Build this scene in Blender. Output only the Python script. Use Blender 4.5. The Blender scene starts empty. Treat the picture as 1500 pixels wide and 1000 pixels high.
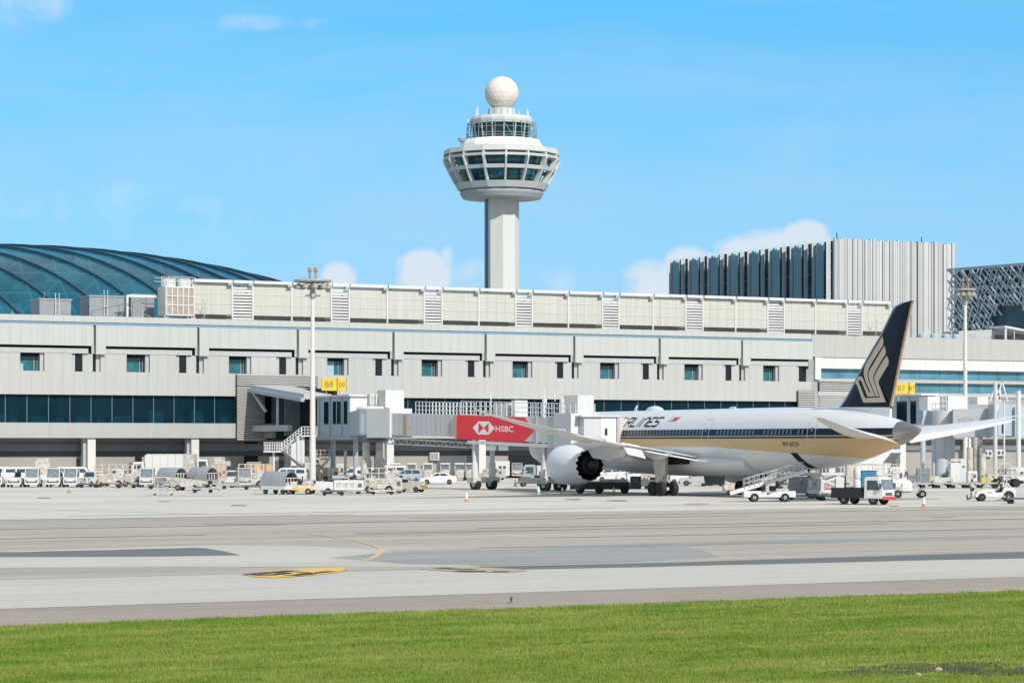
import bpy, bmesh, math, random
import numpy as np
from mathutils import Vector, Matrix
random.seed(7)
R = math.radians
S = bpy.context.scene
COL = S.collection
F = 3700.0; H = 4.9; CX = 750.0; HY = 650.0          # lens in pixels of the 1500 px frame, eye height, horizon row
TH = math.atan(.5324); C_, S_ = math.cos(TH), math.sin(TH); Y0 = 362.7
def G(px, py):                                          # ground point
    Y = F*H/(py-HY); return ((px-CX)*Y/F, Y)
def W(px, py, Y): return ((px-CX)*Y/F, Y, H+(HY-py)*Y/F)
def TT(px, dep=0.0):                                    # terminal frame: position along the facade
    k = (px-CX)/F
    return (k*(Y0+dep*C_)+dep*S_)/(C_-k*S_)
def TZ(px, py, dep=0.0):
    Y = Y0+TT(px, dep)*S_+dep*C_
    return H+(HY-py)*Y/F
def TW(t, d): return (t*C_-d*S_, Y0+t*S_+d*C_)
# ---------------------------------------------------------------- objects
def tag(o, label=None, cat=None, group=None, kind=None):
    if label: o['label'] = label
    if cat: o['category'] = cat
    if group: o['group'] = group
    if kind: o['kind'] = kind
    return o
def empty(name, loc=(0, 0, 0), rz=0, label=None, cat=None, group=None):
    o = bpy.data.objects.new(name, None); COL.objects.link(o)
    o.empty_display_size = .3
    o.location = (loc[0], loc[1], loc[2] if len(loc) > 2 else 0); o.rotation_euler = (0, 0, rz)
    return tag(o, label, cat, group)
def link(name, me, parent=None):
    o = bpy.data.objects.new(name, me); COL.objects.link(o)
    if parent: o.parent = parent
    return o
class MB:
    def __init__(s): s.v = []; s.f = []
    def add(s, vs, fs):
        b = len(s.v); s.v += [tuple(p) for p in vs]; s.f += [tuple(b+i for i in f) for f in fs]; return s
    def box(s, x0, x1, y0, y1, z0, z1):
        return s.add([(x0,y0,z0),(x1,y0,z0),(x1,y1,z0),(x0,y1,z0),(x0,y0,z1),(x1,y0,z1),(x1,y1,z1),(x0,y1,z1)],
              [(0,3,2,1),(4,5,6,7),(0,1,5,4),(1,2,6,5),(2,3,7,6),(3,0,4,7)])
    def rod(s, p, q, r0, r1=None, n=8):
        r1 = r0 if r1 is None else r1
        p, q = Vector(p), Vector(q); d = (q-p)
        if d.length < 1e-6: return s
        d.normalize(); a = d.orthogonal().normalized(); b = d.cross(a)
        vs = []
        for c, r in ((p, r0), (q, r1)):
            for i in range(n):
                t = 2*math.pi*(i+.5)/n; vs.append(c+a*(math.cos(t)*r)+b*(math.sin(t)*r))
        fs = [(i, (i+1) % n, n+(i+1) % n, n+i) for i in range(n)]
        return s.add(vs, fs+[tuple(range(n-1, -1, -1)), tuple(range(n, 2*n))])
    def bar(s, p, q, w, h=None):                        # square bar
        h = h or w; p, q = Vector(p), Vector(q); d = (q-p).normalized()
        a = d.cross(Vector((0, 0, 1)))
        a = Vector((1, 0, 0)) if a.length < .01 else a.normalized()
        b = a.cross(d); vs = []
        for c in (p, q):
            for i, j in ((-1,-1),(1,-1),(1,1),(-1,1)): vs.append(c+a*(i*w/2)+b*(j*h/2))
        return s.add(vs, [(0,1,5,4),(1,2,6,5),(2,3,7,6),(3,0,4,7),(3,2,1,0),(4,5,6,7)])
    def prism(s, pts, y0, y1, axis='y'):                # polygon in x,z pushed along y (or x,y pushed along z)
        n = len(pts)
        if axis == 'y': vs = [(a, y0, b) for a, b in pts]+[(a, y1, b) for a, b in pts]
        elif axis == 'x': vs = [(y0, a, b) for a, b in pts]+[(y1, a, b) for a, b in pts]
        else: vs = [(a, b, y0) for a, b in pts]+[(a, b, y1) for a, b in pts]
        return s.add(vs, [tuple(range(n)), tuple(range(2*n-1, n-1, -1))]+[(i, n+i, n+(i+1) % n, (i+1) % n) for i in range(n)])
    def loft(s, rings, cap=True, closed=True):
        n = len(rings[0]); vs = [p for r in rings for p in r]; fs = []
        m = n if closed else n-1
        for k in range(len(rings)-1):
            for i in range(m): fs.append((k*n+i, k*n+(i+1) % n, (k+1)*n+(i+1) % n, (k+1)*n+i))
        if cap: fs += [tuple(range(n-1, -1, -1)), tuple(range((len(rings)-1)*n, len(rings)*n))]
        return s.add(vs, fs)
    def lathe(s, prof, n=24, c=(0, 0, 0), ph=0, cap=True):   # (r,z)
        rings = [[(c[0]+r*math.cos(2*math.pi*i/n+ph), c[1]+r*math.sin(2*math.pi*i/n+ph), c[2]+z) for i in range(n)] for r, z in prof]
        return s.loft(rings, cap)
    def mesh(s, name, mat, smooth=False, bevel=0):
        me = bpy.data.meshes.new(name); me.from_pydata(s.v, [], s.f)
        bm = bmesh.new(); bm.from_mesh(me)
        if bevel:
            es = [e for e in bm.edges if len(e.link_faces) == 2 and e.calc_face_angle(0) > .6]
            try: bmesh.ops.bevel(bm, geom=es, offset=bevel, segments=2, affect='EDGES', profile=.6, clamp_overlap=True)
            except Exception: pass
        bmesh.ops.recalc_face_normals(bm, faces=bm.faces[:])
        bm.to_mesh(me); bm.free()
        if mat: me.materials.append(mat)
        if smooth:
            for p in me.polygons: p.use_smooth = True
            me.set_sharp_from_angle(angle=R(35))
        return me
    def build(s, name, mat, parent=None, smooth=False, bevel=0, org=None):
        if org is not None:
            s.v = [(a-org[0], b-org[1], c-(org[2] if len(org) > 2 else 0)) for a, b, c in s.v]
        return link(name, s.mesh(name, mat, smooth, bevel), parent)
def copy_tree(o, parent=None):
    c = o.copy(); COL.objects.link(c)
    if parent: c.parent = parent
    for ch in list(o.children): copy_tree(ch, c)
    return c
# ---------------------------------------------------------------- materials
MATS = {}
class NT:
    def __init__(s, m): s.t = m.node_tree; s.n = s.t.nodes; s.l = s.t.links
    def node(s, k, **kw):
        n = s.n.new(k)
        for a, b in kw.items(): setattr(n, a, b)
        return n
    def inp(s, sock, v):
        if isinstance(v, (int, float, tuple)): sock.default_value = v
        else: s.l.new(v, sock)
    def math(s, op, a, b=0.0, c=None):
        n = s.node('ShaderNodeMath', operation=op); s.inp(n.inputs[0], a); s.inp(n.inputs[1], b)
        if c is not None: s.inp(n.inputs[2], c)
        return n.outputs[0]
    def mix(s, f, a, b, mode='MIX'):
        n = s.node('ShaderNodeMix', data_type='RGBA', blend_type=mode)
        s.inp(n.inputs[0], f); s.inp(n.inputs[6], a); s.inp(n.inputs[7], b); return n.outputs[2]
    def noise(s, vec, scale, detail=4, rough=.55, dist=0):
        n = s.node('ShaderNodeTexNoise'); n.inputs['Scale'].default_value = scale
        n.inputs['Detail'].default_value = detail; n.inputs['Roughness'].default_value = rough; n.inputs['Distortion'].default_value = dist
        s.l.new(vec, n.inputs['Vector']); return n.outputs[0]
    def obj(s, sc=(1, 1, 1), rz=0, loc=(0, 0, 0)):
        t = s.node('ShaderNodeTexCoord'); m = s.node('ShaderNodeMapping')
        if rz: m.vector_type = 'TEXTURE'; sc = tuple(1/q for q in sc); rz = -rz; loc = tuple(q*7 for q in loc)
        m.inputs['Scale'].default_value = sc; m.inputs['Rotation'].default_value = (0, 0, rz); m.inputs['Location'].default_value = loc
        s.l.new(t.outputs['Object'], m.inputs[0]); return m.outputs[0]
    def xyz(s, v):
        n = s.node('ShaderNodeSeparateXYZ'); s.l.new(v, n.inputs[0]); return n.outputs
    def ramp(s, f, a, b):                               # 0..1 between a and b
        n = s.node('ShaderNodeMapRange'); n.inputs[1].default_value = a; n.inputs[2].default_value = b; s.l.new(f, n.inputs[0]); return n.outputs[0]
def rgb(c): return (c[0], c[1], c[2], 1)
def newmat(key, rough=.5, metal=0.0):
    m = bpy.data.materials.new(key); m.use_nodes = True; t = NT(m)
    b = t.n['Principled BSDF']; b.inputs['Roughness'].default_value = rough; b.inputs['Metallic'].default_value = metal
    MATS[key] = m; return m, t, b
def M(key, col=None, rough=.5, metal=0.0, var=.14, scale=1.2, streak=False, bump=0.0, dirt=None):
    if key in MATS: return MATS[key]
    m, t, b = newmat(key, rough, metal)
    v = t.obj((1, 1, .12) if streak else (1, 1, 1))
    n = t.noise(v, scale, 6, .65)
    n2 = t.noise(t.obj(), scale*7, 3, .6)
    f = t.ramp(n, .3, .72)
    hi = tuple(min(1, c*(1+var*.6)) for c in col); lo = tuple(c*(1-var) for c in (dirt or col))
    c = t.mix(f, rgb(lo), rgb(hi))
    c = t.mix(t.math('MULTIPLY', t.ramp(n2, .35, .75), .5*min(1, var*2)), c, rgb(tuple(x*.8 for x in col)))
    t.l.new(c, b.inputs['Base Color'])
    t.l.new(t.math('ADD', t.math('MULTIPLY', n2, .25), rough-.12), b.inputs['Roughness'])
    if bump:
        bn = t.node('ShaderNodeBump'); bn.inputs['Strength'].default_value = bump; bn.inputs['Distance'].default_value = .05
        t.l.new(n2, bn.inputs['Height']); t.l.new(bn.outputs[0], b.inputs['Normal'])
    return m
def panel_mat(key, col, period, joint=.045, off=0.0, axis=0, hz=None, dark=.72, var=.05):
    m, t, b = newmat(key, .75)
    v = t.obj(); x = t.xyz(v)
    q = t.math('DIVIDE', t.math('ADD', x[axis], off+1000*period), period)
    j = t.math('LESS_THAN', t.math('FRACT', q), joint/period)
    if hz:
        for z in hz: j = t.math('MAXIMUM', j, t.math('LESS_THAN', t.math('ABSOLUTE', t.math('SUBTRACT', x[2], z)), joint*.5))
    st = t.noise(t.obj((1.3, 1.3, .08)), .9, 6, .7); bl = t.noise(v, .12, 3)
    wn = t.node('ShaderNodeTexWhiteNoise', noise_dimensions='1D'); t.l.new(t.math('FLOOR', q), wn.inputs['W'])
    c = t.mix(t.ramp(st, .4, .75), rgb(col), rgb(tuple(a*(1-2.8*var) for a in col)))
    c = t.mix(t.math('MULTIPLY', wn.outputs[0], .5), c, rgb(tuple(a*(1-var*1.2) for a in col)))
    c = t.mix(t.math('MULTIPLY', t.ramp(bl, .35, .7), .35), c, rgb((col[0]*.93, col[1]*.9, col[2]*.84)))
    c = t.mix(j, c, rgb(tuple(a*dark for a in col)))
    t.l.new(c, b.inputs['Base Color'])
    bn = t.node('ShaderNodeBump'); bn.inputs['Strength'].default_value = .4; bn.inputs['Distance'].default_value = .03
    t.l.new(t.math('SUBTRACT', 1.0, j), bn.inputs['Height']); t.l.new(bn.outputs[0], b.inputs['Normal'])
    return m
def glassy(key, col, rough=.06, var=.35, scale=.5, spec=.6):
    if key in MATS: return MATS[key]
    m, t, b = newmat(key, rough)
    n = t.noise(t.obj(), scale, 3)
    t.l.new(t.mix(t.ramp(n, .3, .7), rgb(tuple(a*(1-var) for a in col)), rgb(tuple(a*(1+var) for a in col))), b.inputs['Base Color'])
    b.inputs['Specular IOR Level'].default_value = spec
    return m
def seethrough(key, tint, mixf=.35):
    m, t, b = newmat(key, .04); b.inputs['Base Color'].default_value = rgb((.01, .04, .06)); b.inputs['Specular IOR Level'].default_value = .3
    tr = t.node('ShaderNodeBsdfTransparent'); tr.inputs[0].default_value = rgb(tint)
    mx = t.node('ShaderNodeMixShader'); mx.inputs[0].default_value = mixf
    t.l.new(tr.outputs[0], mx.inputs[1]); t.l.new(b.outputs[0], mx.inputs[2]); t.l.new(mx.outputs[0], t.n['Material Output'].inputs[0]); return m
concrete = panel_mat('facade_panels', (.44, .457, .442), 1.45)
concrete_low = panel_mat('lower_band_concrete', (.40, .412, .40), 13.6, .06, .6)
fascia = panel_mat('fascia_panels', (.462, .488, .475), 1.45)
trim_grey = M('grey_trim', (.42, .43, .45), .6, var=.08)
roofmat = M('roof_membrane', (.45, .45, .44), .9)
bluetrim = M('blue_grey_strip', (.16, .28, .38), .5)
dark = M('dark_interior', (.006, .008, .012), .9)
white = M('white_metal', (.62, .63, .63), .45, var=.07)
whitew = M('weathered_white_paint', (.58, .565, .53), .5, var=.3, scale=1.6, dirt=(.42, .37, .31))
screenm = panel_mat('screen_mesh_panel', (.52, .525, .485), 1.32, .07, 0, 0, None, 1.12, .08)
galv = M('galvanised_steel', (.42, .43, .43), .45, .3, var=.2)
steel = M('brushed_steel', (.55, .56, .57), .35, .8)
grey = M('grey_paint', (.38, .39, .40), .5, var=.12)
dgrey = M('dark_grey_paint', (.10, .11, .12), .5)
black = M('black_rubber', (.018, .018, .02), .75, var=.3)
blackp = M('black_paint', (.015, .016, .02), .4)
yellow = M('yellow_sign_face', (.82, .50, .055), .5, var=.06)
green = M('dark_green_lettering', (.10, .22, .03), .6)
yelp = M('yellow_paint', (.75, .48, .06), .55, var=.25)
redp = M('red_paint', (.55, .05, .06), .45)
orange = M('orange_plastic', (.62, .24, .10), .6, var=.2)
bluep = M('blue_paint', (.02, .17, .34), .5)
beige = M('beige_paint', (.50, .44, .36), .6, var=.2)
cream = M('cream_white_paint', (.60, .58, .54), .55, var=.3, scale=2.2, dirt=(.38, .35, .31))
vglass = glassy('vehicle_glass', (.05, .075, .09))
tealglass = glassy('teal_window_glass', (.025, .13, .155), .05, .3, .9)
strip_glass = glassy('blue_green_strip_glass', (.085, .23, .31), .08, .25, .4)
towerglass = glassy('tower_cab_glass', (.02, .10, .145), .05, .5, .6)
darkglass = glassy('dark_glass', (.008, .02, .03), .05)
# ================================================================= SETTING: ground
def sheet(name, pts, z, mat, **kw):
    mb = MB(); mb.add([(x, y, z) for x, y in pts], [tuple(range(len(pts)))])
    o = mb.build(name, mat); tag(o, kind='structure', **kw); return o
def ground_mat(key, base, alt, dk, streak=1.0, rough=.85, joints=None, amt=1.0):
    m, t, b = newmat(key, rough)
    v = t.obj((.022*streak, .20, 1), -TH); v2 = t.obj((.06, .75, 1), -TH, (7, 3, 0)); v3 = t.obj()
    n1 = t.noise(v, 1.0, 8, .68, .5); n2 = t.noise(v2, 1.0, 7, .72, .4); n3 = t.noise(v3, 3.0, 5, .7); n4 = t.noise(t.obj((.012, .06, 1), -TH, (31, 9, 0)), 1, 4, .6)
    c = t.mix(t.ramp(n1, .40, .60), rgb(base), rgb(alt))
    c = t.mix(t.math('MULTIPLY', t.ramp(n2, .50, .70), .75*amt), c, rgb(dk))
    c = t.mix(t.math('MULTIPLY', t.ramp(n4, .45, .62), .5*amt), c, rgb(tuple(min(1, a*1.16) for a in base)))
    c = t.mix(t.math('MULTIPLY', t.ramp(n3, .35, .75), .25), c, rgb(tuple(a*.7 for a in base)))
    if joints:
        vv = t.xyz(t.obj((1, 1, 1), -TH)); j = None
        for ax in (0, 1):
            k = t.math('LESS_THAN', t.math('FRACT', t.math('DIVIDE', t.math('ADD', vv[ax], 5000.0), joints)), .012)
            j = k if j is None else t.math('MAXIMUM', j, k)
        c = t.mix(t.math('MULTIPLY', j, .35), c, rgb(tuple(a*.6 for a in dk)))
    t.l.new(c, b.inputs['Base Color']); b.inputs['Specular IOR Level'].default_value = .12
    bn = t.node('ShaderNodeBump'); bn.inputs['Strength'].default_value = .25; bn.inputs['Distance'].default_value = .02
    t.l.new(n3, bn.inputs['Height']); t.l.new(bn.outputs[0], b.inputs['Normal']); return m
apron_m = ground_mat('apron_concrete', (.595, .57, .52), (.53, .50, .45), (.39, .345, .295), joints=7.5, amt=.8)
taxi_m = ground_mat('taxiway_worn', (.385, .335, .29), (.49, .45, .405), (.26, .215, .18))
pale_m = ground_mat('taxiway_pale_concrete', (.50, .475, .43), (.54, .52, .48), (.38, .33, .275), amt=.85)
shoulder_m = ground_mat('shoulder_asphalt', (.37, .315, .265), (.33, .285, .24), (.26, .22, .18))
asphalt_m = ground_mat('new_asphalt', (.16, .17, .172), (.185, .19, .19), (.12, .125, .125), amt=.5)
mid_m = ground_mat('old_asphalt', (.30, .305, .30), (.36, .35, .335), (.24, .235, .225))
soil_m = M('field_soil', (.10, .15, .03), .95, var=.4, scale=.4)
def dY(py): return -(Y0-F*H/(py-HY))*C_                # facade distance of the row seen at the frame's centre
def strip(name, py0, py1, z, mat, t0=-900, t1=900, cat=None, label=None):
    a, b = dY(py0), dY(py1)
    return sheet(name, [TW(t0, b), TW(t1, b), TW(t1, a), TW(t0, a)], z, mat)
sheet('ground', [(-3000, -600), (3000, -600), (3000, 4000), (-3000, 4000)], -.02, soil_m)
a = dY(750.5)
sheet('apron', [TW(-900, a), TW(900, a), TW(900, 500), TW(-900, 500)], -.004, apron_m)
strip('taxiway', 750.5, 832, -.008, taxi_m)
strip('taxiway_edge', 830, 867.5, -.004, pale_m)
strip('shoulder', 867, 890, -.012, shoulder_m)
def blob(name, pts, z, mat):                            # a patch drawn by ground corners seen at these rows
    return sheet(name, [G(x, y) for x, y in pts], z, mat)
def band(pts_top, pts_bot): return pts_top+pts_bot[::-1]
def wob(x0, y0, x1, y1, n, amp, seed):
    rr = random.Random(seed)
    return [(x0+(x1-x0)*i/n, y0+(y1-y0)*i/n+rr.uniform(-amp, amp)) for i in range(n+1)]
blob('asphalt_patch', band([(-160, 811)]+wob(0, 808.5, 185, 804.5, 8, .4, 1)+[(215, 803.4), (250, 802.8), (285, 801.8), (300, 802.6), (325, 806.2), (352, 812.6)], [(-160, 817), (0, 815.4), (140, 815), (240, 814.5), (352, 812.8)]), .004, asphalt_m)
blob('asphalt_patch', band(wob(700, 829.5, 1000, 823.5, 6, .3, 3)+wob(1050, 821.5, 1720, 801, 8, .3, 4), wob(700, 834.5, 1000, 828.6, 6, .3, 5)+wob(1050, 827, 1720, 812, 8, .3, 6)), .004, asphalt_m)
blob('old_asphalt_patch', band([(480, 817), (560, 809)]+wob(620, 807, 1000, 799, 8, .5, 8)+[(1030, 806), (1053, 815)], [(500, 818), (600, 826), (700, 827.5), (900, 823), (1053, 815.3)]), 0, mid_m)
blob('pale_patch', band([(-160, 812), (0, 807.5), (300, 798), (460, 799.5), (560, 806)], [(-160, 832), (0, 831), (300, 830), (480, 829.5), (700, 829.5)]), -.001, pale_m)
blob('asphalt_patch', band(wob(700, 801, 1000, 794.5, 6, .3, 11)+wob(1050, 792.5, 1720, 779, 6, .3, 12), wob(700, 801.5, 1000, 799.5, 6, .3, 13)+wob(1050, 797, 1720, 782, 6, .3, 14)), .002, mid_m)
# painted markings
ypaint = M('worn_yellow_paint', (.66, .47, .16), .7, var=.3, scale=.8)
ypaint2 = M('yellow_marking_paint', (.72, .48, .05), .7, var=.25, scale=.8)
wpaint = M('worn_white_paint', (.56, .55, .52), .8, var=.1)
kp = M('black_marking_paint', (.03, .028, .022), .8)
def rough(pts, n, amp, seed):                           # outline broken up by wear
    rr = random.Random(seed); out = []
    for (a, b_) in zip(pts, pts[1:]+pts[:1]):
        for i in range(n): f_ = i/n; out.append((a[0]+(b_[0]-a[0])*f_+rr.uniform(-1, 1)*amp*3, a[1]+(b_[1]-a[1])*f_+rr.uniform(-.3, .3)*amp))
    return out
def wornmat(key, col, under):
    m, t, b = newmat(key, .8); n = t.noise(t.obj((.5, 2.0, 1), -TH), 2.2, 6, .7)
    t.l.new(t.mix(t.ramp(n, .46, .62), rgb(col), rgb(under)), b.inputs['Base Color']); b.inputs['Specular IOR Level'].default_value = .12; return m
worn_y = wornmat('worn_marking_yellow', (.76, .47, .08), (.62, .47, .22)); worn_b = wornmat('worn_marking_black', (.05, .045, .035), (.22, .19, .13)); worn_br = wornmat('faded_marking_brown', (.42, .33, .20), (.50, .45, .34))
def ribbon(name, pts, w, z, mat):
    P = [Vector(G(*p)) for p in pts]; L = []; Rr = []
    for i, p in enumerate(P):
        d = (P[min(i+1, len(P)-1)]-P[max(i-1, 0)]).normalized(); n = Vector((-d.y, d.x))*(w/2); L.append(p+n); Rr.append(p-n)
    mb = MB()
    for i in range(len(P)-1): mb.add([(*L[i], z), (*L[i+1], z), (*Rr[i+1], z), (*Rr[i], z)], [(0, 1, 2, 3)])
    return tag(mb.build(name, mat), kind='structure')
ribbon('guide_line', [(450, 781.5), (480, 785), (520, 791.5), (545, 797), (557, 802), (560, 807), (554, 812), (545, 817), (530, 821)], .24, .008, wornmat('worn_yellow_line', (.62, .48, .20), (.50, .43, .33)))
ribbon('guide_line', [(-200, 737), (0, 744), (250, 751), (600, 757)], .25, .008, wpaint)
ribbon('edge_line', [(430, 792), (650, 790), (1000, 783)], .2, .008, wpaint)
blob('taxiway_marking', rough([(363, 842), (392, 836.5), (440, 832.6), (500, 831), (508, 833.6), (496, 838), (455, 843), (402, 846), (370, 844.6)], 6, .9, 1), .012, worn_y)
blob('taxiway_marking', rough([(612, 832.6), (680, 829.8), (700, 830.5), (765, 833.8), (772, 835.6), (742, 838.6), (650, 836)], 6, .6, 2), .012, worn_br)
for w_, st_ in ((.75, [(366, 842), (385, 839.5), (405, 838), (432, 835.6)]), (.6, [(372, 843), (396, 842.2), (412, 840.6), (420, 838.6)]), (.7, [(424, 843.4), (444, 841.6), (452, 840)]), (.55, [(441, 838), (458, 840.2), (470, 838.4), (486, 836.6)]), (.7, [(640, 831.8), (665, 833.4), (695, 834)]), (.8, [(668, 836.2), (690, 836.8), (712, 836.6)]), (.7, [(722, 837), (745, 837.2)])):
    ribbon('painted_letter', st_, w_, .018, worn_b)
rub = wornmat('tyre_rubber_track', (.24, .205, .175), (.42, .375, .33)); oil = wornmat('oil_stain', (.17, .15, .13), (.44, .42, .39)); brn = wornmat('brown_water_stain', (.36, .30, .25), (.50, .47, .43))
rq = random.Random(21)
for y0, x0, x1 in ((763, -100, 520), (768, 300, 1100), (773, 700, 1700), (777, -100, 420), (781, 520, 1300), (787, 800, 1700), (791, -100, 300), (758, 600, 1600), (755.5, 100, 900)):
    n = 14; dy_ = -.0175*(y0-650)/125; ribbon('tyre_track', [(x0+(x1-x0)*i/n, y0+(x1-x0)*i/n*dy_+rq.uniform(-.25, .25)) for i in range(n+1)], rq.choice((.5, .8, 1.3)), .006+.002*rq.random(), rub)
for y0, x0, x1 in ((725, 480, 800), (729, 560, 960), (733, 150, 420), (741, 800, 1300), (727, 200, 330)): ribbon('tyre_track', [(x0+(x1-x0)*i/6, y0-(x1-x0)*i/6*.009+rq.uniform(-.2, .2)) for i in range(7)], rq.choice((.35, .6)), .006+.002*rq.random(), brn)
for px, py, w_ in ((64, 729, 22), (560, 716, 40), (760, 716.5, 60), (905, 733, 30), (1310, 741, 16), (1020, 738, 36), (350, 740, 26), (1380, 756, 40), (840, 731, 24), (240, 734, 18)):
    sheet('oil_patch', [G(px+w_*.5*math.cos(a_)*rq.uniform(.8, 1.2), py+w_*.035*math.sin(a_)*rq.uniform(.7, 1.3)) for a_ in [2*math.pi*i/16 for i in range(16)]], .010+.001*rq.random(), oil if w_ < 35 else brn)
# grass: ground sheet + blades
m, t, b = newmat('grass_ground', .95)
n1 = t.noise(t.obj((.13, .5, 1), -TH, (3, 8, 0)), 1, 6, .65); n2 = t.noise(t.obj(), 9, 5, .7)
c = t.mix(t.ramp(n1, .38, .62), rgb((.18, .29, .03)), rgb((.38, .40, .11))); c = t.mix(t.math('MULTIPLY', n2, .6), c, rgb((.12, .22, .02)))
t.l.new(c, b.inputs['Base Color']); grass_ground = m
e = dY(891)
edge = []
rr = random.Random(5)
for i in range(261):
    tt = -330+i*1.5; edge.append(TW(tt, e+rr.uniform(-.5, .5)))
sheet('grass_field', [TW(-330, -460), TW(60, -460)]+edge[::-1], 0.0, grass_ground)
m, t, b = newmat('grass_blades', .7)
geo = t.node('ShaderNodeAttribute'); geo.attribute_name = 'tone'
n1 = t.noise(t.obj((.13, .5, 1), -TH, (3, 8, 0)), 1, 6, .65); n2 = t.noise(t.obj((.5, 1.5, 1), -TH), 1, 5, .65)
c = t.mix(t.ramp(n1, .38, .62), rgb((.19, .325, .03)), rgb((.42, .45, .12)))
c = t.mix(t.math('MULTIPLY', t.ramp(n2, .48, .68), .75), c, rgb((.165, .28, .028)))
c = t.mix(t.math('MULTIPLY', geo.outputs['Fac'], .45), c, rgb((.42, .40, .14)))
trl = t.node('ShaderNodeBsdfTranslucent'); t.l.new(c, trl.inputs[0])   # thin leaves let the light through
mxs = t.node('ShaderNodeMixShader'); mxs.inputs[0].default_value = .5; t.l.new(b.outputs[0], mxs.inputs[1]); t.l.new(trl.outputs[0], mxs.inputs[2]); t.l.new(mxs.outputs[0], t.n['Material Output'].inputs[0])
dirtm = t.xyz(t.obj())
t.l.new(c, b.inputs['Base Color']); b.inputs['Specular IOR Level'].default_value = .25
grass_b = m
def dirt_mask(x, y):                                    # bare wet earth showing through, right foreground
    out = np.zeros_like(x)
    for (px, py, rx, ry) in ((1340, 979, 2.4, 1.3), (1400, 975, 2.0, .9), (1270, 982, 1.3, .6), (1480, 984, 1.3, .9)):
        gx, gy = G(px, py); a_ = (x-gx)*C_+(y-gy)*S_; b_ = -(x-gx)*S_+(y-gy)*C_
        out = np.maximum(out, 1.35-np.sqrt((a_/rx)**2+(b_/ry)**2))
    return out
rng = np.random.default_rng(3)
N = 560000
Y = rng.uniform(47, 90, N*3); X = rng.uniform(-1, 1, N*3)*(Y*.225+6)
dv = -X*S_+(Y-Y0)*C_
keep = (dv < e+.2) & (rng.uniform(0, 1, N*3) < 55/Y)
X, Y, dv = X[keep], Y[keep], dv[keep]
cl = np.sin(X*1.7+np.sin(Y*2.1)*1.5)*np.sin(Y*1.3+X*.6)+.6*np.sin(X*4.3+Y*2.2)*np.sin(Y*3.7-X*1.1)
keep = (rng.uniform(0, 1, len(X)) > .80*np.clip(dirt_mask(X, Y)*1.6, 0, 1)**.7) & (rng.uniform(0, 1, len(X)) < .74+.2*cl)
keep &= (e-dv+.5+.35*np.sin(X*2.1+np.sin(X*.7)*3) > rng.exponential(.55, len(X)))
X, Y, cl = X[keep][:N], Y[keep][:N], cl[keep][:N]; n = len(X)
hh = (.042+.018*cl+rng.exponential(.017, n)).clip(.02, .3); hh = np.where(rng.uniform(0, 1, n) < .012, hh*1.7, hh); ang = rng.uniform(0, 2*np.pi, n); w = rng.uniform(.011, .021, n)*(Y/55)
lean = rng.uniform(.15, .8, n)*hh; la = rng.uniform(0, 2*np.pi, n)
V = np.zeros((n, 3, 3)); V[:, 0, 0] = X-np.cos(ang)*w; V[:, 0, 1] = Y-np.sin(ang)*w; V[:, 1, 0] = X+np.cos(ang)*w; V[:, 1, 1] = Y+np.sin(ang)*w
V[:, 2, 0] = X+np.cos(la)*lean; V[:, 2, 1] = Y+np.sin(la)*lean; V[:, 2, 2] = hh; V[:, :2, 2] = -.01
me = bpy.data.meshes.new('grass'); me.vertices.add(n*3); me.vertices.foreach_set('co', V.reshape(-1))
me.loops.add(n*3); me.loops.foreach_set('vertex_index', np.arange(n*3)); me.polygons.add(n)
me.polygons.foreach_set('loop_start', np.arange(n)*3); me.polygons.foreach_set('loop_total', np.full(n, 3)); me.update()
at = me.attributes.new('tone', 'FLOAT', 'POINT'); at.data.foreach_set('value', np.repeat(rng.uniform(0, 1, n)**2.5, 3))
me.materials.append(grass_b); g = link('grass', me); tag(g, 'bright green mown grass in the foreground verge', 'grass', kind='stuff')
for (px, py, rx, ry) in ((1340, 979, 2.2, 1.2), (1400, 975, 1.8, .8), (1480, 984, 1.2, .8)):
    gx, gy = G(px, py); rr = random.Random(px)
    ps = []
    for i in range(30):
        a_ = 2*math.pi*i/30; k = rr.uniform(.6, 1.2); ps.append((gx+math.cos(a_)*rx*k*C_-math.sin(a_)*ry*k*S_, gy+math.cos(a_)*rx*k*S_+math.sin(a_)*ry*k*C_))
    sheet('bare_earth', ps, .006+.004*((px // 20) % 5), M('dark_earth', (.10, .105, .06), .98, var=.5, scale=2))
MATS['dark_earth'].node_tree.nodes['Principled BSDF'].inputs['Specular IOR Level'].default_value = .03
grass_ground.node_tree.nodes['Principled BSDF'].inputs['Specular IOR Level'].default_value = .05
# ================================================================= TERMINAL
T = empty('terminal_building', (0, Y0, 0), TH, 'long pale grey terminal building with ribbon windows and projecting panelled bays', 'terminal')
PT = MB
bays = [-4.64+14.52*i for i in range(-7, 4)]            # bay lines along the facade
TE_ = 52.0; TW0 = bays[0]
ends = bays[1:]+[TE_]
zP, zB0, zB1, zPb, zL0, zL1, zW0, zW1, zG1, zG0, zS = 21.75, 20.92, 20.55, 17.82, 17.5, 16.82, 16.78, 14.42, 11.38, 7.69, 5.70
MB().box(TW0, TE_, -.02, .6, 20.95, zP).build('parapet', fascia, T)
MB().box(TW0, TE_, .1, .6, zB1, 20.95).build('blue_strip', bluetrim, T)
for a, b in zip(bays, ends):
    p = MB(); p.box(a+.38, b, -.35, .5, zPb, zB1-.003); p.box(a+.38, a+1.75, -.348, .5, zL1-.1, zPb+.003)
    p.build('fascia_panel', fascia, T)
    MB().box(a, a+.377, .35, .5, zL1, zB1-.004).build('joint_reveal', trim_grey, T)
    MB().box(a+1.76, b-.5, .15, .8, zL1, zL0).build('window_ledge', trim_grey, T)
MB().box(TW0, TE_, .803, 1.0, zW0-.4, zB1).build('ledge_backing', dark, T)
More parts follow.
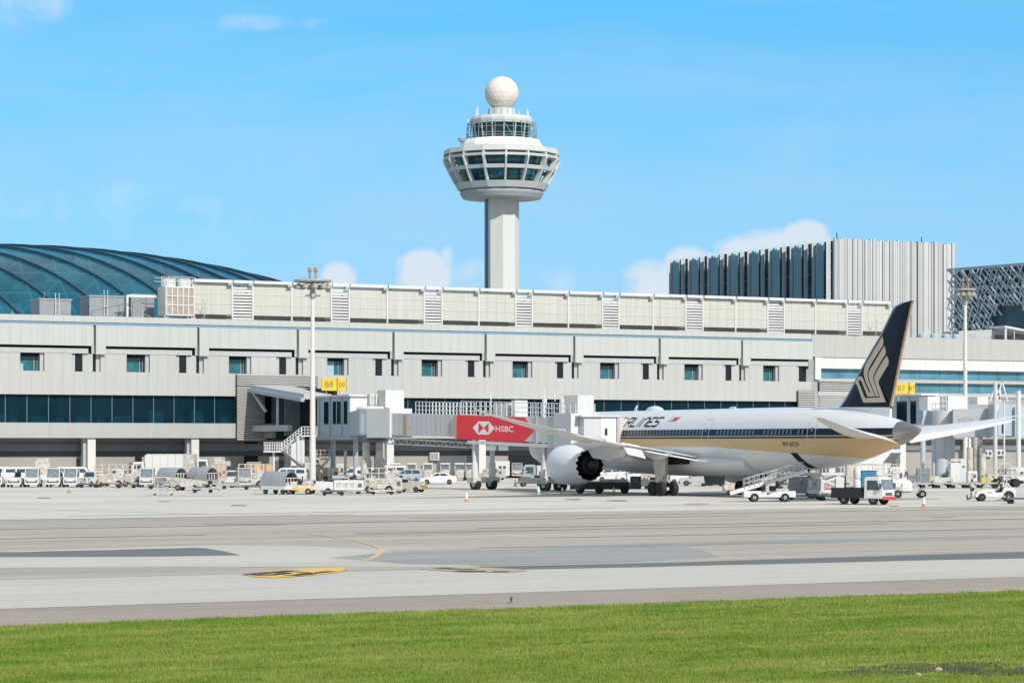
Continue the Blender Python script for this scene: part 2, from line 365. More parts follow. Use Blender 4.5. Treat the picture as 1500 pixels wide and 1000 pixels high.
MB().box(TW0, TE_, .0, 2.2, zG1, zW1).build('upper_band', concrete, T)
MB().box(TW0, TE_, 2.2, 2.6, zG1, zW0+.6).build('window_backing', dark, T)
for i, (a, b) in enumerate(zip(bays, ends)):
    k = (b-a)/14.52
    for (x0, x1) in ((1.2, 4.8), (8.05, 11.75)):
        MB().box(a+x0*k, a+x1*k, .15, 2.199, zW1+.003, zW0).build('pier', concrete, T)
    MB().box(a-1.2, a+.2, .45, 2.199, zW1+.003, zW0).build('pier', concrete, T)
    for (x0, x1) in ((.2, .655), (12.32, 13.3)): MB().box(a+x0*k, a+x1*k-(.02 if x0 > 1 else 0), .62, .68, zW1+.003, zW0).build('slit_window', M('slit_black', (.008, .009, .012), .3), T)
    for (x0, x1) in ((.66, 1.15), (7.55, 8.0), (11.77, 12.3)):
        MB().box(a+x0*k, a+x1*k, .5, 1.2, zW1+.003, zW0).build('window_jamb', trim_grey, T)
    wfr = MB().box(a+4.83*k, a+7.5*k, 1.5, 1.56, zW1+.003, zW0).build('window', tealglass, T)
    fr = MB()
    for x in (4.86, 7.0, 7.44): fr.box(a+x*k, a+x*k+.07, 1.42, 1.499, zW1+.06, zW0)
    fr.box(a+4.86*k, a+7.5*k, 1.42, 1.499, zW1+.004, zW1+.06); fr.build('frame', trim_grey, wfr)
    if i in (1, 2, 5):                                  # half-drawn pale blind behind the pane
        MB().box(a+4.95*k, a+(6.4 if i != 2 else 5.6)*k, 1.485, 1.498, zW1+.06, zW1+(1.0 if i != 5 else 2.2)).build('blind', M('pale_blue_blind', (.32, .5, .62), .6), wfr)
# ribbon glass floor with a real room behind
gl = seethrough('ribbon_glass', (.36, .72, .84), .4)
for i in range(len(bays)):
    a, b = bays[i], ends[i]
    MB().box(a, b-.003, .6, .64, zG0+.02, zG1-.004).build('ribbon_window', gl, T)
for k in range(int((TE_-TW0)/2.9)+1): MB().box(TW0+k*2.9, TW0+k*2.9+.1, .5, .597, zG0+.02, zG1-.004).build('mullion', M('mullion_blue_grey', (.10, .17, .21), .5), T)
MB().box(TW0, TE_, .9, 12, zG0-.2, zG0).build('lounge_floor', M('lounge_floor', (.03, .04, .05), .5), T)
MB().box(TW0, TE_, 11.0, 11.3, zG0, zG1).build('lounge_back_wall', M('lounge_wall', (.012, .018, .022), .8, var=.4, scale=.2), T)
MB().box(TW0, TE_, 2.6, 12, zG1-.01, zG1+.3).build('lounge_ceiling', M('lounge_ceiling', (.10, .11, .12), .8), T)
for px in (20, 88, 126, 148, 265, 282, 330, 905, 1000): t_ = TT(px, 4); MB().box(t_-.5, t_+.5, 4, 4.8, zG0, zG1).build('lounge_column', M('lounge_column', (.36, .46, .50), .7), T)
for i in range(24):
    t_ = -80+i*5.3+random.uniform(-1, 1); MB().box(t_, t_+random.uniform(1.2, 2.6), 2.2, 3.2, zG0, zG0+random.uniform(.8, 1.6)).build('lounge_counter', M('lounge_furniture', (.40, .46, .50), .7), T)
MB().box(TW0, TE_, -.05, .9, zS, zG0).build('lower_band', concrete_low, T)
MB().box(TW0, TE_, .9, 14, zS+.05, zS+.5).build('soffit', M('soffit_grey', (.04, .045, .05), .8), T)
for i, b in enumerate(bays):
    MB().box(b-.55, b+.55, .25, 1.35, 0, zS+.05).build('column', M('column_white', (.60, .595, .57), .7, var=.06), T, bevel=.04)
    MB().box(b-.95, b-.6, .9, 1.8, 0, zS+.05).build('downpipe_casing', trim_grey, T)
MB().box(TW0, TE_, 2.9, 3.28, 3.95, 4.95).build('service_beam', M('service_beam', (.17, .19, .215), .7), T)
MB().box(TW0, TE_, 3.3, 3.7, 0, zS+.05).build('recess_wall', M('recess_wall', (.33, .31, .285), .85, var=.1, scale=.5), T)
MB().box(TW0, TE_, 3.2, 3.296, 3.25, 3.946).build('duct_strip', M('duct_strip', (.055, .07, .085), .6), T)  # dark strip: overhang's shade on the upper wall put into the colour
# doors, openings and louvres in the recessed wall
for (p0, p1, zt) in ((51, 73, 3.0), (112, 117, 2.9), (313, 337, 3.1), (400, 450, 2.6), (640, 682, 3.2)):
    t0, t1 = TT(p0, 3.2), TT(p1, 3.2); MB().box(t0, t1, 3.23, 3.298, .02, zt).build('service_door', cream if p0 in (51, 313) else dgrey, T)
for (p0, p1, zt) in ((198, 208, 3.2), (358, 378, 5.2), (462, 467, 5), (745, 800, 5.6), (1040, 1120, 5.2)):
    t0, t1 = TT(p0, 3.2), TT(p1, 3.2); MB().box(t0, t1, 3.24, 3.299, .02, zt).build('dark_opening', dark, T)
t0, t1 = TT(630, 2.7), TT(643, 2.7); v_ = MB().box(t0, t1, 2.6, 3.26, 2.6, 3.7).build('air_vent', white, T)
vb = MB()
for k in range(6): vb.box(t0+.1+k*.2, t0+.2+k*.2, 2.56, 2.599, 2.7, 3.6)
vb.build('vent_slats', dgrey, v_)
MB().box(TW0, TE_, .6, 44, 20.2, 20.9).build('roof', roofmat, T)
# louvred stair block
ga = MB(); l0, l1, l2 = TT(347.5, -.6), TT(388, -.6), TT(467, -.6)
zlt, zlb = TZ(400, 548.5, -.6), zS-.25
def slats(mb, x0, x1, z0, z1, y0, pitch=.27, d=.2):
    k = z0
    while k < z1: mb.add([(x0, y0, k), (x1, y0, k), (x1, y0+d, k+.05), (x0, y0+d, k+.05), (x0, y0, k+pitch*.5), (x1, y0, k+pitch*.5), (x1, y0+d, k+pitch*.5+.05), (x0, y0+d, k+pitch*.5+.05)], [(0,1,2,3),(7,6,5,4),(0,4,5,1),(1,5,6,2),(2,6,7,3),(3,7,4,0)]); k += pitch
    return mb
zc = TZ(388, 566, -.6)
lvm = M('louvre_grey_white', (.46, .455, .44), .6, var=.08)
slats(MB(), l0, l1, zlb, zc, -.6).build('louvre_panel', lvm, T); slats(MB(), l0, l2, zc+.1, zlt, -.6).build('louvre_panel', lvm, T)
MB().box(l0, l1, -.39, -.06, zlb, zlt).box(l1, l2, -.39, -.06, zc, zlt).build('louvre_backing', M('louvre_backing_dark', (.05, .05, .052), .8), T)
# right hand wing of the terminal
r0, r1, dp = 52.9, 130.0, 1.6
wing2 = panel_mat('wing_facade_panels', (.43, .435, .42), 1.9)
MB().box(r0-.2, r1, dp-.7, dp+.5, 18.3, 21.65).build('wing_fascia', wing2, T)
MB().box(r0+1.2, r1, dp-.5, dp+.4, 16.55, 18.297).build('wing_white_panels', panel_mat('white_wing_panels', (.62, .64, .64), 4.4, .06, .3), T)
for i in range(8):
    a = r0+1.6+i*9.5; MB().box(a, a+9.49, dp+.3, dp+.36, 15.02, 16.547).build('strip_window', strip_glass, T)
    MB().box(a, a+9.49, dp+.3, dp+.36, 12.95, 14.497).build('strip_window', strip_glass, T)
for i in range(20): MB().box(r0+1.6+i*3.9, r0+1.66+i*3.9, dp+.24, dp+.298, 12.95, 16.54).build('mullion', MATS['mullion_blue_grey'], T)
MB().box(r0+1.2, r1, dp-.4, dp+.5, 14.5, 15.017).build('wing_ledge', wing2, T)
MB().box(r0+1.2, r1, dp-.3, dp+.5, 12.3, 12.947).build('wing_ledge', wing2, T)
slats(MB(), r0+1.6, TT(1312, 1.4), 10.2, 14.9, dp-.2).build('louvre_panel', lvm, T)
slats(MB(), TT(1170, -.6), TT(1196, -.6), 8.2, TZ(1185, 572, -.6), -.55).build('louvre_panel', lvm, T)
MB().box(TT(1170, -.6), TT(1196, -.6), -.3, -.05, 8.2, TZ(1185, 572, -.6)).build('louvre_backing', MATS['louvre_backing_dark'], T)
MB().box(TE_-4, r0+8, -.3, .9, 5.8, 8.2).build('lower_band', concrete_low, T)
MB().box(TE_, r0+1.2, dp-.2, dp+.6, 7, 18.298).build('corner_wall', M('corner_wall_grey', (.33, .34, .35), .8), T)  # darker grey puts the shadow at this corner into the wall colour
MB().box(r0+.5, r0+1.6, dp-.6, dp+.6, 14.8, 18.296).build('corner_pier', white, T)
MB().box(r0, r1, dp+.6, 12, 5.75, 18).build('wing_core', M('wing_core', (.08, .1, .11), .7), T)
MB().box(r0+1.2, r1, dp-.1, dp+.5, 5.7, 12.29).build('wing_wall', M('wing_grey_wall', (.30, .32, .34), .8), T)
MB().box(r0, r1, 3.3, 3.7, 0, 5.74).build('recess_wall', MATS['recess_wall'], T)
MB().box(r0, r1, 2.9, 3.28, 3.9, 4.9).build('service_beam', MATS['service_beam'], T)
for k in range(6): MB().box(r0+3+k*13.5, r0+4.1+k*13.5, .8, 1.9, 0, 5.74).build('column', MATS['column_white'], T, bevel=.04)
MB().box(r0, r1, dp+.5, 44, 20.2, 20.9).build('roof', roofmat, T)
MB().box(TW0, TW0+.4, 2.7, 44, 0, 20.2).build('end_wall', concrete, T); MB().box(TW0, r1, 43, 44.3, 0, 20.2).build('rear_wall', concrete, T)
# ================================================================= ROOF SCREEN and rooftop plant
def roofthing(name, t, d, label, cat, group=None, z=20.9):
    x, y = TW(t, d); return empty(name, (x, y, z), TH, label, cat, group)
sd = 4.0
RS = empty('roof_screen', (*TW(0, 0), 0), TH, 'long cream mesh screen fence along the terminal roof, louvred at intervals', 'screen')
posts = [282, 340, 370, 427, 485, 511, 567, 621, 647, 701, 755, 779, 832, 882, 906, 956, 1004, 1029, 1077, 1124, 1148, 1194, 1240, 1262, 1303]
louv = {340, 485, 621, 755, 882, 1004, 1124, 1240}
zt_, zb_ = 27.35, 22.6
for i in range(len(posts)-1):
    a, b = TT(posts[i], sd), TT(posts[i+1], sd)
    if posts[i] in louv: slats(MB(), a+.1, b-.1, zb_-.6, zt_-.5, sd, .42, .12).build('louvre_panel', white, RS)
    else:
        pn = MB(); pn.box(a+.1, b-.1, sd, sd+.08, zb_, zt_-.45); pn.build('mesh_panel', screenm, RS)
        g_ = MB()
        nn = 4
        for k in range(nn+1): x = a+.1+(b-a-.2)*k/nn; g_.box(x-.045, x+.045, sd-.05, sd-.003, zb_+.002, zt_-.452)
        for k in (1, 2): z = zb_+(zt_-.45-zb_)*k/3; g_.box(a+.11, b-.11, sd-.048, sd-.004, z-.05, z+.05)
        g_.build('panel_frame', M('screen_frame', (.56, .57, .54), .6), RS)
    MB().box(a+.05, b-.25, sd-.55, sd-.1, zt_-.4, zt_).build('top_rail', white, RS)
for p_ in posts:
    a = TT(p_, sd); MB().box(a-.1, a+.1, sd-.15, sd+.12, 20.9, zt_-.02).build('post', white, RS)
    MB().box(a-.95, a-.12, sd-.7, sd-.25, 20.9, 21.9).build('foot_bracket', grey, RS); MB().box(a-.8, a-.15, sd-.65, sd-.05, zt_-.75, zt_-.42).build('top_bracket', grey, RS)
a, b = TT(posts[0], sd), TT(posts[-1], sd)
MB().box(a, b, sd+2, sd+8, 21.0, 26.3).build('plant_casing', M('plant_casing', (.42, .42, .39), .8), RS)
MB().rod((a, sd-.3, 21.15), (b, sd-.3, 21.15), .16).rod((a, sd+.6, 21.75), (b, sd+.6, 21.75), .2).build('pipe', grey, RS)
def cooling_tower(t, d, label):
    o = roofthing('cooling_tower', t, d, label, 'cooling tower', 'rooftop cooling towers')
    MB().box(-2.1, 2.1, -1.5, 1.5, 1.3, 5.2).build('casing', M('pale_casing', (.66, .66, .62), .6), o, bevel=.08)
    lv = MB()
    for k in range(26): lv.box(-1.9, 1.9, -1.56, -1.503, 1.5+k*.14, 1.58+k*.14)
    lv.build('intake_louvre', M('rusty_louvre', (.50, .40, .31), .8, var=.25), o)
    f_ = MB()
    for k in range(6): x = -1.95+k*.78; f_.box(x-.07, x+.07, -1.64, -1.562, 1.35, 5.15)
    for z in (1.35, 2.7, 3.9, 5.08): f_.box(-2.02, 2.02, -1.66, -1.563, z-.07, z+.07)
    f_.build('louvre_frame', white, o)
    for x in (-1.1, 1.1): MB().lathe([(1.0, 5.2), (.95, 6.3), (1.02, 6.35), (.85, 6.3), (.8, 5.4)], 20, (x, 0, 0)).build('fan_cowl', white, o, True)
    for x in (-1.9, 1.9):
        for y in (-1.3, 1.3): MB().prism([(x-.35, 1.3), (x+.35, 1.3), (x+.12, 0), (x-.12, 0)], y-.12, y+.12).build('leg', cream, o)
    rl = MB()
    for z in (6.0, 6.5): rl.bar((-2.6, -1.4, z), (2.2, -1.4, z), .05); rl.bar((-2.6, 1.4, z), (2.2, 1.4, z), .05)
    for k in range(6): x = -2.6+k*.96; rl.bar((x, -1.4, 5.2), (x, -1.4, 6.5), .05)
    rl.build('guard_rail', white, o)
    return o
cooling_tower(TT(258, 3.2), 3.2, 'beige louvred cooling tower on white legs at the open left end of the roof screen')
fm = roofthing('pipe_gantry', TT(206, 4), 4, 'white square pipe gantry over the roof, left of the beige cooling tower', 'gantry')
MB().bar((-1.9, 0, 0), (-1.9, 0, 4.0), .28).build('post', white, fm); MB().bar((-1.9, 0, 3.9), (2.2, 0, 3.9), .3).build('beam', white, fm)
MB().bar((-2.6, 1.5, 0), (-1.9, .1, 3.6), .08).bar((-2.6, 1.5, 2.9), (2, 1.5, 1.2), .08).bar((.6, 1, 0), (.6, 1, 3.2), .1).build('brace', grey, fm)
shed_m = M('roof_shed_grey', (.27, .30, .325), .8)
for i, (p0, p1, y0, y1, d, lab) in enumerate(((58, 104, 438.5, 460, 6, 'grey rooftop plant shed with a white ladder, in front of the glass dome'), (131, 182, 434, 461, 7, 'taller grey rooftop plant shed between the ladder shed and the pipe gantry'), (192, 226, 432, 462, 9, 'grey plant box behind the white pipe gantry'))):
    o = roofthing('plant_shed', TT((p0+p1)/2, d), d, lab, 'plant shed', 'grey sheds on the terminal roof')
    wd = (TT(p1, d)-TT(p0, d))/2; hgt = TZ(p0, y0, d)-20.9
    MB().box(-wd, wd, 0, 4, 0, hgt).build('wall', shed_m, o); MB().box(-wd-.12, wd+.12, -.12, 4.1, hgt+.003, hgt+.15).build('roof', grey, o)
    MB().box(wd-1.2, wd-.3, -.06, -.003, .05, 1.9).build('door', M('shed_door', (.26, .28, .30), .6), o)
    if i < 2:
        ld = MB(); xx = wd*(.08 if i == 0 else -.1)
        for s_ in (-.25, .25): ld.bar((xx+s_, -.3, .2), (xx+s_, -.3, hgt+.9), .07)
        for k in range(8): ld.bar((xx-.25, -.3, .4+k*.32), (xx+.25, -.3, .4+k*.32), .05)
        ld.build('ladder', white, o)
rail = roofthing('roof_railing', TT(168, 3.5), 3.5, 'thin dark railing with sloping stays beside the taller roof shed', 'railing')
mb = MB()
for k in range(5): mb.bar((-3.2+k*1.9, 0, 0), (-3.2+k*1.9, 0, 1.7+.45*k), .06)
mb.bar((-3.2, 0, 1.7), (4.4, 0, 3.5), .07); mb.build('rails', dgrey, rail)
for i, (px, h_, lab) in enumerate(((18, 1.5, 'short roof vent pole at the far left edge of the roof'), (65, 4.0, 'slim roof aerial rising from the ladder shed roof'), (300, 3.2, 'thin branched roof aerial in front of the first screen panel'), (1284, 3.3, 'thin forked roof aerial in front of the last screen panel beside the tail'))):
    o = roofthing('roof_aerial', TT(px, 2.5), 2.5, lab, 'aerial', 'aerials on the terminal roof')
    mb = MB().rod((0, 0, 0), (0, 0, h_), .05, .03); mb.build('mast', grey, o)
    mb = MB()
    if i in (2, 3): mb.rod((-.4, 0, h_*1.12), (0, 0, h_*.9), .03).rod((.4, 0, h_*1.12), (0, 0, h_*.9), .03)
    mb.rod((-.3, 0, h_*.75), (.3, 0, h_*.75), .025).rod((-.9, 0, 0), (0, 0, h_*.5), .03); mb.build('antenna_arms', grey, o)
# tanks and sheds on the right roof
for i, px in enumerate((1352, 1369, 1386, 1401)):
    o = roofthing('roof_tank', TT(px, 8), 8, ('pale blue ribbed roof tank nearest the aircraft tail', 'second pale blue roof tank, counting from the aircraft tail', 'third pale blue roof tank, counting from the aircraft tail', 'blue roof tank beside the right floodlight mast')[i], 'tank', 'blue tanks on the terminal roof')
    MB().lathe([(.62, 0), (.72, .1), (.72, .75), (.76, .8), (.72, .85), (.72, 1.6), (.6, 1.75), (0.05, 1.85)], 18).build('drum', M('pale_blue_tank', (.38, .52, .60), .5), o, True)
    MB().rod((.85, -.3, 0), (.85, -.3, 2.4), .07).build('stand_pipe', white, o)
o = roofthing('plant_shed', TT(1444, 9), 9, 'long low grey shed on the right end of the terminal roof', 'plant shed', 'grey sheds on the terminal roof')
MB().prism([(-5.5, 0), (5.5, 0), (5.5, 3.0), (-5.5, 2.4)], 0, 4).build('wall', M('pale_shed_grey', (.44, .45, .46), .8), o); MB().box(-3.4, -2.0, -.05, -.003, .1, 2.0).build('door', M('shed_door2', (.38, .40, .42), .7), o)
o = roofthing('roof_canopy', TT(1489, 6), 6, 'white framed sloping canopy at the right edge of the roof', 'canopy')
MB().bar((-2.3, 0, 0), (-2.3, 0, 2.9), .3).bar((3.4, 0, 0), (3.4, 0, 2.0), .3).build('post', white, o); MB().prism([(-2.6, 2.95), (6, 1.9), (6, 2.2), (-2.6, 3.3)], -.3, 4).build('roof', white, o)
MB().box(-2.1, 5.8, 3.0, 3.2, 0, 1.95).build('back_wall', M('canopy_shade_wall', (.25, .25, .25), .8), o)
MB().bar((-.4, .1, 0), (-.4, .1, 2.5), .12).build('post', white, o)
# ================================================================= CONTROL TOWER
tx, ty = -2.05, 503.0; sc = ty/F
CT = empty('control_tower', (tx, ty, 0), R(-90), 'tall white control tower with a many-sided glazed cab and a radar dome on top', 'control tower')
def tz(py): return H+(HY-py)*sc
wc = M('tower_white', (.53, .55, .545), .7, var=.06, scale=.4); wc2 = M('tower_ribs_white', (.56, .585, .58), .7, var=.05)
ph = R(4.6)
# local +X points to the camera after rz=-90 (local x -> -Y world); azimuth measured to the right = +local y
def tring(rpx, py, n, off=ph): r = rpx*sc; return [(r*math.cos(off+2*math.pi*i/n), r*math.sin(off+2*math.pi*i/n), tz(py)) for i in range(n)]
rs = 25.4
sh = [tring(rs, 663, 8), tring(rs, 284, 8)]
MB().loft(sh).build('shaft', panel_mat('shaft_concrete', (.60, .615, .60), 40, .02, 0, 0, [tz(y) for y in range(310, 640, 28)], .93, .04), CT)
q0, q1 = [Vector(tring(rs+.35, 663, 8)[i]) for i in (6, 7)]
va = MB()
for (f0, f1) in ((.18, .62), ):
    p0, p1 = q0.lerp(q1, f0), q0.lerp(q1, f1); va.add([p0, p1, (p1.x, p1.y, tz(290)), (p0.x, p0.y, tz(290))], [(0, 1, 2, 3)])
va.build('shaft_window', M('shaft_dark_glass', (.015, .05, .07), .15), CT)
# head
prof = [(85, 226), (85.5, 238.5), (78.5, 255), (66, 279)]
n16 = 16
MB().loft([tring(60, 287, 48), tring(57, 291.5, 48), tring(22, 293.5, 48)]).loft([tring(58, 279, 48), tring(61.5, 284, 48), tring(60, 286.9, 48)]).build('soffit_disc', M('soffit_disc_grey', (.40, .42, .44), .6), CT, True)
MB().loft([tring(70, 223.5, n16), tring(70, 230, n16), tring(50, 281, n16)]).build('cab_glazing', towerglass, CT)
def ringband(p0, p1, inset=7):
    (r0_, y0_), (r1_, y1_) = p0, p1
    return MB().loft([tring(r0_-inset, y0_, n16), tring(r0_, y0_, n16), tring(r1_, y1_, n16), tring(r1_-inset, y1_, n16), tring(r0_-inset, y0_, n16)], cap=False)
ringband((84.2, 221.5), (85.6, 228.6), 20).build('ring_beam', wc, CT); ringband((85.8, 232.2), (85.2, 235.6)).build('ring_beam', wc2, CT)
ringband((80.4, 248.4), (78.2, 253.4)).build('ring_beam', wc2, CT); ringband((69.6, 270.5), (64.5, 279.5), 9).build('ring_beam', wc, CT)
for i in range(n16):
    a = ph+2*math.pi*i/n16; rb = MB(); ca, sa = math.cos(a), math.sin(a)
    pts = [(84.8, 228.4), (86.3, 238), (79.3, 253), (68.8, 272), (60, 272), (72, 253), (77, 238), (76, 228.4)]
    hw = .17; vs = []
    for s_ in (-hw, hw):
        for r_, y_ in pts: vs.append((r_*sc*ca-s_*sa, r_*sc*sa+s_*ca, tz(y_)))
    nn = len(pts); rb.add(vs, [tuple(range(nn)), tuple(range(2*nn-1, nn-1, -1))]+[(k, nn+k, nn+(k+1) % nn, (k+1) % nn) for k in range(nn)])
    rb.build('rib', wc2, CT)
MB().loft([tring(84, 221.6, n16), tring(70, 218.6, n16), tring(61.5, 217.5, n16)]).build('cab_roof', wc, CT)
MB().loft([tring(61.5, 219, n16), tring(60.5, 213.5, n16), tring(56, 206.5, n16), tring(49, 206, n16)]).build('upper_drum', M('drum_white', (.78, .80, .80), .6, var=.04), CT)
MB().loft([tring(40, 206, n16), tring(43.5, 183, n16)]).build('upper_glazing', glassy('upper_cab_glass', (.008, .025, .035), .05), CT)
for i in range(n16): MB().bar(tring(41.5, 206, n16)[i], tring(45, 183, n16)[i], .2).build('mullion', wc2, CT)
MB().loft([tring(43, 184.2, n16), tring(46.5, 183.5, n16), tring(47, 177, n16), tring(44, 172.5, n16), tring(20, 170.8, n16)]).build('top_roof', wc, CT)
mb = MB(); o16 = tring(51.5, 180, 24); 
for i in range(24):
    for ya, yb, w_ in ((182, 207, .1), ):
        a_ = tring(50.5, ya, 24)[i]; b_ = tring(52, yb, 24)[i]; mb.bar(a_, b_, w_)
    for yy, rr_ in ((182, 50.5), (190, 51), (199, 51.5), (203, 52)): mb.bar(tring(rr_, yy, 24)[i], tring(rr_, yy, 24)[(i+1) % 24], .09)
    if i % 3 == 0: mb.bar(tring(51, 186, 24)[i], tring(51.7, 205, 24)[(i+1) % 24], .08)
    mb.bar(tring(46, 184, 24)[i], tring(50.5, 182, 24)[i], .09)
mb.build('walkway_frame', M('walkway_steel', (.20, .30, .35), .5), CT)
MB().lathe([(19.8*sc, tz(172)), (19.8*sc, tz(160)), (17*sc, tz(159.4))], 24).build('dome_base', wc2, CT, False)
mb = MB()
for i in range(14): a_ = 2*math.pi*i/14; mb.bar((19.9*sc*math.cos(a_), 19.9*sc*math.sin(a_), tz(171)), (19.9*sc*math.cos(a_), 19.9*sc*math.sin(a_), tz(160.5)), .12, .3)
mb.build('base_ribs', trim_grey, CT)
bm = bmesh.new(); bmesh.ops.create_icosphere(bm, subdivisions=3, radius=25*sc)
for v in bm.verts: v.co.z = max(v.co.z, -23.2*sc)
me = bpy.data.meshes.new('radar_dome'); bm.to_mesh(me); bm.free(); me.materials.append(M('radar_dome_white', (.72, .66, .585), .6, var=.22, scale=.35)); rd = link('radar_dome', me, CT); rd.location = (0, 0, tz(137))
MB().rod((0, 0, tz(112)), (0, 0, tz(110)), .1).build('dome_cap', grey, CT)
for (px, y0_, y1_) in ((698, 172, 161), (700, 172, 158), (760, 172, 164), (772, 172, 162), (774, 172, 165), (686, 182, 176)):
    MB().rod((2.0, (px-735)*sc, tz(y0_)), (2.0, (px-735)*sc, tz(y1_)), .14, .1).build('antenna', white, CT)
MB().lathe([(.05, 0), (.5, .35), (.75, .9)], 12, (1.5, (676-735)*sc, tz(211))).build('dish', grey, CT)
# ================================================================= GLASS DOME
gx, gy = -107.0, 525.0
GD = empty('glass_dome', (gx, gy, 0), 0, 'huge low glass dome with sweeping dark ribs behind the left roof', 'dome')
DA, DB, DZ, DH = 97.0, 74.0, 10.0, 35.6
m, t, b = newmat('dome_glass', .16); b.inputs['Specular IOR Level'].default_value = .10
v = t.obj(); x = t.xyz(v)
def linemask(expr, per, w_): return t.math('LESS_THAN', t.math('FRACT', t.math('DIVIDE', t.math('ADD', expr, 900.0), per)), w_)
rowz = linemask(x[2], 4.4, .07); d1 = linemask(t.math('ADD', x[0], t.math('MULTIPLY', x[2], .72)), 6.4, .05); d2 = linemask(t.math('SUBTRACT', x[0], t.math('MULTIPLY', x[2], .72)), 6.4, .05)
ln = t.math('MAXIMUM', rowz, t.math('MAXIMUM', d1, d2))
cell = t.node('ShaderNodeTexWhiteNoise', noise_dimensions='2D'); cb = t.node('ShaderNodeCombineXYZ')
t.l.new(t.math('FLOOR', t.math('DIVIDE', x[2], 4.4)), cb.inputs[0]); t.l.new(t.math('FLOOR', t.math('DIVIDE', t.math('ADD', x[0], t.math('MULTIPLY', x[2], .72)), 6.4)), cb.inputs[1]); t.l.new(cb.outputs[0], cell.inputs['Vector'])
c = t.mix(t.math('MULTIPLY', cell.outputs[0], .8), rgb((.006, .072, .115)), rgb((.014, .125, .18)))
c = t.mix(t.math('MULTIPLY', ln, .32), c, rgb((.05, .19, .26)))
t.l.new(c, b.inputs['Base Color'])
def dome_pt(u, vv):
    x_, y_ = DA*u, DB*vv; q = 1-u*u-vv*vv
    return (x_, y_, DZ+DH*math.sqrt(max(q, 0)))
mb = MB(); nr, na = 26, 120
rings = []
for i in range(nr+1):
    rr_ = math.sin(math.pi/2*i/nr); rings.append([dome_pt(max(rr_, .002)*math.cos(2*math.pi*k/na), max(rr_, .002)*math.sin(2*math.pi*k/na)) for k in range(na)])
rings.append([(p[0], p[1], 0) for p in rings[-1]])
mb.loft(rings, cap=False).build('glass_shell', m, GD, True)
ribm = M('dome_rib', (.02, .065, .095), .5); 
ang = R(-46); dx, dyv = math.cos(ang), math.sin(ang)     # ribs lie in parallel upright planes
for k in range(28):
    off = -65+k*6.8
    pts = []
    for i in range(61):
        s_ = -120+i*4.0
        x_ = off*-dyv*1.0+s_*dx; y_ = off*dx+s_*dyv
        q = 1-(x_/DA)**2-(y_/DB)**2
        if q > .001: pts.append((x_, y_, DZ+DH*math.sqrt(q)))
    if len(pts) < 3: continue
    ext = pts
    mb = MB()
    for p, q in zip(ext[:-1], ext[1:]): mb.bar(p, q, .62, .9)
    mb.build('rib', ribm, GD)
# ================================================================= OFFICE BLOCK with fins
bx, by = (1222-CX)*470/F, 470.0
OB = empty('office_block', (bx, by, 0), TH, 'tall square block clad in vertical white fins beyond the right end of the terminal', 'office block')
oh = 43.3; LL, RRt = 58.6, 27.9
MB().box(.5, RRt, .3, LL, 0, oh-1.2).build('wall', M('block_core', (.30, .32, .34), .7), OB)
lw = MB().box(.2, .497, .6, LL-.3, 0, oh-.6).build('left_glazing', glassy('deep_blue_glass', (.015, .075, .12), .1, .5, .3, .3), OB)
hb = MB()
for z in range(8, 42, 4): hb.box(.02, .197, .6, LL-.4, z+.6, z+.95)
hb.build('spandrel_lines', M('spandrel_blue', (.05, .11, .15), .6), OB)
finm = M('fin_white', (.50, .54, .57), .55, var=.07, scale=.3); finb = M('fin_blue_grey', (.36, .56, .68), .5, var=.1)
y = .8; k = 0
while y < LL-.5:
    typ = k % 5
    wd = (1.0, .55, .55, .55, 1.0)[typ]
    mb = MB(); z1 = oh-(0 if typ in (0, 4) else .55 if typ != 2 else .3)
    dpt = 1.25 if typ in (0, 4) else .8
    # blades turned towards the terminal side
    mb.add([(-dpt, y, 6), (-dpt+.55, y-.35+wd*.7, 6), (.01, y+wd, 6), (.01, y+wd*.35, 6), (-dpt, y, z1), (-dpt+.55, y-.35+wd*.7, z1), (.01, y+wd, z1), (.01, y+wd*.35, z1)], [(0,1,2,3),(7,6,5,4),(0,4,5,1),(1,5,6,2),(2,6,7,3),(3,7,4,0)])
    mb.build('fin', finm if typ in (0, 4) else finb, OB)
    y += (1.5, .8, .8, .8, 1.9)[typ]+(.75 if typ in (0, 4) else 0); k += 1
rr = random.Random(4); x = .1
mb = [MB(), MB(), MB()]
while x < RRt-.2:
    w_ = rr.choice((.35, .5, .7, .9)); dep_ = rr.uniform(.15, .55); mb[rr.randrange(3)].box(x, x+w_*.88, .28-dep_, .5, 5, oh-rr.uniform(0, .35)); x += w_+(.12 if rr.random() < .14 else 0)
for q, cc in zip(mb, ((.54, .55, .56), (.49, .495, .50), (.43, .435, .44))): q.build('cladding_ribs', M('cladding_%d' % int(cc[0]*100), cc, .6, var=.06, scale=.25), OB)
MB().box(.3, RRt-.3, .4, LL-.4, oh-1.19, oh-.9).build('roof', roofmat, OB)
for x_ in (1, 20.6): MB().rod((x_, .6, oh-.9), (x_, .6, oh+.9), .12).build('roof_light', dgrey, OB)
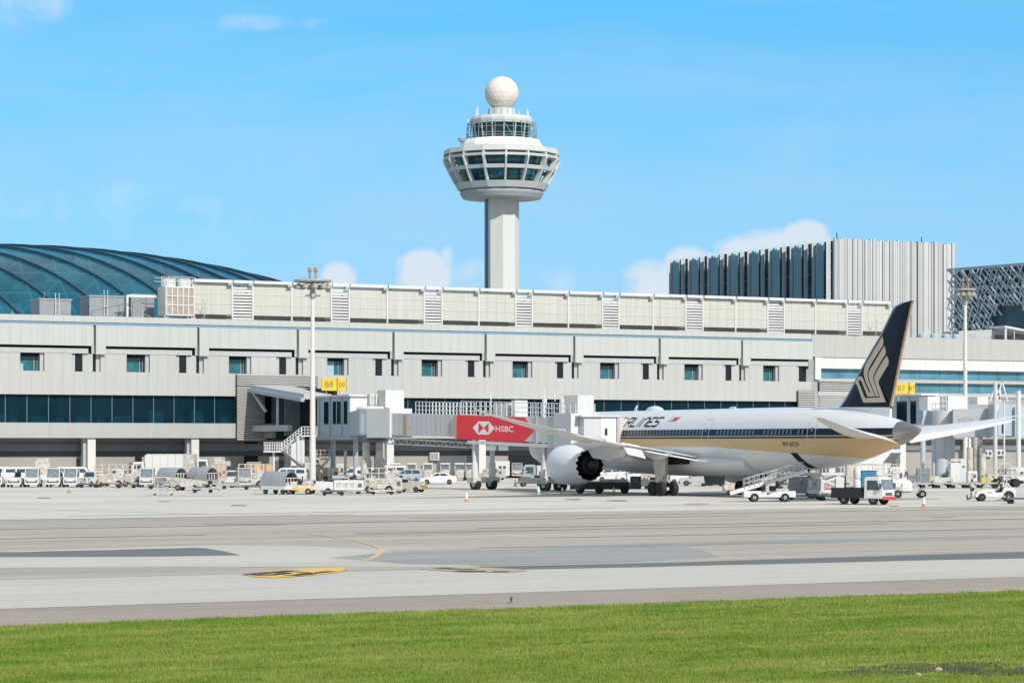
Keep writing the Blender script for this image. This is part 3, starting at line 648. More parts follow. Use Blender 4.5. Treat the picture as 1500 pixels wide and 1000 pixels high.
# lattice fronted building
LBp = (77.6, 440.0); ld_ = Vector((9.2, -13.0)).normalized(); lr = math.atan2(ld_.y, ld_.x)
LB = empty('lattice_building', (*LBp, 0), lr, 'dark blue building wrapped in a silver diagonal lattice at the far right', 'building')
MB().box(-2, 40, 1.2, 30, 0, 34.89).build('wall', M('lattice_back_wall', (.05, .115, .16), .5, var=.5, scale=.25), LB)
MB().box(-2.2, 41, -.4, 30.5, 35.0, 35.5).build('roof', M('lattice_roof', (.28, .36, .41), .5), LB)
lm = M('lattice_silver', (.46, .53, .58), .5, .15, var=.3); rr = random.Random(9)
nl = 0
def hole(x, z): return ((x-19)/11.0)**2+((z-26.0+.1*x)/3.6)**2 < 1
for lay in range(2):
    mb = MB()
    for i in range(36):
        for j in range(16):
            x0_, z0_ = -1.7+i*1.15+(.57 if j % 2 else 0)+rr.uniform(-.12, .12), 9.5+j*1.58
            if hole(x0_, z0_): continue
            yy = rr.uniform(-.3, .5)
            dxx = .95 if lay == 0 else -.95
            mb.bar((x0_-dxx*.75, yy+.3, z0_), (x0_+dxx*.75, yy-.3, z0_+1.75+.3*rr.random()), .06+.12*rr.random(), .3)
    mb.build('lattice_screen', lm, LB)
MB().box(15, 18.5, .2, 1.1, 27.5, 33.5).build('open_stair_wall', M('stair_tan', (.52, .45, .38), .7), LB)
MB().box(21, 24, .3, 1.1, 22, 24).build('panel', M('panel_bluegrey', (.16, .24, .29), .6), LB)
# ================================================================= shared helpers for free standing things
def text2d(s, height, shear=0.0, bold=0.0):             # outlines of built-in lettering as triangles: verts (x,y), faces, width
    cu = bpy.data.curves.new('lettering', 'FONT'); cu.body = s; cu.size = 1.0; cu.shear = shear; cu.offset = bold; cu.resolution_u = 3
    o = bpy.data.objects.new('lettering', cu); COL.objects.link(o)
    dg = bpy.context.evaluated_depsgraph_get(); me = o.evaluated_get(dg).to_mesh()
    v = [(p.co.x, p.co.y) for p in me.vertices]; f = [tuple(q.vertices) for q in me.polygons]
    o.evaluated_get(dg).to_mesh_clear(); bpy.data.objects.remove(o); bpy.data.curves.remove(cu)
    x0 = min(a for a, b in v); x1 = max(a for a, b in v); y0 = min(b for a, b in v); y1 = max(b for a, b in v); k = height/(y1-y0)
    return [((a-x0)*k, (b-y0)*k) for a, b in v], f, (x1-x0)*k
def flatmb(v2, f, fn): mb = MB(); mb.add([fn(a, b) for a, b in v2], f); return mb
# ================================================================= FLOODLIGHT MASTS
def mast(px, base_y, Y, top_py, label, wbot, wtop, headw):
    x, y, _ = W(px, 0, Y); s_ = F/Y; hgt = H+(HY-top_py)/s_
    o = empty('floodlight_mast', (x, y, 0), R(20), label, 'floodlight mast', 'apron floodlight masts')
    MB().lathe([(wbot*.75, 0), (wbot*.75, .25), (wbot/2, .3), (wtop/2, hgt-2.2)], 14).build('pole', M('mast_paint', (.66, .64, .60), .5, var=.1, scale=.5), o, True)
    MB().box(-wbot*.9, wbot*.9, -wbot*.9, wbot*.9, 0, .12).build('base_plate', grey, o)
    r = headw/2
    mb = MB().lathe([(r*.95, hgt-.28), (r, hgt-.2), (r, hgt-.02), (r*.93, hgt)], 18); 
    for i in range(9): a = 2*math.pi*i/9; mb.bar((0, 0, hgt-.5), (r*.95*math.cos(a), r*.95*math.sin(a), hgt-.15), .12)
    mb.lathe([(.3, hgt-2.2), (.42, hgt-1.9), (.3, hgt-1.2), (.25, hgt)], 12).build('lamp_ring', galv, o)
    mb = MB()
    for i in range(10):
        a = 2*math.pi*(i+.3)/10; cx, cy = r*.8*math.cos(a), r*.8*math.sin(a)
        l_ = MB().lathe([(.12, .3), (.34, .1), (.40, -.25), (.3, -.3)], 10, (cx, cy, hgt-.75)); l_.build('floodlight', M('lamp_housing', (.33, .32, .30), .45, var=.25), o, True)
    mb = MB()
    for i in range(4): a = 1.57*i+.4; mb.rod((.5*math.cos(a), .5*math.sin(a), hgt), (.5*math.cos(a), .5*math.sin(a), hgt+.9), .09); mb.lathe([(.1, hgt+.9), (.2, hgt+1.0), (.18, hgt+1.35), (.05, hgt+1.45)], 8, (.5*math.cos(a), .5*math.sin(a), 0))
    mb.build('beacon_lamps', M('beacon_brown', (.34, .24, .16), .5), o)
    mb = MB(); mb.box(-.9, .9, -.12, .12, hgt-1.9, hgt-1.75); mb.build('cross_arm', galv, o)
mast(458, 706, 296, 410, 'tall white floodlight mast with a lamp ring, standing left of the B8 gate sign', .78, .42, 4.5)
mast(1414, 700, 352, 423, 'white floodlight mast with a compact lamp ring behind the aircraft tail, by the B7 gate', .7, .45, 3.0)
# ================================================================= LEFT GATE (B8)
def frame(org, d):                                     # returns a point maker along d, across, up
    d = Vector(d).normalized(); c = Vector((-d.y, d.x))
    return lambda a, b, z: (org[0]+d.x*a+c.x*b, org[1]+d.y*a+c.y*b, z)
def obox(mb, P, a0, a1, b0, b1, z0, z1, z0b=None, z1b=None):
    z0b = z0 if z0b is None else z0b; z1b = z1 if z1b is None else z1b
    return mb.add([P(a0,b0,z0),P(a1,b0,z0b),P(a1,b1,z0b),P(a0,b1,z0),P(a0,b0,z1),P(a1,b0,z1b),P(a1,b1,z1b),P(a0,b1,z1)],
                  [(0,3,2,1),(4,5,6,7),(0,1,5,4),(1,2,6,5),(2,3,7,6),(3,0,4,7)])
bridge_grey = M('bridge_pale_grey', (.56, .58, .60), .5, var=.06, scale=.6, streak=True, dirt=(.5, .5, .5))
cabin_blue = M('cabin_blue_grey', (.36, .45, .52), .5, var=.08)
cabin_white = M('cabin_white', (.74, .77, .78), .5, var=.06)
# --- fixed link from the building with its canopy
c0 = W(513, 638, 318)[:2]; A = frame(c0, (C_, S_, 0))
LK = empty('boarding_link', (c0[0], c0[1], 0), 0, 'blue grey fixed boarding link with tall dark windows under the B8 sign', 'boarding link')
og = (c0[0], c0[1], 0)
zt, zb = 10.9, 5.93
obox(MB(), A, 0, 2.3, 0, 10.4, zb, zt).build('cabin', cabin_blue, LK, org=og)
obox(MB(), A, .02, 2.28, -.03, -.003, zb+.02, zt-.02).build('sunlit_front_panel', cabin_white, LK, org=og)  # white sheet over the sunward cabin face: sunlight put into its colour
obox(MB(), A, -.35, 2.7, -.4, 10.9, zt+.003, zt+.22).build('roof', white, LK, org=og)
obox(MB(), A, -.12, 2.45, -.15, 10.6, zb-.5, zb-.003).build('floor_beam', M('beam_blue_grey', (.33, .40, .46), .5), LK, org=og)
for (b0, b1) in ((.9, 1.9), (2.9, 5.3), (6.7, 8.1)):
    w_ = obox(MB(), A, -.05, -.003, b0, b1, 7.4, 10.3).build('window', darkglass, LK, org=og)
    if b1-b0 > 2: obox(MB(), A, -.07, -.052, (b0+b1)/2-.09, (b0+b1)/2+.09, 7.4, 10.3).build('frame', cabin_blue, w_, org=og)
for b_ in (.1, 2.4, 6.0, 9.4): obox(MB(), A, -.1, -.004, b_, b_+.28, zb, zt).build('wall_post', M('post_blue_grey', (.30, .38, .45), .5), LK, org=og)
Lz = 34.0
mb = MB(); obox(mb, A, -1.4, 3.6, 11.2, Lz, 10.75, 11.35, 12.6, 13.2)
mb.v = []; mb.f = []
P0 = [A(-1.6, 11.0, 10.7), A(3.6, 11.0, 10.7), A(3.6, 29.5, 12.3), A(-1.6, 29.5, 12.3), A(-1.6, 11.0, 11.35), A(3.6, 11.0, 11.35), A(3.6, 29.5, 12.95), A(-1.6, 29.5, 12.95)]
mb.add(P0, [(0,3,2,1),(4,5,6,7),(0,1,5,4),(1,2,6,5),(2,3,7,6),(3,0,4,7)]).build('canopy_roof', M('canopy_grey', (.47, .48, .49), .6), LK, org=og)
mb = MB(); mb.bar(A(-1.75, 11, 10.62), A(-1.75, 29.5, 12.2), .5).build('canopy_gutter', cabin_blue, LK, org=og)
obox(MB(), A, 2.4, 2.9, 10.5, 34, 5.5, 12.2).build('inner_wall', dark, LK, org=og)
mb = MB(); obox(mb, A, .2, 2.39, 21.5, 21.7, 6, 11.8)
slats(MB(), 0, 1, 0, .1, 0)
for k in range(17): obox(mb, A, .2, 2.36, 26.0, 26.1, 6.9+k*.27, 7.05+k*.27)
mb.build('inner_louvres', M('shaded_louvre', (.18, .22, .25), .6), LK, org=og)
mb = MB(); obox(mb, A, -1.3, -.7, 17, 29.5, 6.6, 7.4).build('edge_beam', M('beam_grey_blue', (.40, .46, .50), .6), LK, org=og)
MB().bar(A(-1.3, 20.5, 6.9), A(-1.3, 20.5, 11.7), .32).build('canopy_strut', M('strut_pale_blue', (.50, .58, .64), .5), LK, org=og); MB().bar(A(-1.3, 29.2, 12.0), A(-1.3, 24.6, 9.3), .3).build('canopy_strut', MATS['strut_pale_blue'], LK, org=og)
for a_, b_ in ((1.2, 1.0), (1.2, 8.0), (1.2, 15), (1.2, 23)): mb = MB(); p = A(a_, b_, 0); mb.rod((p[0], p[1], 0), (p[0], p[1], zb-.45), .34).build('column', M('link_column', (.34, .40, .45), .5), LK, True, org=og)
# --- gate sign
def gate_sign(px0, px1, px2, py0, py1, Y, txt, label):
    x0, _, z1 = W(px0, py0, Y); x1, _, z0 = W(px1, py1, Y); x2 = W(px2, 0, Y)[0]
    o = empty('gate_sign', (x0, Y, z0), 0, label, 'gate sign', 'yellow gate number signs'); h_ = z1-z0
    for i, (a, b) in enumerate(((0, x1-x0-.06), (x1-x0+.06, x2-x0))):
        p_ = MB().box(a, b, 0, .35, 0, h_).build('sign_panel', yellow, o, bevel=.03)
        fr = MB(); w_ = b-a
        fr.box(a-.04, a-.002, -.03, .3, -.02, h_+.02); fr.box(b+.002, b+.04, -.03, .3, -.02, h_+.02); fr.build('edge_frame', green, p_)
        v2, f, tw = text2d(txt, h_*(.46 if i == 0 else .42)); ox = a+(w_-tw*(1 if i == 0 else .8))/2; kx = 1 if i == 0 else .8
        flatmb(v2, f, lambda u, v: (ox+u*kx, -.012, h_*.27+v)).build('lettering', green, p_)
    for a in (.6, (x2-x0)*.72): MB().rod((a, .2, -.9), (a, .2, 0), .07).build('bracket', grey, o)
gate_sign(471, 494, 507, 553.5, 572, 322, 'B8', 'yellow B8 gate sign above the blue grey boarding link by the left floodlight mast')
gate_sign(1310, 1331.5, 1340.5, 560.5, 577, 336, 'B7', 'yellow B7 gate sign just right of the aircraft tail fin')
# --- jet bridge
rot = W(546, 0, 285)[:2]; JP = frame(rot, (22.7, -25.0, 0)); jd = (22.7/33.77, -25/33.77)
JB = empty('jet_bridge', (rot[0], rot[1], 0), 0, 'long grey telescopic jet bridge carrying a red HSBC panel to the aircraft door', 'jet bridge'); og = (rot[0], rot[1], 0)
def jq(px, b=-1.5):
    k = (px-CX)/F; x0 = rot[0]-jd[1]*b; y0 = rot[1]+jd[0]*b
    return (k*y0-x0)/(jd[0]-k*jd[1])
def jz(px, py, b=-1.5): q = jq(px, b); return H+(HY-py)*(rot[1]+jd[1]*q+jd[0]*b)/F
MB().lathe([(1.5, 5.9), (1.5, 8.75)], 28, (rot[0], rot[1], 0)).build('rotunda', M('rotunda_blue_white', (.62, .68, .72), .45, var=.05), JB, True, org=og)
MB().lathe([(1.85, 8.753), (1.9, 8.9), (1.7, 9.1), (.1, 9.25)], 28, (rot[0], rot[1], 0)).build('rotunda_roof', white, JB, True, org=og)
MB().lathe([(1.4, 5.1), (1.75, 5.3), (1.75, 5.89)], 28, (rot[0], rot[1], 0)).build('rotunda_base', dgrey, JB, True, org=og)
cc = frame((rot[0], rot[1]), (c0[0]+1.0-rot[0], c0[1]-rot[1], 0)); cl_ = math.hypot(c0[0]+1-rot[0], c0[1]-rot[1])
obox(MB(), cc, 1.2, cl_-.1, -1.15, 1.15, 5.95, 8.9).build('connecting_corridor', cabin_blue, JB, org=og)
qa, qb, qc, qd = jq(566), jq(572), jq(668), jq(852)
obox(MB(), JP, .9, qb, -1.62, 1.62, 5.6, 8.85).build('collar', white, JB, org=og)
obox(MB(), JP, qb, qc+.6, -1.35, 1.35, 5.9, 8.33, 5.66, 8.0).build('inner_tunnel', bridge_grey, JB, org=og)
mb = MB()
for k in range(14): q = qb+.6+k*(qc-qb)/14.2; zz = -.03*(q-qb); obox(mb, JP, q-.03, q+.03, -1.372, -1.353, 5.93+zz, 8.29+zz)
mb.build('panel_seams', M('seam_grey', (.42, .43, .45), .6), JB, org=og)
q_ = jq(592); obox(MB(), JP, q_-.28, q_+.22, -1.376, -1.3535, 5.9, 8.1).build('rust_streak', M('rust_stain', (.50, .32, .19), .8, var=.3, scale=1.5, streak=True), JB, org=og)
obox(MB(), JP, qc, qd, -1.55, 1.55, 5.49, 8.06, 4.86, 7.5).build('outer_tunnel', bridge_grey, JB, org=og)
obox(MB(), JP, qc-.12, qc+.1, -1.62, 1.62, 5.42, 8.14).build('tunnel_frame', M('frame_tan', (.40, .32, .24), .6), JB, org=og)
q_ = jq(786); obox(MB(), JP, q_-.1, q_+.15, -1.64, 1.64, 4.95, 7.78).build('tunnel_frame', trim_grey, JB, org=og)
def onface(px, py, b=-1.565): return JP(jq(px, b), b, jz(px, py, b))
rp = [(669, 607.3), (768.5, 611.2), (782.5, 631.5), (766, 647.8), (667.5, 642)]
redpan = MB(); n_ = len(rp); redpan.add([onface(*p) for p in rp]+[onface(*p, -1.552) for p in rp], [tuple(range(n_)), tuple(range(2*n_-1, n_-1, -1))]+[(i, n_+i, n_+(i+1) % n_, (i+1) % n_) for i in range(n_)])
RP = redpan.build('advert_panel', M('advert_red', (.78, .035, .05), .45, var=.05), JB, org=og)
def zp(l): return [(560+a/5, 540+b/5) for a, b in l]
hexa = zp([(662, 432), (705, 384), (780, 385), (823, 435), (780, 481), (700, 480)])
mb = MB(); mb.add([onface(*p, -1.575) for p in hexa], [tuple(range(6))]); mb.build('hexagon_logo', M('logo_white', (.85, .85, .83), .5), RP, org=og)
mb = MB()
for tr in (zp([(706, 394), (742, 433), (703, 473)]), zp([(779, 396), (742, 433), (777, 471)])): mb.add([onface(*p, -1.582) for p in tr], [(0, 1, 2)])
mb.build('logo_triangles', MATS['advert_red'], RP, org=og)
v2, f, tw = text2d('HSBC', 1.0, 0, .012); p0, p1 = zp([(830, 460), (961, 417)])
flatmb(v2, f, lambda u, v: onface(p0[0]+(p1[0]-p0[0])*u/tw, p0[1]+(p1[1]-p0[1])*v+ .022*(p1[0]-p0[0])*u/tw, -1.575)).build('lettering', MATS['logo_white'], RP, org=og)
# truss, rails, plant on the roof
mb = MB(); mb.bar(JP(qb-1, -1.3, 5.55), JP(jq(690), -1.3, 5.0), .16).bar(JP(qb-1, -1.3, 4.95), JP(jq(690), -1.3, 4.5), .16)
nT = 22
for k in range(nT):
    qA, qB = qb-1+(jq(690)-qb+1)*k/nT, qb-1+(jq(690)-qb+1)*(k+1)/nT; zA, zB = 5.55-.55*k/nT, 4.95-.45*(k+1)/nT
    zc_, zd_ = 4.95-.45*k/nT, 5.55-.55*(k+1)/nT
    mb.bar(JP(qA, -1.3, zA if k % 2 else zc_), JP(qB, -1.3, zB if k % 2 else zd_), .09)
mb.build('cable_truss', galv, JB, org=og)
mb = MB(); mb.bar(JP(jq(686), -1.45, 5.1), JP(qd, -1.45, 4.55), .4, .35); mb.build('underbeam', white, JB, org=og)
def railing(P, q0, q1, b, z0, z1, h_=1.25, n=9, name='guard_rail', root=None, og=None, mat=white):
    mb = MB()
    for k in range(n+1): q = q0+(q1-q0)*k/n; z = z0+(z1-z0)*k/n; mb.bar(P(q, b, z), P(q, b, z+h_), .08)
    for e_ in (.3, .65, 1.0): mb.bar(P(q0, b, z0+h_*e_), P(q1, b, z1+h_*e_), .07)
    return mb.build(name, mat, root, org=og)
railing(JP, jq(606), jq(667), -1.2, 8.25, 8.05, 1.3, 12, root=JB, og=og); railing(JP, jq(606), jq(667), 1.2, 8.25, 8.05, 1.3, 12, root=JB, og=og)
railing(JP, jq(674), jq(842), -1.35, 8.05, 7.55, 1.45, 22, root=JB, og=og); railing(JP, jq(674), jq(842), 1.35, 8.05, 7.55, 1.45, 22, root=JB, og=og)
obox(MB(), JP, jq(716), jq(738), -.9, 1.0, 7.85, 9.2).build('roof_unit', M('unit_pale', (.60, .61, .60), .6), JB, org=og)
obox(MB(), JP, jq(744), jq(749), -1, .8, 7.75, 9.5).build('roof_unit', white, JB, org=og)
obox(MB(), JP, jq(822), jq(842), -1.1, 1.2, 7.6, 9.9).build('roof_unit', M('unit_pale', (.60, .61, .60), .6), JB, org=og)
ac = frame(W(580, 0, 284)[:2], (C_, S_, 0))
for (a0, a1, b0, b1, z0, z1) in ((-1.3, 1.0, 0, 2.2, 8.95, 10.95), (-1.0, .9, -.3, 2.4, 8.2, 8.947)):
    obox(MB(), ac, a0, a1, b0, b1, z0, z1).build('air_conditioner', M('ac_grey_white', (.62, .64, .64), .5), JB, org=og)
for (p_, w_) in ((552, .75), (543, .6)):
    a2 = frame(W(p_, 0, 285)[:2], (C_, S_, 0)); u_ = obox(MB(), a2, -.1, w_+.35, 0, .8, 9.3, 10.5).build('vent_cabinet', white, JB, org=og)
    mb = MB()
    for k in range(7): obox(mb, a2, 0, w_+.25, -.03, -.003, 9.4+k*.15, 9.48+k*.15)
    mb.build('slats', beige, u_, org=og)
mb = MB()
for k in range(16): a_, b_ = k/16, (k+1)/16; qq = lambda f_: jq(586)+(jq(668)-jq(586))*f_; mb.rod(JP(qq(a_), -1.3, 5.35-.42*math.sin(math.pi*((a_*3) % 1))-.3*a_), JP(qq(b_), -1.3, 5.35-.42*math.sin(math.pi*((b_*3) % 1 if b_ < 1 else 1))-.3*b_), .07, n=6)
mb.build('hose', dgrey, JB, True, org=og)
for px in (600, 640, 655): q = jq(px); obox(MB(), JP, q-.16, q+.16, -1.379, -1.374, 6.5, 6.85).build('notice_plate', M('notice_plate', (.62, .60, .30), .6), JB, org=og)
# legs and drive wheels
def bogie(q, ztop, lab):
    for b_ in (-1.25, 1.25):
        mb = MB(); p = JP(q, b_, 0); mb.rod((p[0], p[1], 1.0), (p[0], p[1], ztop), .26, .26, 12); mb.rod((p[0], p[1], 1.0), (p[0], p[1], 2.9), .36, .36, 12); mb.build('lift_leg', white, JB, True, org=og)
    obox(MB(), JP, q-.5, q+.5, -1.9, 1.9, .75, 1.35).build('drive_axle', whitew, JB, org=og, bevel=.05)
    for b_ in (-1.15, 1.15):
        p, p2 = JP(q, b_-.32, .56), JP(q, b_+.32, .56); w_ = MB().rod(JP(q-.65*0, b_-.3, .62), JP(q, b_+.3, .62), .62, .62, 20).build('drive_wheel', black, JB, True, org=og)
        MB().rod(JP(q, b_-.33, .62), JP(q, b_+.33, .62), .28, .28, 14).build('hub', whitew, w_, True, org=og)
bogie(jq(693), 5.4, ''); bogie(jq(795), 9.6, '')
obox(MB(), JP, jq(801), jq(813), -1.5, -.6, 3.6, 4.7).build('drive_cabinet', whitew, JB, org=og)
q_ = jq(795); mb = MB(); mb.bar(JP(q_-3, -2.0, 1.0), JP(q_+3, -2.0, 1.0), .12).bar(JP(q_-3, -2, .45), JP(q_-3, -2, 1.0), .1).bar(JP(q_+3, -2, .45), JP(q_+3, -2, 1.0), .1).bar(JP(q_+.4, -1.3, 4.2), JP(q_+2.2, -1.3, 1.2), .08); mb.build('wheel_guard', whitew, JB, org=og)
mb = MB(); mb.bar(JP(q_, -1.25, 9.6), JP(q_, -1.25, 10.6), .1).bar(JP(q_+1.6, -1.25, 9.3), JP(q_+1.6, -1.25, 10.4), .1).bar(JP(jq(716), -1.2, 8), JP(jq(716), -1.2, 10.4), .12); mb.build('roof_lamp_posts', white, JB, org=og)
for a_, k in ((-.75, 0), (.75, 1)):
    mb = MB(); x_ = rot[0]+a_; mb.lathe([(.62, 0), (.62, 1.6), (.6, 2.9), (.42, 3.6), (.40, 5.15)], 14, (x_, rot[1], 0)); mb.build('rotunda_column', whitew, JB, True, org=og)
mb = MB()
for px in (719, 737): q = jq(px); obox(mb, JP, q-.75, q+.75, -1.5, -1.35, 4.2, 4.72)
mb.build('underslung_boxes', cabin_white, JB, org=og)
# cab at the aircraft door
kx = W(903, 0, 249.35)[:2]; K = frame(kx, (C_, S_, 0))
obox(MB(), K, -3.7, 0, 0, 7.5, 4.55, 7.55).build('cab', bridge_grey, JB, org=og, bevel=.06)
obox(MB(), K, -1.75, -.1, -.05, -.004, 4.6, 7.4).build('cab_door_panel', cabin_white, JB, org=og)
obox(MB(), K, -1.35, -1.08, -.08, -.052, 5.75, 6.45).build('cab_window', darkglass, JB, org=og)
obox(MB(), K, -4.1, .3, -.25, 7, 7.553, 7.7).build('cab_roof', white, JB, org=og)
obox(MB(), K, -4.6, -3.72, 1, 4.5, 4.2, 7.9).build('cab_pillar', white, JB, org=og)
obox(MB(), K, .003, .3, -.1, 3.4, 4.5, 7.65).build('canopy_frame', trim_grey, JB, org=og)
rings = []
for i in range(13):
    a_ = .3+i*.12; g_ = .10 if i % 2 else 0
    rings.append([K(a_, g_-.05, 4.45+g_), K(a_+.085*i, g_-.05, 7.5-g_-.02*i), K(a_+.085*i, 3.3-g_, 7.5-g_-.02*i), K(a_, 3.3-g_, 4.45+g_)])
MB().loft(rings, False).build('door_bellows', M('bellows_cream', (.60, .56, .50), .8, var=.1), JB, org=og)
# --- stair tower beside the link
so = W(413, 0, 321)[:2]; Q = frame(so, (1, .1, 0)); ST = empty('stair_tower', (so[0], so[1], 0), 0, 'white steel stair with two flights and railings rising to the boarding link', 'stair'); og = (so[0], so[1], 0)
sx = lambda px: (px-413)*321/F
z1_, z2_ = 4.0, 6.0
obox(MB(), Q, sx(386), sx(413), 0, 1.6, z1_-.15, z1_).build('landing', cabin_white, ST, org=og); obox(MB(), Q, sx(441), sx(464), 0, 1.6, z2_-.15, z2_).build('top_platform', cabin_white, ST, org=og)
def flight(a0, z0, a1, z1, nm, b0=0, b1=1.4):
    mb = MB()
    for b_ in (b0, b1): mb.bar(Q(a0, b_, z0), Q(a1, b_, z1), .12, .32)
    mb.build('stringer', dgrey if nm else grey, ST, org=og)
    n = 11; mb = MB()
    for k in range(n): a = a0+(a1-a0)*(k+.5)/n; z = z0+(z1-z0)*(k+.5)/n; obox(mb, Q, a-.13, a+.13, b0, b1, z, z+.05)
    mb.build('treads', galv, ST, org=og)
    for b_ in (b0, b1): railing(Q, a0, a1, b_, z0, z1, 1.05, 7, 'handrail', ST, og)
flight(sx(413), z1_, sx(442), z2_, 0, 1.7, 2.9); flight(sx(413), z1_, sx(469), .05, 1)
railing(Q, sx(386), sx(412), 0, z1_, z1_, 1.1, 8, 'handrail', ST, og); railing(Q, sx(386), sx(386)+.01, 0, z1_, z1_, 1.1, 1, 'handrail', ST, og); railing(Q, sx(442), sx(464), 0, z2_, z2_, 1.1, 5, 'handrail', ST, og)
mb = MB()
for k in range(7): obox(mb, Q, sx(387)+k*.33, sx(387)+k*.33+.05, -.02, .02, z1_, z1_+1.0)
mb.build('balusters', white, ST, org=og)
for px in (401, 443, 437): mb = MB(); p = Q(sx(px), .8, 0); mb.rod((p[0], p[1], 0), (p[0], p[1], z1_-.15 if px == 401 else z2_-.16), .16 if px == 401 else .3).build('column', white, ST, org=og)
obox(MB(), Q, sx(446), sx(456), -.6, 0.4, 0, 2.6).build('cabinet', cream, ST, org=og)
# --- right gate (B7)
c7 = W(1350, 0, 334)[:2]; A7 = frame(c7, (C_, S_, 0)); og = (c7[0], c7[1], 0)
J7 = empty('jet_bridge', (c7[0], c7[1], 0), 0, 'grey jet bridge of gate B7 on thick columns, partly behind the aircraft tailplane', 'jet bridge')
zf = lambda py, Y=334: H+(HY-py)*Y/F
obox(MB(), A7, 0, 2.2, 0, 11.5, zf(622), zf(579)).build('cabin', cabin_blue, J7, org=og)
for b0, b1 in ((1.2, 2.4), (3.2, 5.4), (7.4, 8.6)): obox(MB(), A7, -.05, -.003, b0, b1, 7.6, 10.6).build('window', darkglass, J7, org=og)
obox(MB(), A7, -.3, 2.5, -.3, 11.8, zf(579)+.003, zf(576.5)).build('roof', cabin_white, J7, org=og)
for px0, px1, y0, y1, nm in ((1359, 1377, 581, 600, 'roof_cabinet'), (1389, 1420, 580, 602, 'roof_cabinet'), (1432, 1449, 581, 592, 'roof_cabinet')):
    p = frame(W(px0, 0, 330)[:2], (1, .3, 0)); obox(MB(), p, 0, (px1-px0)*330/F, 0, 2.5, zf(y1, 330), zf(y0, 330)).build(nm, cabin_white, J7, org=og)
p = frame(W(1376, 0, 329)[:2], (1, .3, 0)); railing(p, 0, 1.0, 0, zf(602), zf(602), 2.0, 2, root=J7, og=og)
ro = W(1385, 0, 330); MB().lathe([(1.7, zf(630)), (1.7, zf(602))], 24, (ro[0], ro[1], 0)).build('rotunda', bridge_grey, J7, True, org=og)
p = frame(W(1396, 0, 326)[:2], (1, -.12, 0)); L7 = (1452-1396)*326/F
tun7 = obox(MB(), p, 0, L7, 0, 2.8, zf(640, 326), zf(598.5, 326)).build('tunnel', M('bridge_mid_grey', (.43, .45, .47), .5, var=.06), J7, org=og, bevel=.05)
obox(MB(), p, L7-.5, L7-.2, -.08, 2.9, zf(641, 326), zf(597, 326)).build('tunnel_frame', trim_grey, J7, org=og)
v2, f, tw = text2d('HSBC', .75, 0, .01); flatmb(v2, f, lambda u, v: p(.65+u*1.05, -.03, zf(619, 326)+v)).build('faded_lettering', M('ghost_lettering', (.36, .375, .39), .7), tun7, org=og)
p = frame(W(1462, 0, 322)[:2], (1, .25, 0)); obox(MB(), p, 0, 5.5, 0, 3, zf(638, 322), zf(592, 322)).build('outer_tunnel', cabin_blue, J7, org=og); obox(MB(), p, 2.1, 3.4, -.6, 3.1, zf(640, 322), zf(596, 322)).build('end_frame', M('end_frame_blue', (.42, .50, .56), .5), J7, org=og)
obox(MB(), p, .5, .9, -.05, -.003, zf(634, 322), zf(616, 322)).build('window', darkglass, J7, org=og)
def pole(px, Y, py_top, r, nm, root, og, mat, bottom=0): x, y, z = W(px, py_top, Y); MB().lathe([(r, bottom), (r, z)], 14, (x, y, 0)).build(nm, mat, root, True, org=og)
for px, r in ((1352, .35), (1368, .3), (1380, 1.0), (1388, .95)): pole(px, 330, 632, r, 'column', J7, og, M('link_column_pale', (.46, .50, .54), .5))
pole(1431, 326, 640, .75, 'column', J7, og, whitew)
for px, t_ in ((1421, 655), (1439, 655)): pole(px, 325, t_, .45, 'column', J7, og, whitew)
pole(1458, 318, 560, .26, 'lift_leg', J7, og, bridge_grey); pole(1492, 318, 572, .30, 'lift_leg', J7, og, white); pole(1471, 318, 588, .1, 'lift_leg', J7, og, white)
mb = MB(); 
for (a, b, c_, d_) in ((1459, 590, 1468, 558), (1468, 558, 1476, 588), (1459, 566, 1467, 592), (1450, 588, 1457, 569), (1459, 610, 1466, 572)):
    mb.bar(W(a, b, 318), W(c_, d_, 318), .16)
mb.build('cable_frame', white, J7, org=og)
# ================================================================= AIRCRAFT
AX, AY = 18.6, 240.9
AP = empty('airliner', (AX, AY, 0), TH-math.pi/2, 'large white airliner with navy and bronze stripes and a gold bird on its tail', 'aircraft')
def PS(px, py, l=0.0):
    k = (px-CX)/F; s = (k*(AY-S_*l)-AX+C_*l)/(S_+k*C_); return s, H+(HY-py)*(AY-C_*s-S_*l)/F
st = [(-34.9, 4.75, 4.45, .12), (-34.3, 5.45, 3.75, .75), (-33.2, 6.1, 3.15, 1.35), (-31.5, 6.95, 2.7, 2.05), (-29.5, 7.7, 2.45, 2.55), (-27, 8.1, 2.3, 2.8), (-24, 8.2, 2.25, 2.885), (-10, 8.2, 2.25, 2.885), (5, 8.22, 2.25, 2.885), (12, 8.23, 2.3, 2.885), (16.4, 8.2, 2.5, 2.86), (20.65, 8.1, 2.78, 2.72), (23.5, 7.92, 3.15, 2.48), (25.9, 7.68, 3.68, 2.12), (28.7, 7.24, 4.38, 1.52), (30.7, 6.85, 4.88, 1.02)]
cone = [(30.7, 6.85, 4.88, 1.02), (31.6, 6.62, 5.15, .78), (32.5, 6.4, 5.55, .48), (33.1, 6.22, 5.9, .2)]
def ring(s, zt, zb, w, n=56): return [(s, w*math.cos(2*math.pi*i/n), (zt+zb)/2+(zt-zb)/2*math.sin(2*math.pi*i/n)) for i in range(n)]
m, t, b = newmat('airliner_paint', .28)
x = t.xyz(t.obj()); zz, ss = x[2], x[0]
def rng_(v, lo, hi): return t.math('MULTIPLY', t.math('GREATER_THAN', v, lo), t.math('LESS_THAN', v, hi))
n_ = t.noise(t.obj((.3, .3, .3)), 1.0, 4)
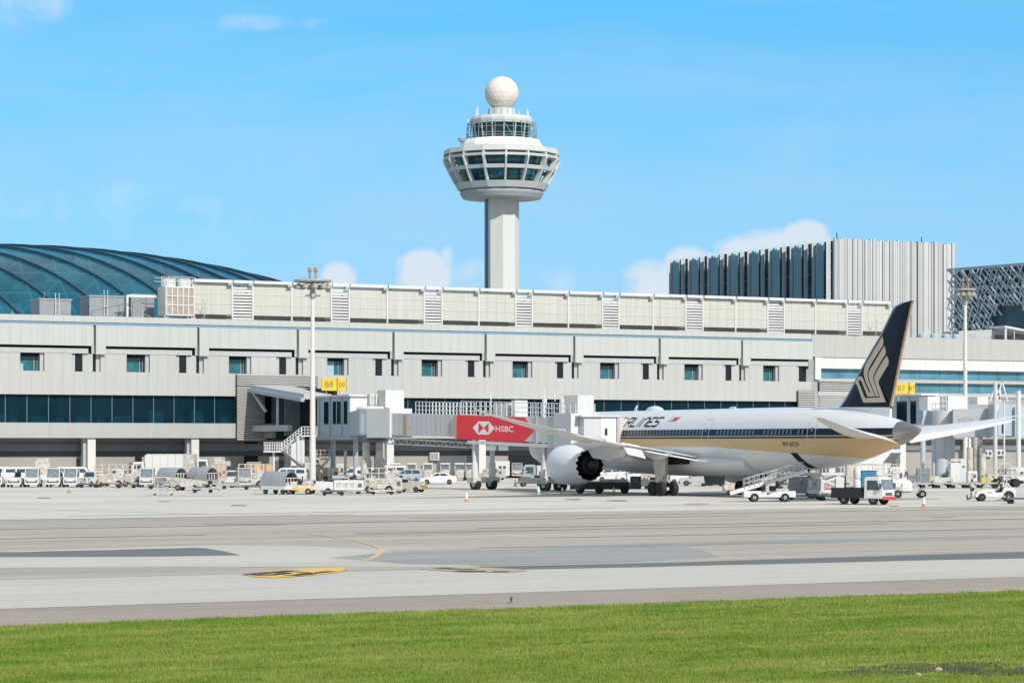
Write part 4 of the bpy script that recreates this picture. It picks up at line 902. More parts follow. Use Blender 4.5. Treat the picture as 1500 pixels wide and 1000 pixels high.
c = t.mix(t.math('MULTIPLY', t.ramp(n_, .35, .7), .35), rgb((.70, .715, .73)), rgb((.65, .66, .675)))
c = t.mix(t.math('LESS_THAN', zz, 4.1), c, rgb((.66, .67, .68)))
tanlo = t.math('SUBTRACT', 4.62, t.math('MULTIPLY', t.math('MAXIMUM', t.math('SUBTRACT', ss, 6.0), 0.0), .047))
tan = t.math('MULTIPLY', t.math('GREATER_THAN', zz, tanlo), t.math('LESS_THAN', zz, 5.44))
c = t.mix(tan, c, rgb((.62, .42, .215)))
navy = t.math('MAXIMUM', rng_(zz, 5.66, 6.26), rng_(zz, 5.40, 5.55)); c = t.mix(navy, c, rgb((.008, .011, .02)))
c = t.mix(rng_(zz, 5.55, 5.66), c, rgb((.44, .35, .24)))
jl = t.math('LESS_THAN', t.math('FRACT', t.math('DIVIDE', t.math('ADD', ss, 101.3), 5.2)), .006)
for zj in (4.05, 6.75, 7.6): jl = t.math('MAXIMUM', jl, t.math('LESS_THAN', t.math('ABSOLUTE', t.math('SUBTRACT', zz, zj)), .012))
c = t.mix(t.math('MULTIPLY', jl, .35), c, rgb((.3, .31, .33)))
gs = t.noise(t.obj((.25, .25, 2.2)), 1.6, 6, .7); c = t.mix(t.math('MULTIPLY', t.math('MULTIPLY', t.ramp(gs, .5, .75), t.math('LESS_THAN', zz, 4.6)), .3), c, rgb((.42, .40, .37)))
t.l.new(c, b.inputs['Base Color']); b.inputs['Coat Weight'].default_value = .06; b.inputs['Coat Roughness'].default_value = .1; b.inputs['Specular IOR Level'].default_value = .25
paint = m
dens = []
for (a, c_) in zip(st[:-1], st[1:]):
    k = max(1, int((c_[0]-a[0])/1.2))
    for i in range(k): f_ = i/k; dens.append(tuple(p+(q-p)*f_ for p, q in zip(a, c_)))
dens.append(st[-1])
MB().loft([ring(*q) for q in dens]).build('fuselage', paint, AP, True)
MB().loft([ring(*q) for q in cone]).build('tail_cone', M('bare_titanium', (.30, .285, .27), .38, .7), AP, True)
wht = M('aircraft_white', (.80, .81, .82), .35, var=.05); airgrey = M('aircraft_grey', (.60, .60, .59), .4, var=.06); bronze = M('logo_bronze', (.62, .50, .37), .45, var=.05)
navyp = M('navy_paint', (.005, .010, .020), .38, var=.1, scale=.4); navyp.node_tree.nodes['Principled BSDF'].inputs['Specular IOR Level'].default_value = .22
def body_at(s):
    for a, c_ in zip(st[:-1], st[1:]):
        if a[0] <= s <= c_[0]: f_ = (s-a[0])/(c_[0]-a[0]); return tuple(p+(q-p)*f_ for p, q in zip(a, c_))
    return st[-1]
def skin(s, z, off=.012):
    _, zt, zb, w = body_at(s); zc = (zt+zb)/2; hz = (zt-zb)/2; q = max(-.999, min(.999, (z-zc)/hz)); l = w*math.sqrt(1-q*q)
    nl, nz = l/w/w, q/hz; k = off/math.hypot(nl, nz)
    return (s, -(l+nl*k), z+nz*k)
def skinpoly(name, polys, mat, parent=AP, off=.012):
    mb = MB()
    for p in polys: mb.add([skin(s, z, off) for s, z in p], [tuple(range(len(p)))])
    return mb.build(name, mat, parent)
def strokes(name, lines, w, mat, parent=AP, off=.014):
    ps = []
    for ln_ in lines:
        for (a, b_) in zip(ln_[:-1], ln_[1:]):
            d = Vector((b_[0]-a[0], b_[1]-a[1])); L = d.length; d.normalize(); n = Vector((-d.y, d.x))*w/2; e_ = d*w*.3
            k = max(1, int(L/.25))
            for i in range(k):
                p = Vector(a)-e_+(Vector(b_)-Vector(a)+2*e_)*(i/k); q = Vector(a)-e_+(Vector(b_)-Vector(a)+2*e_)*((i+1)/k)
                ps.append([tuple(p+n), tuple(q+n), tuple(q-n), tuple(p-n)])
    return skinpoly(name, ps, mat, parent, off)
# cabin windows: one shared mesh
winm = glassy('cabin_window', (.16, .175, .19), .25, .35, 2.0)
wp = [(-.135, -.20), (-.09, -.24), (.09, -.24), (.135, -.20), (.135, .20), (.09, .24), (-.09, .24), (-.135, .20)]
mb = MB(); mb.add([skin(0+a, 5.96+c_, .015) for a, c_ in wp], [tuple(range(8))]); wme = mb.mesh('cabin_window', winm)
s_ = -13.0
while s_ < 20.2:
    if not (3.55 < s_ < 5.6 or 18.4 < s_ < 19.0) and not (12.6 < s_ < 13.4): o = link('cabin_window', wme, AP); o.location = (s_, 0, 0)
    s_ += .60
doorm = M('door_outline', (.58, .60, .62), .4); 
for px in (1033, 1185.5):
    s0, _ = PS(px, 640, 2.85); wd = .55
    zs = [4.72+.25*i for i in range(11)]
    lf = [(s0-wd, z) for z in zs]; rt = [(s0+wd, z) for z in zs]
    d_ = strokes('passenger_door', [lf, rt, [lf[0], rt[0]], [lf[-1], rt[-1]]], .075, doorm)
    skinpoly('door_window', [[(s0-.14, 6.0), (s0+.14, 6.0), (s0+.14, 6.35), (s0-.14, 6.35)]], winm, d_, .016)
# hold door, open
s0, _ = PS(1168, 668, 2.3); s1, _ = PS(1180, 684, 1.6)
ho = []
for i in range(8):
    z = 4.12-.19*i; ho.append((s0-.75+.10*i, z))
hp = ho+[(a+1.0, z) for a, z in ho[::-1]]
skinpoly('hold_door_opening', [[ho[i], ho[i+1], (ho[i+1][0]+.95, ho[i+1][1]), (ho[i][0]+.95, ho[i][1])] for i in range(7)], dark, off=.02)
# lettering AIRLINES in slanted strokes, registration, flag
def letters(txt, x, z0, h_, slant, adv, fonts):
    out = []
    for ch in txt:
        for ln_ in fonts[ch]: out.append([(x+a*adv*.78+b_*h_*slant, z0+b_*h_) for a, b_ in ln_])
        x += adv*(.52 if ch == 'I' else 1)
    return out
FNT = {'A': [[(0, 0), (.55, 1), (1, 1), (.95, 0)], [(.2, .42), (.95, .42)]], 'I': [[(0.15, 0), (0.15, 1)]], 'R': [[(0, 0), (0, 1), (.95, 1), (.95, .62), (.72, .5), (.2, .45)], [(.6, .45), (.98, 0)]],
       'L': [[(0, 1), (0, 0), (.9, 0)]], 'N': [[(0, 0), (0, .8), (.3, 1), (.75, 1), (1, .8), (1, 0)]], 'E': [[(1, 1), (.1, 1), (0, .85), (0, 0), (.9, 0)], [(0, .5), (.7, .5)]],
       'S': [[(1, 1), (.2, 1), (0, .85), (0, .55), (.8, .5), (.95, .35), (.9, .1), (.75, 0), (-.1, 0)]]}
sR, zA = PS(914.5, 625, 2.6); zA = 6.62
lm_ = letters('AIRLINES', sR-1.95, zA, .82, .52, 1.17, FNT)
strokes('airline_name', lm_, .165, navyp)
v2, f, tw = text2d('9V-SCD', .38, 0, .022); sr, zr = PS(1146.5, 655, 2.8); sr2, _ = PS(1169, 655, 2.8)
mb = MB(); mb.add([skin(sr+(sr2-sr)*a/tw, 4.70+c_, .014) for a, c_ in v2], f); mb.build('registration', M('dark_brown_lettering', (.06, .045, .03), .5), AP)
s0, _ = PS(974.5, 615, 2.5); zf0 = 7.05
fl = skinpoly('flag', [[(s0, zf0), (s0+1.55, zf0), (s0+1.95, zf0+.42), (s0+.4, zf0+.42)]], M('flag_border', (.45, .32, .24), .5))
skinpoly('flag_red_half', [[(s0+.75, zf0+.04), (s0+1.5, zf0+.04), (s0+1.85, zf0+.38), (s0+.95, zf0+.38)]], M('flag_red', (.60, .08, .09), .5), fl, .018)
skinpoly('flag_pale_half', [[(s0+.1, zf0+.04), (s0+.7, zf0+.04), (s0+.95, zf0+.38), (s0+.42, zf0+.38)]], M('flag_pale', (.66, .56, .48), .5), fl, .018)
# antennas
s0, _ = PS(959, 600, 0); mb = MB()
mb.loft([[(s0-1.8+3.6*i/12, .42*math.sin(math.pi*i/12)*math.cos(a_), 8.15+.5*math.sin(math.pi*i/12)**.6*math.sin(a_)) for a_ in [math.pi*k/8 for k in range(9)]] for i in range(13)], False, False); mb.build('satcom_dome', wht, AP, True)
s0, _ = PS(930, 600, 0); MB().prism([(s0-.2, 8.15), (s0+.25, 8.15), (s0+.5, 8.75), (s0+.3, 8.75)], -.04, .04).build('blade_antenna', wht, AP)
s0, _ = PS(1072, 597, 0); MB().prism([(s0-.5, 8.2), (s0+.8, 8.2), (s0+.5, 8.4), (s0-.1, 8.4)], -.05, .05).build('blade_antenna', wht, AP)
# belly fairing
mb = MB(); rr_ = []
for i in range(15):
    s = -15+25*i/14; k = math.sin(math.pi*(i+.15)/14.3)**.45; rr_.append([(s, (2.2+1.15*k)*math.cos(a_), 3.25+(1.0+.42*k)*math.sin(a_)*(1 if math.sin(a_) < 0 else .55)) for a_ in [2*math.pi*j/28 for j in range(28)]])
mb.loft(rr_).build('belly_fairing', M('fairing_grey', (.62, .64, .66), .4, var=.06), AP, True)
# lifting surfaces
def foil(le, te, zl, zt, y, th, n=8):
    up, lo = [], []
    for i in range(n+1):
        f_ = (1-math.cos(math.pi*i/n))/2; tk = th*(1.4*math.sqrt(f_)*(1-f_)+.12*(1-f_)*f_)+.015
        s = le+(te-le)*f_; z = zl+(zt-zl)*f_; up.append((s, y, z+tk*.6)); lo.append((s, y, z-tk*.5))
    return up+lo[::-1]
wingm = M('wing_grey_white', (.66, .665, .66), .4, var=.08, scale=.5)
for sg, nm in ((-1, 'wing'), (1, 'wing')):              # port is local -y
    sec = [(1.5, -10.6, 2.9, 3.9, 3.45, 1.5), (5.5, -8.0, 3.2, 4.4, 4.0, 1.3), (10, -5.0, 3.6, 4.95, 4.65, .95), (15, -1.7, 4.9, 5.5, 5.3, .62), (20, 1.6, 6.2, 6.15, 6.02, .42), (24.5, 4.7, 7.4, 6.76, 6.66, .28), (27.5, 7.0, 8.4, 7.2, 7.13, .16), (29.2, 8.4, 9.2, 7.52, 7.48, .09), (30.0, 9.6, 9.9, 7.75, 7.73, .05)]
    if sg < 0: sec = [(l, le, te, zl+.34*max(0, min(1, (l-13)/11)), zt+.34*max(0, min(1, (l-13)/11)), th) for l, le, te, zl, zt, th in sec]   # near wing flexes a little higher
    w_ = MB().loft([foil(le, te, zl, zt, sg*l, th) for l, le, te, zl, zt, th in sec]).build(nm, wingm, AP, True)
    for (l0, l1, d0) in ((3.2, 8.9, .55), (11.6, 17.5, .12)):
        def edge_(l):
            for a, c_ in zip(sec[:-1], sec[1:]):
                if a[0] <= l <= c_[0]: k = (l-a[0])/(c_[0]-a[0]); return a[2]+(c_[2]-a[2])*k, a[4]+(c_[4]-a[4])*k
        e0, e1 = edge_(l0), edge_(l1)
        MB().loft([[(e0[0]-1.6, sg*l0, e0[1]+.12), (e0[0]+.35, sg*l0, e0[1]-d0*.6), (e0[0]+.33, sg*l0, e0[1]-d0*.6-.06), (e0[0]-1.5, sg*l0, e0[1]-.1)],
                   [(e1[0]-1.6, sg*l1, e1[1]+.16), (e1[0]+.3, sg*l1, e1[1]-d0*.5), (e1[0]+.28, sg*l1, e1[1]-d0*.5-.06), (e1[0]-1.5, sg*l1, e1[1]-.06)]]).build('flap', wht, w_)
    e0, e1 = edge_(9.15), edge_(11.3)
    MB().loft([[(e0[0]-.8, sg*9.15, e0[1]+.2), (e0[0]+.35, sg*9.15, e0[1]-.95), (e0[0]+.28, sg*9.15, e0[1]-1.0), (e0[0]-.9, sg*9.15, e0[1]-.05)], [(e1[0]-.8, sg*11.3, e1[1]+.22), (e1[0]+.35, sg*11.3, e1[1]-.85), (e1[0]+.28, sg*11.3, e1[1]-.9), (e1[0]-.9, sg*11.3, e1[1])]]).build('flaperon', wht, w_)
    for l, ln_, dp_ in ((6.3, 4.6, .62), (14.2, 4.2, .55), (19.2, 3.2, .38)):
        e_ = edge_(l); rr_ = []
        for i in range(11):
            f_ = i/10; r_ = dp_*math.sin(math.pi*min(1, f_*.92+.04))**.7; s = e_[0]-ln_+ (ln_+.6)*f_
            rr_.append([(s, sg*l+.32*r_/dp_*math.cos(a_), e_[1]+.1-r_*.55+r_*.75*math.sin(a_)) for a_ in [2*math.pi*j/12 for j in range(12)]])
        MB().loft(rr_).build('flap_fairing', airgrey, w_, True)
    # engine
    ey = sg*9.73; ez = 2.88; e0 = -11.2
    def er(prof, n=48, chev=0): return [[(e0+a+(chev*(1 if j % 4 < 2 else -1) if (chev and i == len(prof)-1) else 0), ey+r*math.cos(2*math.pi*j/n), ez+r*math.sin(2*math.pi*j/n)) for j in range(n)] for i, (a, r) in enumerate(prof)]
    en = MB().loft(er([(.55, 1.45), (.1, 1.52), (0, 1.62), (.1, 1.72), (.7, 1.88), (1.8, 1.96), (3.2, 1.92), (4.6, 1.72), (5.7, 1.47)], 64, .16), False).build('engine', M('nacelle_white', (.72, .735, .75), .3, var=.05), AP, True)
    MB().loft(er([(5.6, 1.43), (4.6, 1.5), (3.5, 1.35)], 48), False).build('exhaust_duct', M('duct_dark', (.02, .021, .023), .5), en, True)
    MB().loft(er([(1.0, 1.45), (1.05, .02)], 48), False).build('fan', dgrey, en, True)
    MB().loft(er([(3.3, 1.15), (4.8, 1.02), (6.1, .80), (6.0, .6)], 40), False).build('core_cowl', M('core_metal', (.05, .048, .046), .4, .6), en, True)
    MB().loft(er([(5.6, .6), (6.4, .45), (7.1, .08)], 30)).build('exhaust_plug', M('plug_metal', (.03, .03, .03), .45, .5), en, True)
    MB().loft(er([(3.4, 1.42), (3.45, .6)], 40), False).build('duct_end', dark, en)
    py_ = [(-9.6, 4.78), (-8, 5.1), (-5, 5.25), (-1.0, 4.85), (1.3, 4.45), (.4, 3.7), (-1.6, 3.35), (-4.4, 3.55), (-5.6, 4.2), (-9, 4.4)]
    mb = MB(); nn = len(py_); vs = []
    for d_, k_ in ((-.34, .0), (.34, .0)): vs += [(a, ey+d_*(1 if 1 < i < 8 else .4), z) for i, (a, z) in enumerate(py_)]
    mb.add(vs, [tuple(range(nn)), tuple(range(2*nn-1, nn-1, -1))]+[(i, nn+i, nn+(i+1) % nn, (i+1) % nn) for i in range(nn)]); mb.build('pylon', M('pylon_grey', (.60, .58, .54), .45, var=.06), AP, bevel=.1)
    # tailplane
    ts = [(.7, 24.3, 30.9, 5.45, 5.35, .8), (4.0, 26.9, 31.8, 5.95, 5.85, .5), (7, 29.5, 32.7, 6.45, 6.38, .3), (9.4, 31.6, 33.5, 6.9, 6.86, .16), (10.0, 32.5, 33.8, 7.03, 7.0, .06)]
    hs = MB().loft([foil(le, te-1.0*(1-l/13), zl, zt, sg*l, th) for l, le, te, zl, zt, th in ts]).build('tailplane', M('tailplane_white', (.72, .73, .73), .35, var=.05), AP, True)
    MB().loft([[(te-1.25*(1-l/13), sg*l, zt+.1*(1-l/14)), (te+.12, sg*l, zt-.38*(1-l/11.6)), (te+.08, sg*l, zt-.42*(1-l/11.6)), (te-1.25*(1-l/13), sg*l, zt-.1*(1-l/14))] for l, le, te, zl, zt, th in ts[:-1]]).build('elevator', wht, hs)
    # main gear
    lg = sg*4.9; gt = MB().rod((0, lg*.97, 1.0), (-.2, lg*.9, 4.2), .20, .26, 12).rod((0, lg, .75), (0, lg, 1.5), .3, .3, 12).bar((-.85, lg, .69), (.85, lg, .69), .28).bar((.0, lg, 1.2), (-1.9, lg*.75, 3.8), .14).build('main_gear', M('gear_grey', (.56, .54, .50), .45), AP, True)
    for a_ in (-.75, .75):
        for b_ in (-.66, .66):
            wl = MB().lathe([(.34, -.26), (.56, -.27), (.66, -.2), (.68, -.08), (.68, .08), (.66, .2), (.56, .27), (.34, .26)], 24); wl.v = [(a_+y_, lg+b_+z_, .69+x_) for x_, y_, z_ in wl.v]; wo = wl.build('wheel', black, gt, True)
            wl = MB().lathe([(.02, -.2), (.33, -.22), (.35, -.25), (.35, .25), (.33, .22), (.02, .2)], 16); wl.v = [(a_+y_, lg+b_+z_, .69+x_) for x_, y_, z_ in wl.v]; wl.build('rim', M('wheel_rim_grey', (.28, .29, .30), .5, .2), wo, True)
    mb = MB().prism([(-1.15, 4.0), (.95, 4.0), (1.0, 3.2), (.9, 2.2), (.55, 1.55), (-.55, 1.5), (-.95, 2.6)], lg+sg*.42, lg+sg*.50); mb.v = [(a, b_+sg*(c_-1.5)*-.05, c_) for a, b_, c_ in mb.v]; mb.build('gear_door', M('gear_door_paint', (.66, .64, .60), .5), AP)
    if sg > 0: mb = MB().prism([(-2.4, 2.35), (1.7, 2.35), (1.4, 1.0), (-1.9, 1.0)], 1.0, 1.07); mb.build('belly_gear_door', M('gear_door_grey', (.30, .32, .34), .5), AP)
    MB().prism([(-2.8, 3.6), (2.2, 3.6), (2.0, 3.0), (-2.6, 2.9)], sg*2.6, sg*4.3).build('wheel_well', dark, AP)
# nose gear
ng = MB().rod((-28.9, 0, .6), (-28.9, 0, 2.7), .16).build('nose_gear', MATS['gear_grey'], AP)
for b_ in (-.35, .35): MB().rod((-28.9, b_-.15, .5), (-28.9, b_+.15, .5), .5, .5, 18).build('wheel', black, ng, True)
skinpoly('cockpit_window', [[(-32.5, 5.75), (-31.2, 5.9), (-30.9, 6.5), (-31.8, 6.45)]], darkglass)
# fin
FLE = [(1222, 600), (1233, 594.5), (1239, 586), (1246, 574), (1260, 546), (1276, 517), (1292, 490), (1308, 456.5)]
FTE = [(1305, 600), (1305.3, 595), (1307, 586), (1309.6, 574), (1315, 546), (1320.5, 517), (1326, 490), (1333, 456)]
FLE.append((1312.5, 449.5)); FTE.append((1335, 446)); FLE.append((1325, 443.5)); FTE.append((1337.5, 440))
def fhalf(z): return max(.07, .30-.018*(z-8))
def fsec(a, c_):
    (s0, z0), (s1, z1) = PS(*a), PS(*c_); h_ = fhalf(z0)
    return [(s0, 0, z0), (s0+(s1-s0)*.05, h_*.6, z0+(z1-z0)*.05), (s0+(s1-s0)*.18, h_, z0+(z1-z0)*.18), (s0+(s1-s0)*.72, h_, z0+(z1-z0)*.72), (s1, h_*.28, z1), (s1, -h_*.28, z1), (s0+(s1-s0)*.72, -h_, z0+(z1-z0)*.72), (s0+(s1-s0)*.18, -h_, z0+(z1-z0)*.18), (s0+(s1-s0)*.05, -h_*.6, z0+(z1-z0)*.05)]
VF = MB().loft([fsec(a, c_) for a, c_ in zip(FLE, FTE)]).build('tail_fin', navyp, AP)
r0_ = fsec((1206, 599), (1305, 600.2)); 
mb = MB().loft([[(p[0], p[1]*1.25, p[2]-1.5) for p in fsec((1206, 600), (1304, 613))], fsec((1218, 600.4), (1305, 600.4)), fsec((1231, 596.0), (1305.2, 596.3))]); mb.v = [(a, b_*1.04, c_) for a, b_, c_ in mb.v]
mb.build('fin_root', wht, AP)
mb = MB()
for p, q in zip(FLE[1:-1], FLE[2:]): (s0, z0), (s1, z1) = PS(*p), PS(*q); mb.rod((s0, 0, z0), (s1, 0, z1), .13, .11, 10)
mb.build('leading_edge', M('fin_leading_edge', (.30, .36, .42), .3, .3), VF, True)
mb = MB()
for p, q in zip(FTE[1:-1], FTE[2:]):
    (s0, z0), (s1, z1) = PS(*p), PS(*q); h0, h1 = fhalf(z0)*.42, fhalf(z1)*.42
    mb.loft([[(s0-.05, h0, z0), (s0+.16, h0*.8, z0), (s0+.16, -h0*.8, z0), (s0-.05, -h0, z0)], [(s1-.05, h1, z1), (s1+.16, h1*.8, z1), (s1+.16, -h1*.8, z1), (s1-.05, -h1, z1)]])
mb.build('rudder_edge', M('rudder_edge_tan', (.50, .33, .23), .5), VF)  # warm sunlight on the trailing edge is put into this colour
lg_ = lambda L: [PS(1240+a/8.333, 480+b_/8.333) for a, b_ in L]
feather = [[(460, 105), (470, 135), (476, 165), (470, 215), (400, 325), (330, 440), (298, 505), (288, 560), (292, 615), (310, 665), (385, 836), (345, 838), (262, 645), (245, 590), (240, 545), (246, 490), (262, 450), (340, 310), (400, 205)],
           [(485, 220), (500, 262), (508, 292), (503, 322), (440, 425), (375, 545), (358, 590), (360, 640), (372, 675), (432, 838), (395, 838), (318, 655), (302, 605), (298, 565), (308, 525), (340, 470), (420, 330)],
           [(517, 340), (536, 378), (545, 410), (540, 448), (490, 530), (432, 630), (422, 660), (428, 690), (515, 906), (470, 908), (445, 848), (382, 678), (370, 635), (370, 600), (385, 560), (440, 460)],
           [(262, 858), (446, 848), (470, 908), (245, 913), (232, 895), (160, 700), (138, 672), (180, 592), (200, 594), (222, 600), (240, 640), (306, 788), (325, 790), (346, 838), (290, 838), (216, 655), (195, 632), (178, 645), (182, 672)]]
mb = MB()
for P_ in feather:
    ptz = lg_(P_); mb.add([(s, -(fhalf(z)+.015), z) for s, z in ptz], [tuple(range(len(ptz)))])
mb.build('bird_emblem', bronze, VF)
mb = MB()
for P_ in feather:
    ptz = lg_(P_); mb.add([(s, (fhalf(z)+.015), z) for s, z in ptz], [tuple(range(len(ptz)))])
mb.build('bird_emblem', bronze, VF)
# ================================================================= VEHICLES AND APRON EQUIPMENT
WC = {}
def wheel(root, x, y, r, w=.22, rim=True, rimmat=None, name='wheel'):
    k = (round(r, 3), w, rimmat.name if rimmat else 0)
    if k not in WC:
        mb = MB().lathe([(r*.5, -w/2), (r*.92, -w/2), (r, -w*.3), (r, w*.3), (r*.92, w/2), (r*.5, w/2)], 20); mb.v = [(a, c, b) for a, b, c in mb.v]
        m2 = MB().lathe([(.02, -w*.46), (r*.3, -w*.52), (r*.55, -w*.42), (r*.58, -w*.50), (r*.58, w*.50), (r*.55, w*.42), (r*.3, w*.52), (.02, w*.46)], 16); m2.v = [(a, c, b) for a, b, c in m2.v]
        WC[k] = (mb.mesh('wheel', black, True), m2.mesh('rim', rimmat or M('rim_grey', (.34, .34, .34), .45, .3), True))
    o = link(name, WC[k][0], root); o.location = (x, y, r)
    if rim: link('rim', WC[k][1], o)
    return o
def tprism(pts, hw): n = len(pts); mb = MB(); return mb.add([(x, -hw(z), z) for x, z in pts]+[(x, hw(z), z) for x, z in pts], [tuple(range(n)), tuple(range(2*n-1, n-1, -1))]+[(i, n+i, n+(i+1) % n, (i+1) % n) for i in range(n)])
def sidepanel(pts, hw, side, off=.012): n = len(pts); mb = MB(); return mb.add([(x, side*(hw(z)+off), z) for x, z in pts]+[(x, side*(hw(z)+.002), z) for x, z in pts], [tuple(range(n)), tuple(range(2*n-1, n-1, -1))]+[(i, n+i, n+(i+1) % n, (i+1) % n) for i in range(n)])
def crosspanel(p, q, w0, w1, off=.015):                # a pane between two profile points, leaning
    (x0, z0), (x1, z1) = p, q; d = Vector((x1-x0, z1-z0)).normalized(); nx, nz = d.y*off, -d.x*off
    if nx < 0: pass
    return MB().add([(x0+nx, -w0, z0+nz), (x0+nx, w0, z0+nz), (x1+nx, w1, z1+nz), (x1+nx, -w1, z1+nz)], [(0, 1, 2, 3)])
BG = {}
def V(name, label, cat, px, py, rot, group=None):
    x, y = G(px, py); return empty(name, (x, y, 0), R(rot), label, cat, group)
lamp = M('lamp_glass', (.70, .68, .62), .2); redl = M('tail_lamp_red', (.45, .03, .03), .3); amber = M('amber_lamp', (.8, .3, .02), .3)
wsg = glassy('windscreen_glass', (.17, .205, .225), .12, .3, 1.5)  # paler than vehicle glass: the bright reflection is put into the base colour
def lights(o, x, y, z, mat, name, w=.16, h=.12):
    for s_ in (-1, 1): MB().box(x-.02, x+.03, s_*y-w/2, s_*y+w/2, z-h/2, z+h/2).build(name, mat, o)
def tractor(px, py, rot, label, cab=True, body=white, group='parked baggage tractors with cabs facing the camera'):
    o = V('baggage_tractor', label, 'tractor', px, py, rot, group); hw = .8
    MB().box(-1.5, 1.5, -hw, hw, .32, .98).box(.2, 1.42, -hw*.96, hw*.96, .983, 1.12).build('body', body, o, bevel=.06)
    MB().box(1.503, 1.62, -.74, .74, .3, .48).build('bumper', body, o, bevel=.03)
    MB().box(1.503, 1.52, -.66, .66, .5, .66).build('grille', dgrey, o)
    lights(o, 1.505, .56, .74, M('lamp_dark', (.25, .24, .23), .3), 'headlight', .26, .18)
    for x in (-.95, 1.0):
        for s_ in (-1, 1): wheel(o, x, s_*.72, .30, .2)
    if cab:
        fr = MB()
        for s_ in (-1, 1):
            fr.bar((1.35, s_*.74, 1.1), (1.12, s_*.70, 2.08), .09); fr.bar((-.35, s_*.74, .98), (-.35, s_*.72, 2.08), .09); fr.bar((1.2, s_*.72, 2.07), (-.4, s_*.72, 2.07), .07)
        fr.build('cab_frame', body, o); MB().box(-.5, 1.2, -.78, .78, 2.083, 2.17).build('roof', body, o, bevel=.03)
        MB().add([(1.36, -.68, 1.13), (1.36, .68, 1.13), (1.15, .65, 2.05), (1.15, -.65, 2.05)], [(0, 1, 2, 3)]).build('windscreen', wsg, o)
        MB().box(-.42, -.38, -.68, .68, 1.2, 2.0).build('rear_window', vglass, o)
        for s_ in (-1, 1): MB().box(-.28, 1.08, s_*.72-.006, s_*.72+.006, 1.15, 1.98).build('side_window', vglass, o)
        MB().box(-.1, .4, -.3, .3, .98, 1.45).build('seat', blackp, o)
        mb = MB().box(.95, 1.1, -.55, -.2, 1.13, 1.3); mb.rod((.85, .3, 1.1), (.7, .3, 1.4), .03); mb.build('dashboard', dgrey, o)
    else:
        MB().box(-.9, -.3, -.35, .35, .983, 1.3).box(-1.0, -.9, -.35, .35, 1.2, 1.7).build('seat', blackp, o, bevel=.04)
        mb = MB().rod((.1, .2, 1.1), (-.15, .2, 1.4), .03).lathe([(.2, 0), (.23, .02), (.2, .04)], 14, (-.18, .2, 1.4)); mb.build('steering_wheel', blackp, o)
    return o
def hooded(px, py, rot, label):                        # tow tractors by the wall: rounded hood, open canopy
    o = V('tow_tractor', label, 'tractor', px, py, rot, 'tow tractors lined up along the recessed wall')
    MB().loft([[(x, y, z) for y, z in ((-.62*k, .35), (-.66*k, .8), (-.6*k, h_), (-.3*k, h_+.12), (.3*k, h_+.12), (.6*k, h_), (.66*k, .8), (.62*k, .35))] for x, k, h_ in ((1.7, .85, 1.05), (1.5, 1, 1.2), (.3, 1.08, 1.32), (-.2, 1.1, 1.34))]).build('hood', cream, o, True)
    MB().box(-1.7, -.203, -.72, .72, .35, 1.0).build('body', cream, o, bevel=.05)
    for s_ in (-.28, .28): mb = MB().lathe([(.14, 0), (.2, .02), (.2, .05), (.14, .06)], 14); mb.v = [(1.70+c, a+s_, .95+b*1.5) for a, b, c in mb.v]; mb.build('headlight', beige, o)
    fr = MB()
    for x in (-.35, -1.6):
        for s_ in (-.62, .62): fr.bar((x, s_, 1.0), (x, s_*.95, 2.1), .09)
    fr.build('canopy_posts', white, o); MB().box(-1.75, -.1, -.68, .68, 2.1, 2.32).build('canopy', white, o, bevel=.1)
    MB().box(-.36, -.33, -.5, .5, 1.4, 2.05).build('windscreen', wsg, o); MB().box(-1.2, -.7, -.3, .3, 1.0, 1.6).build('seat', blackp, o)
    mb = MB().box(-.5, -.2, -1.02, -.8, 1.6, 1.95); mb.build('mirror', dgrey, o)
    for x in (-1.1, 1.05):
        for s_ in (-1, 1): wheel(o, x, s_*.62, .33, .24)
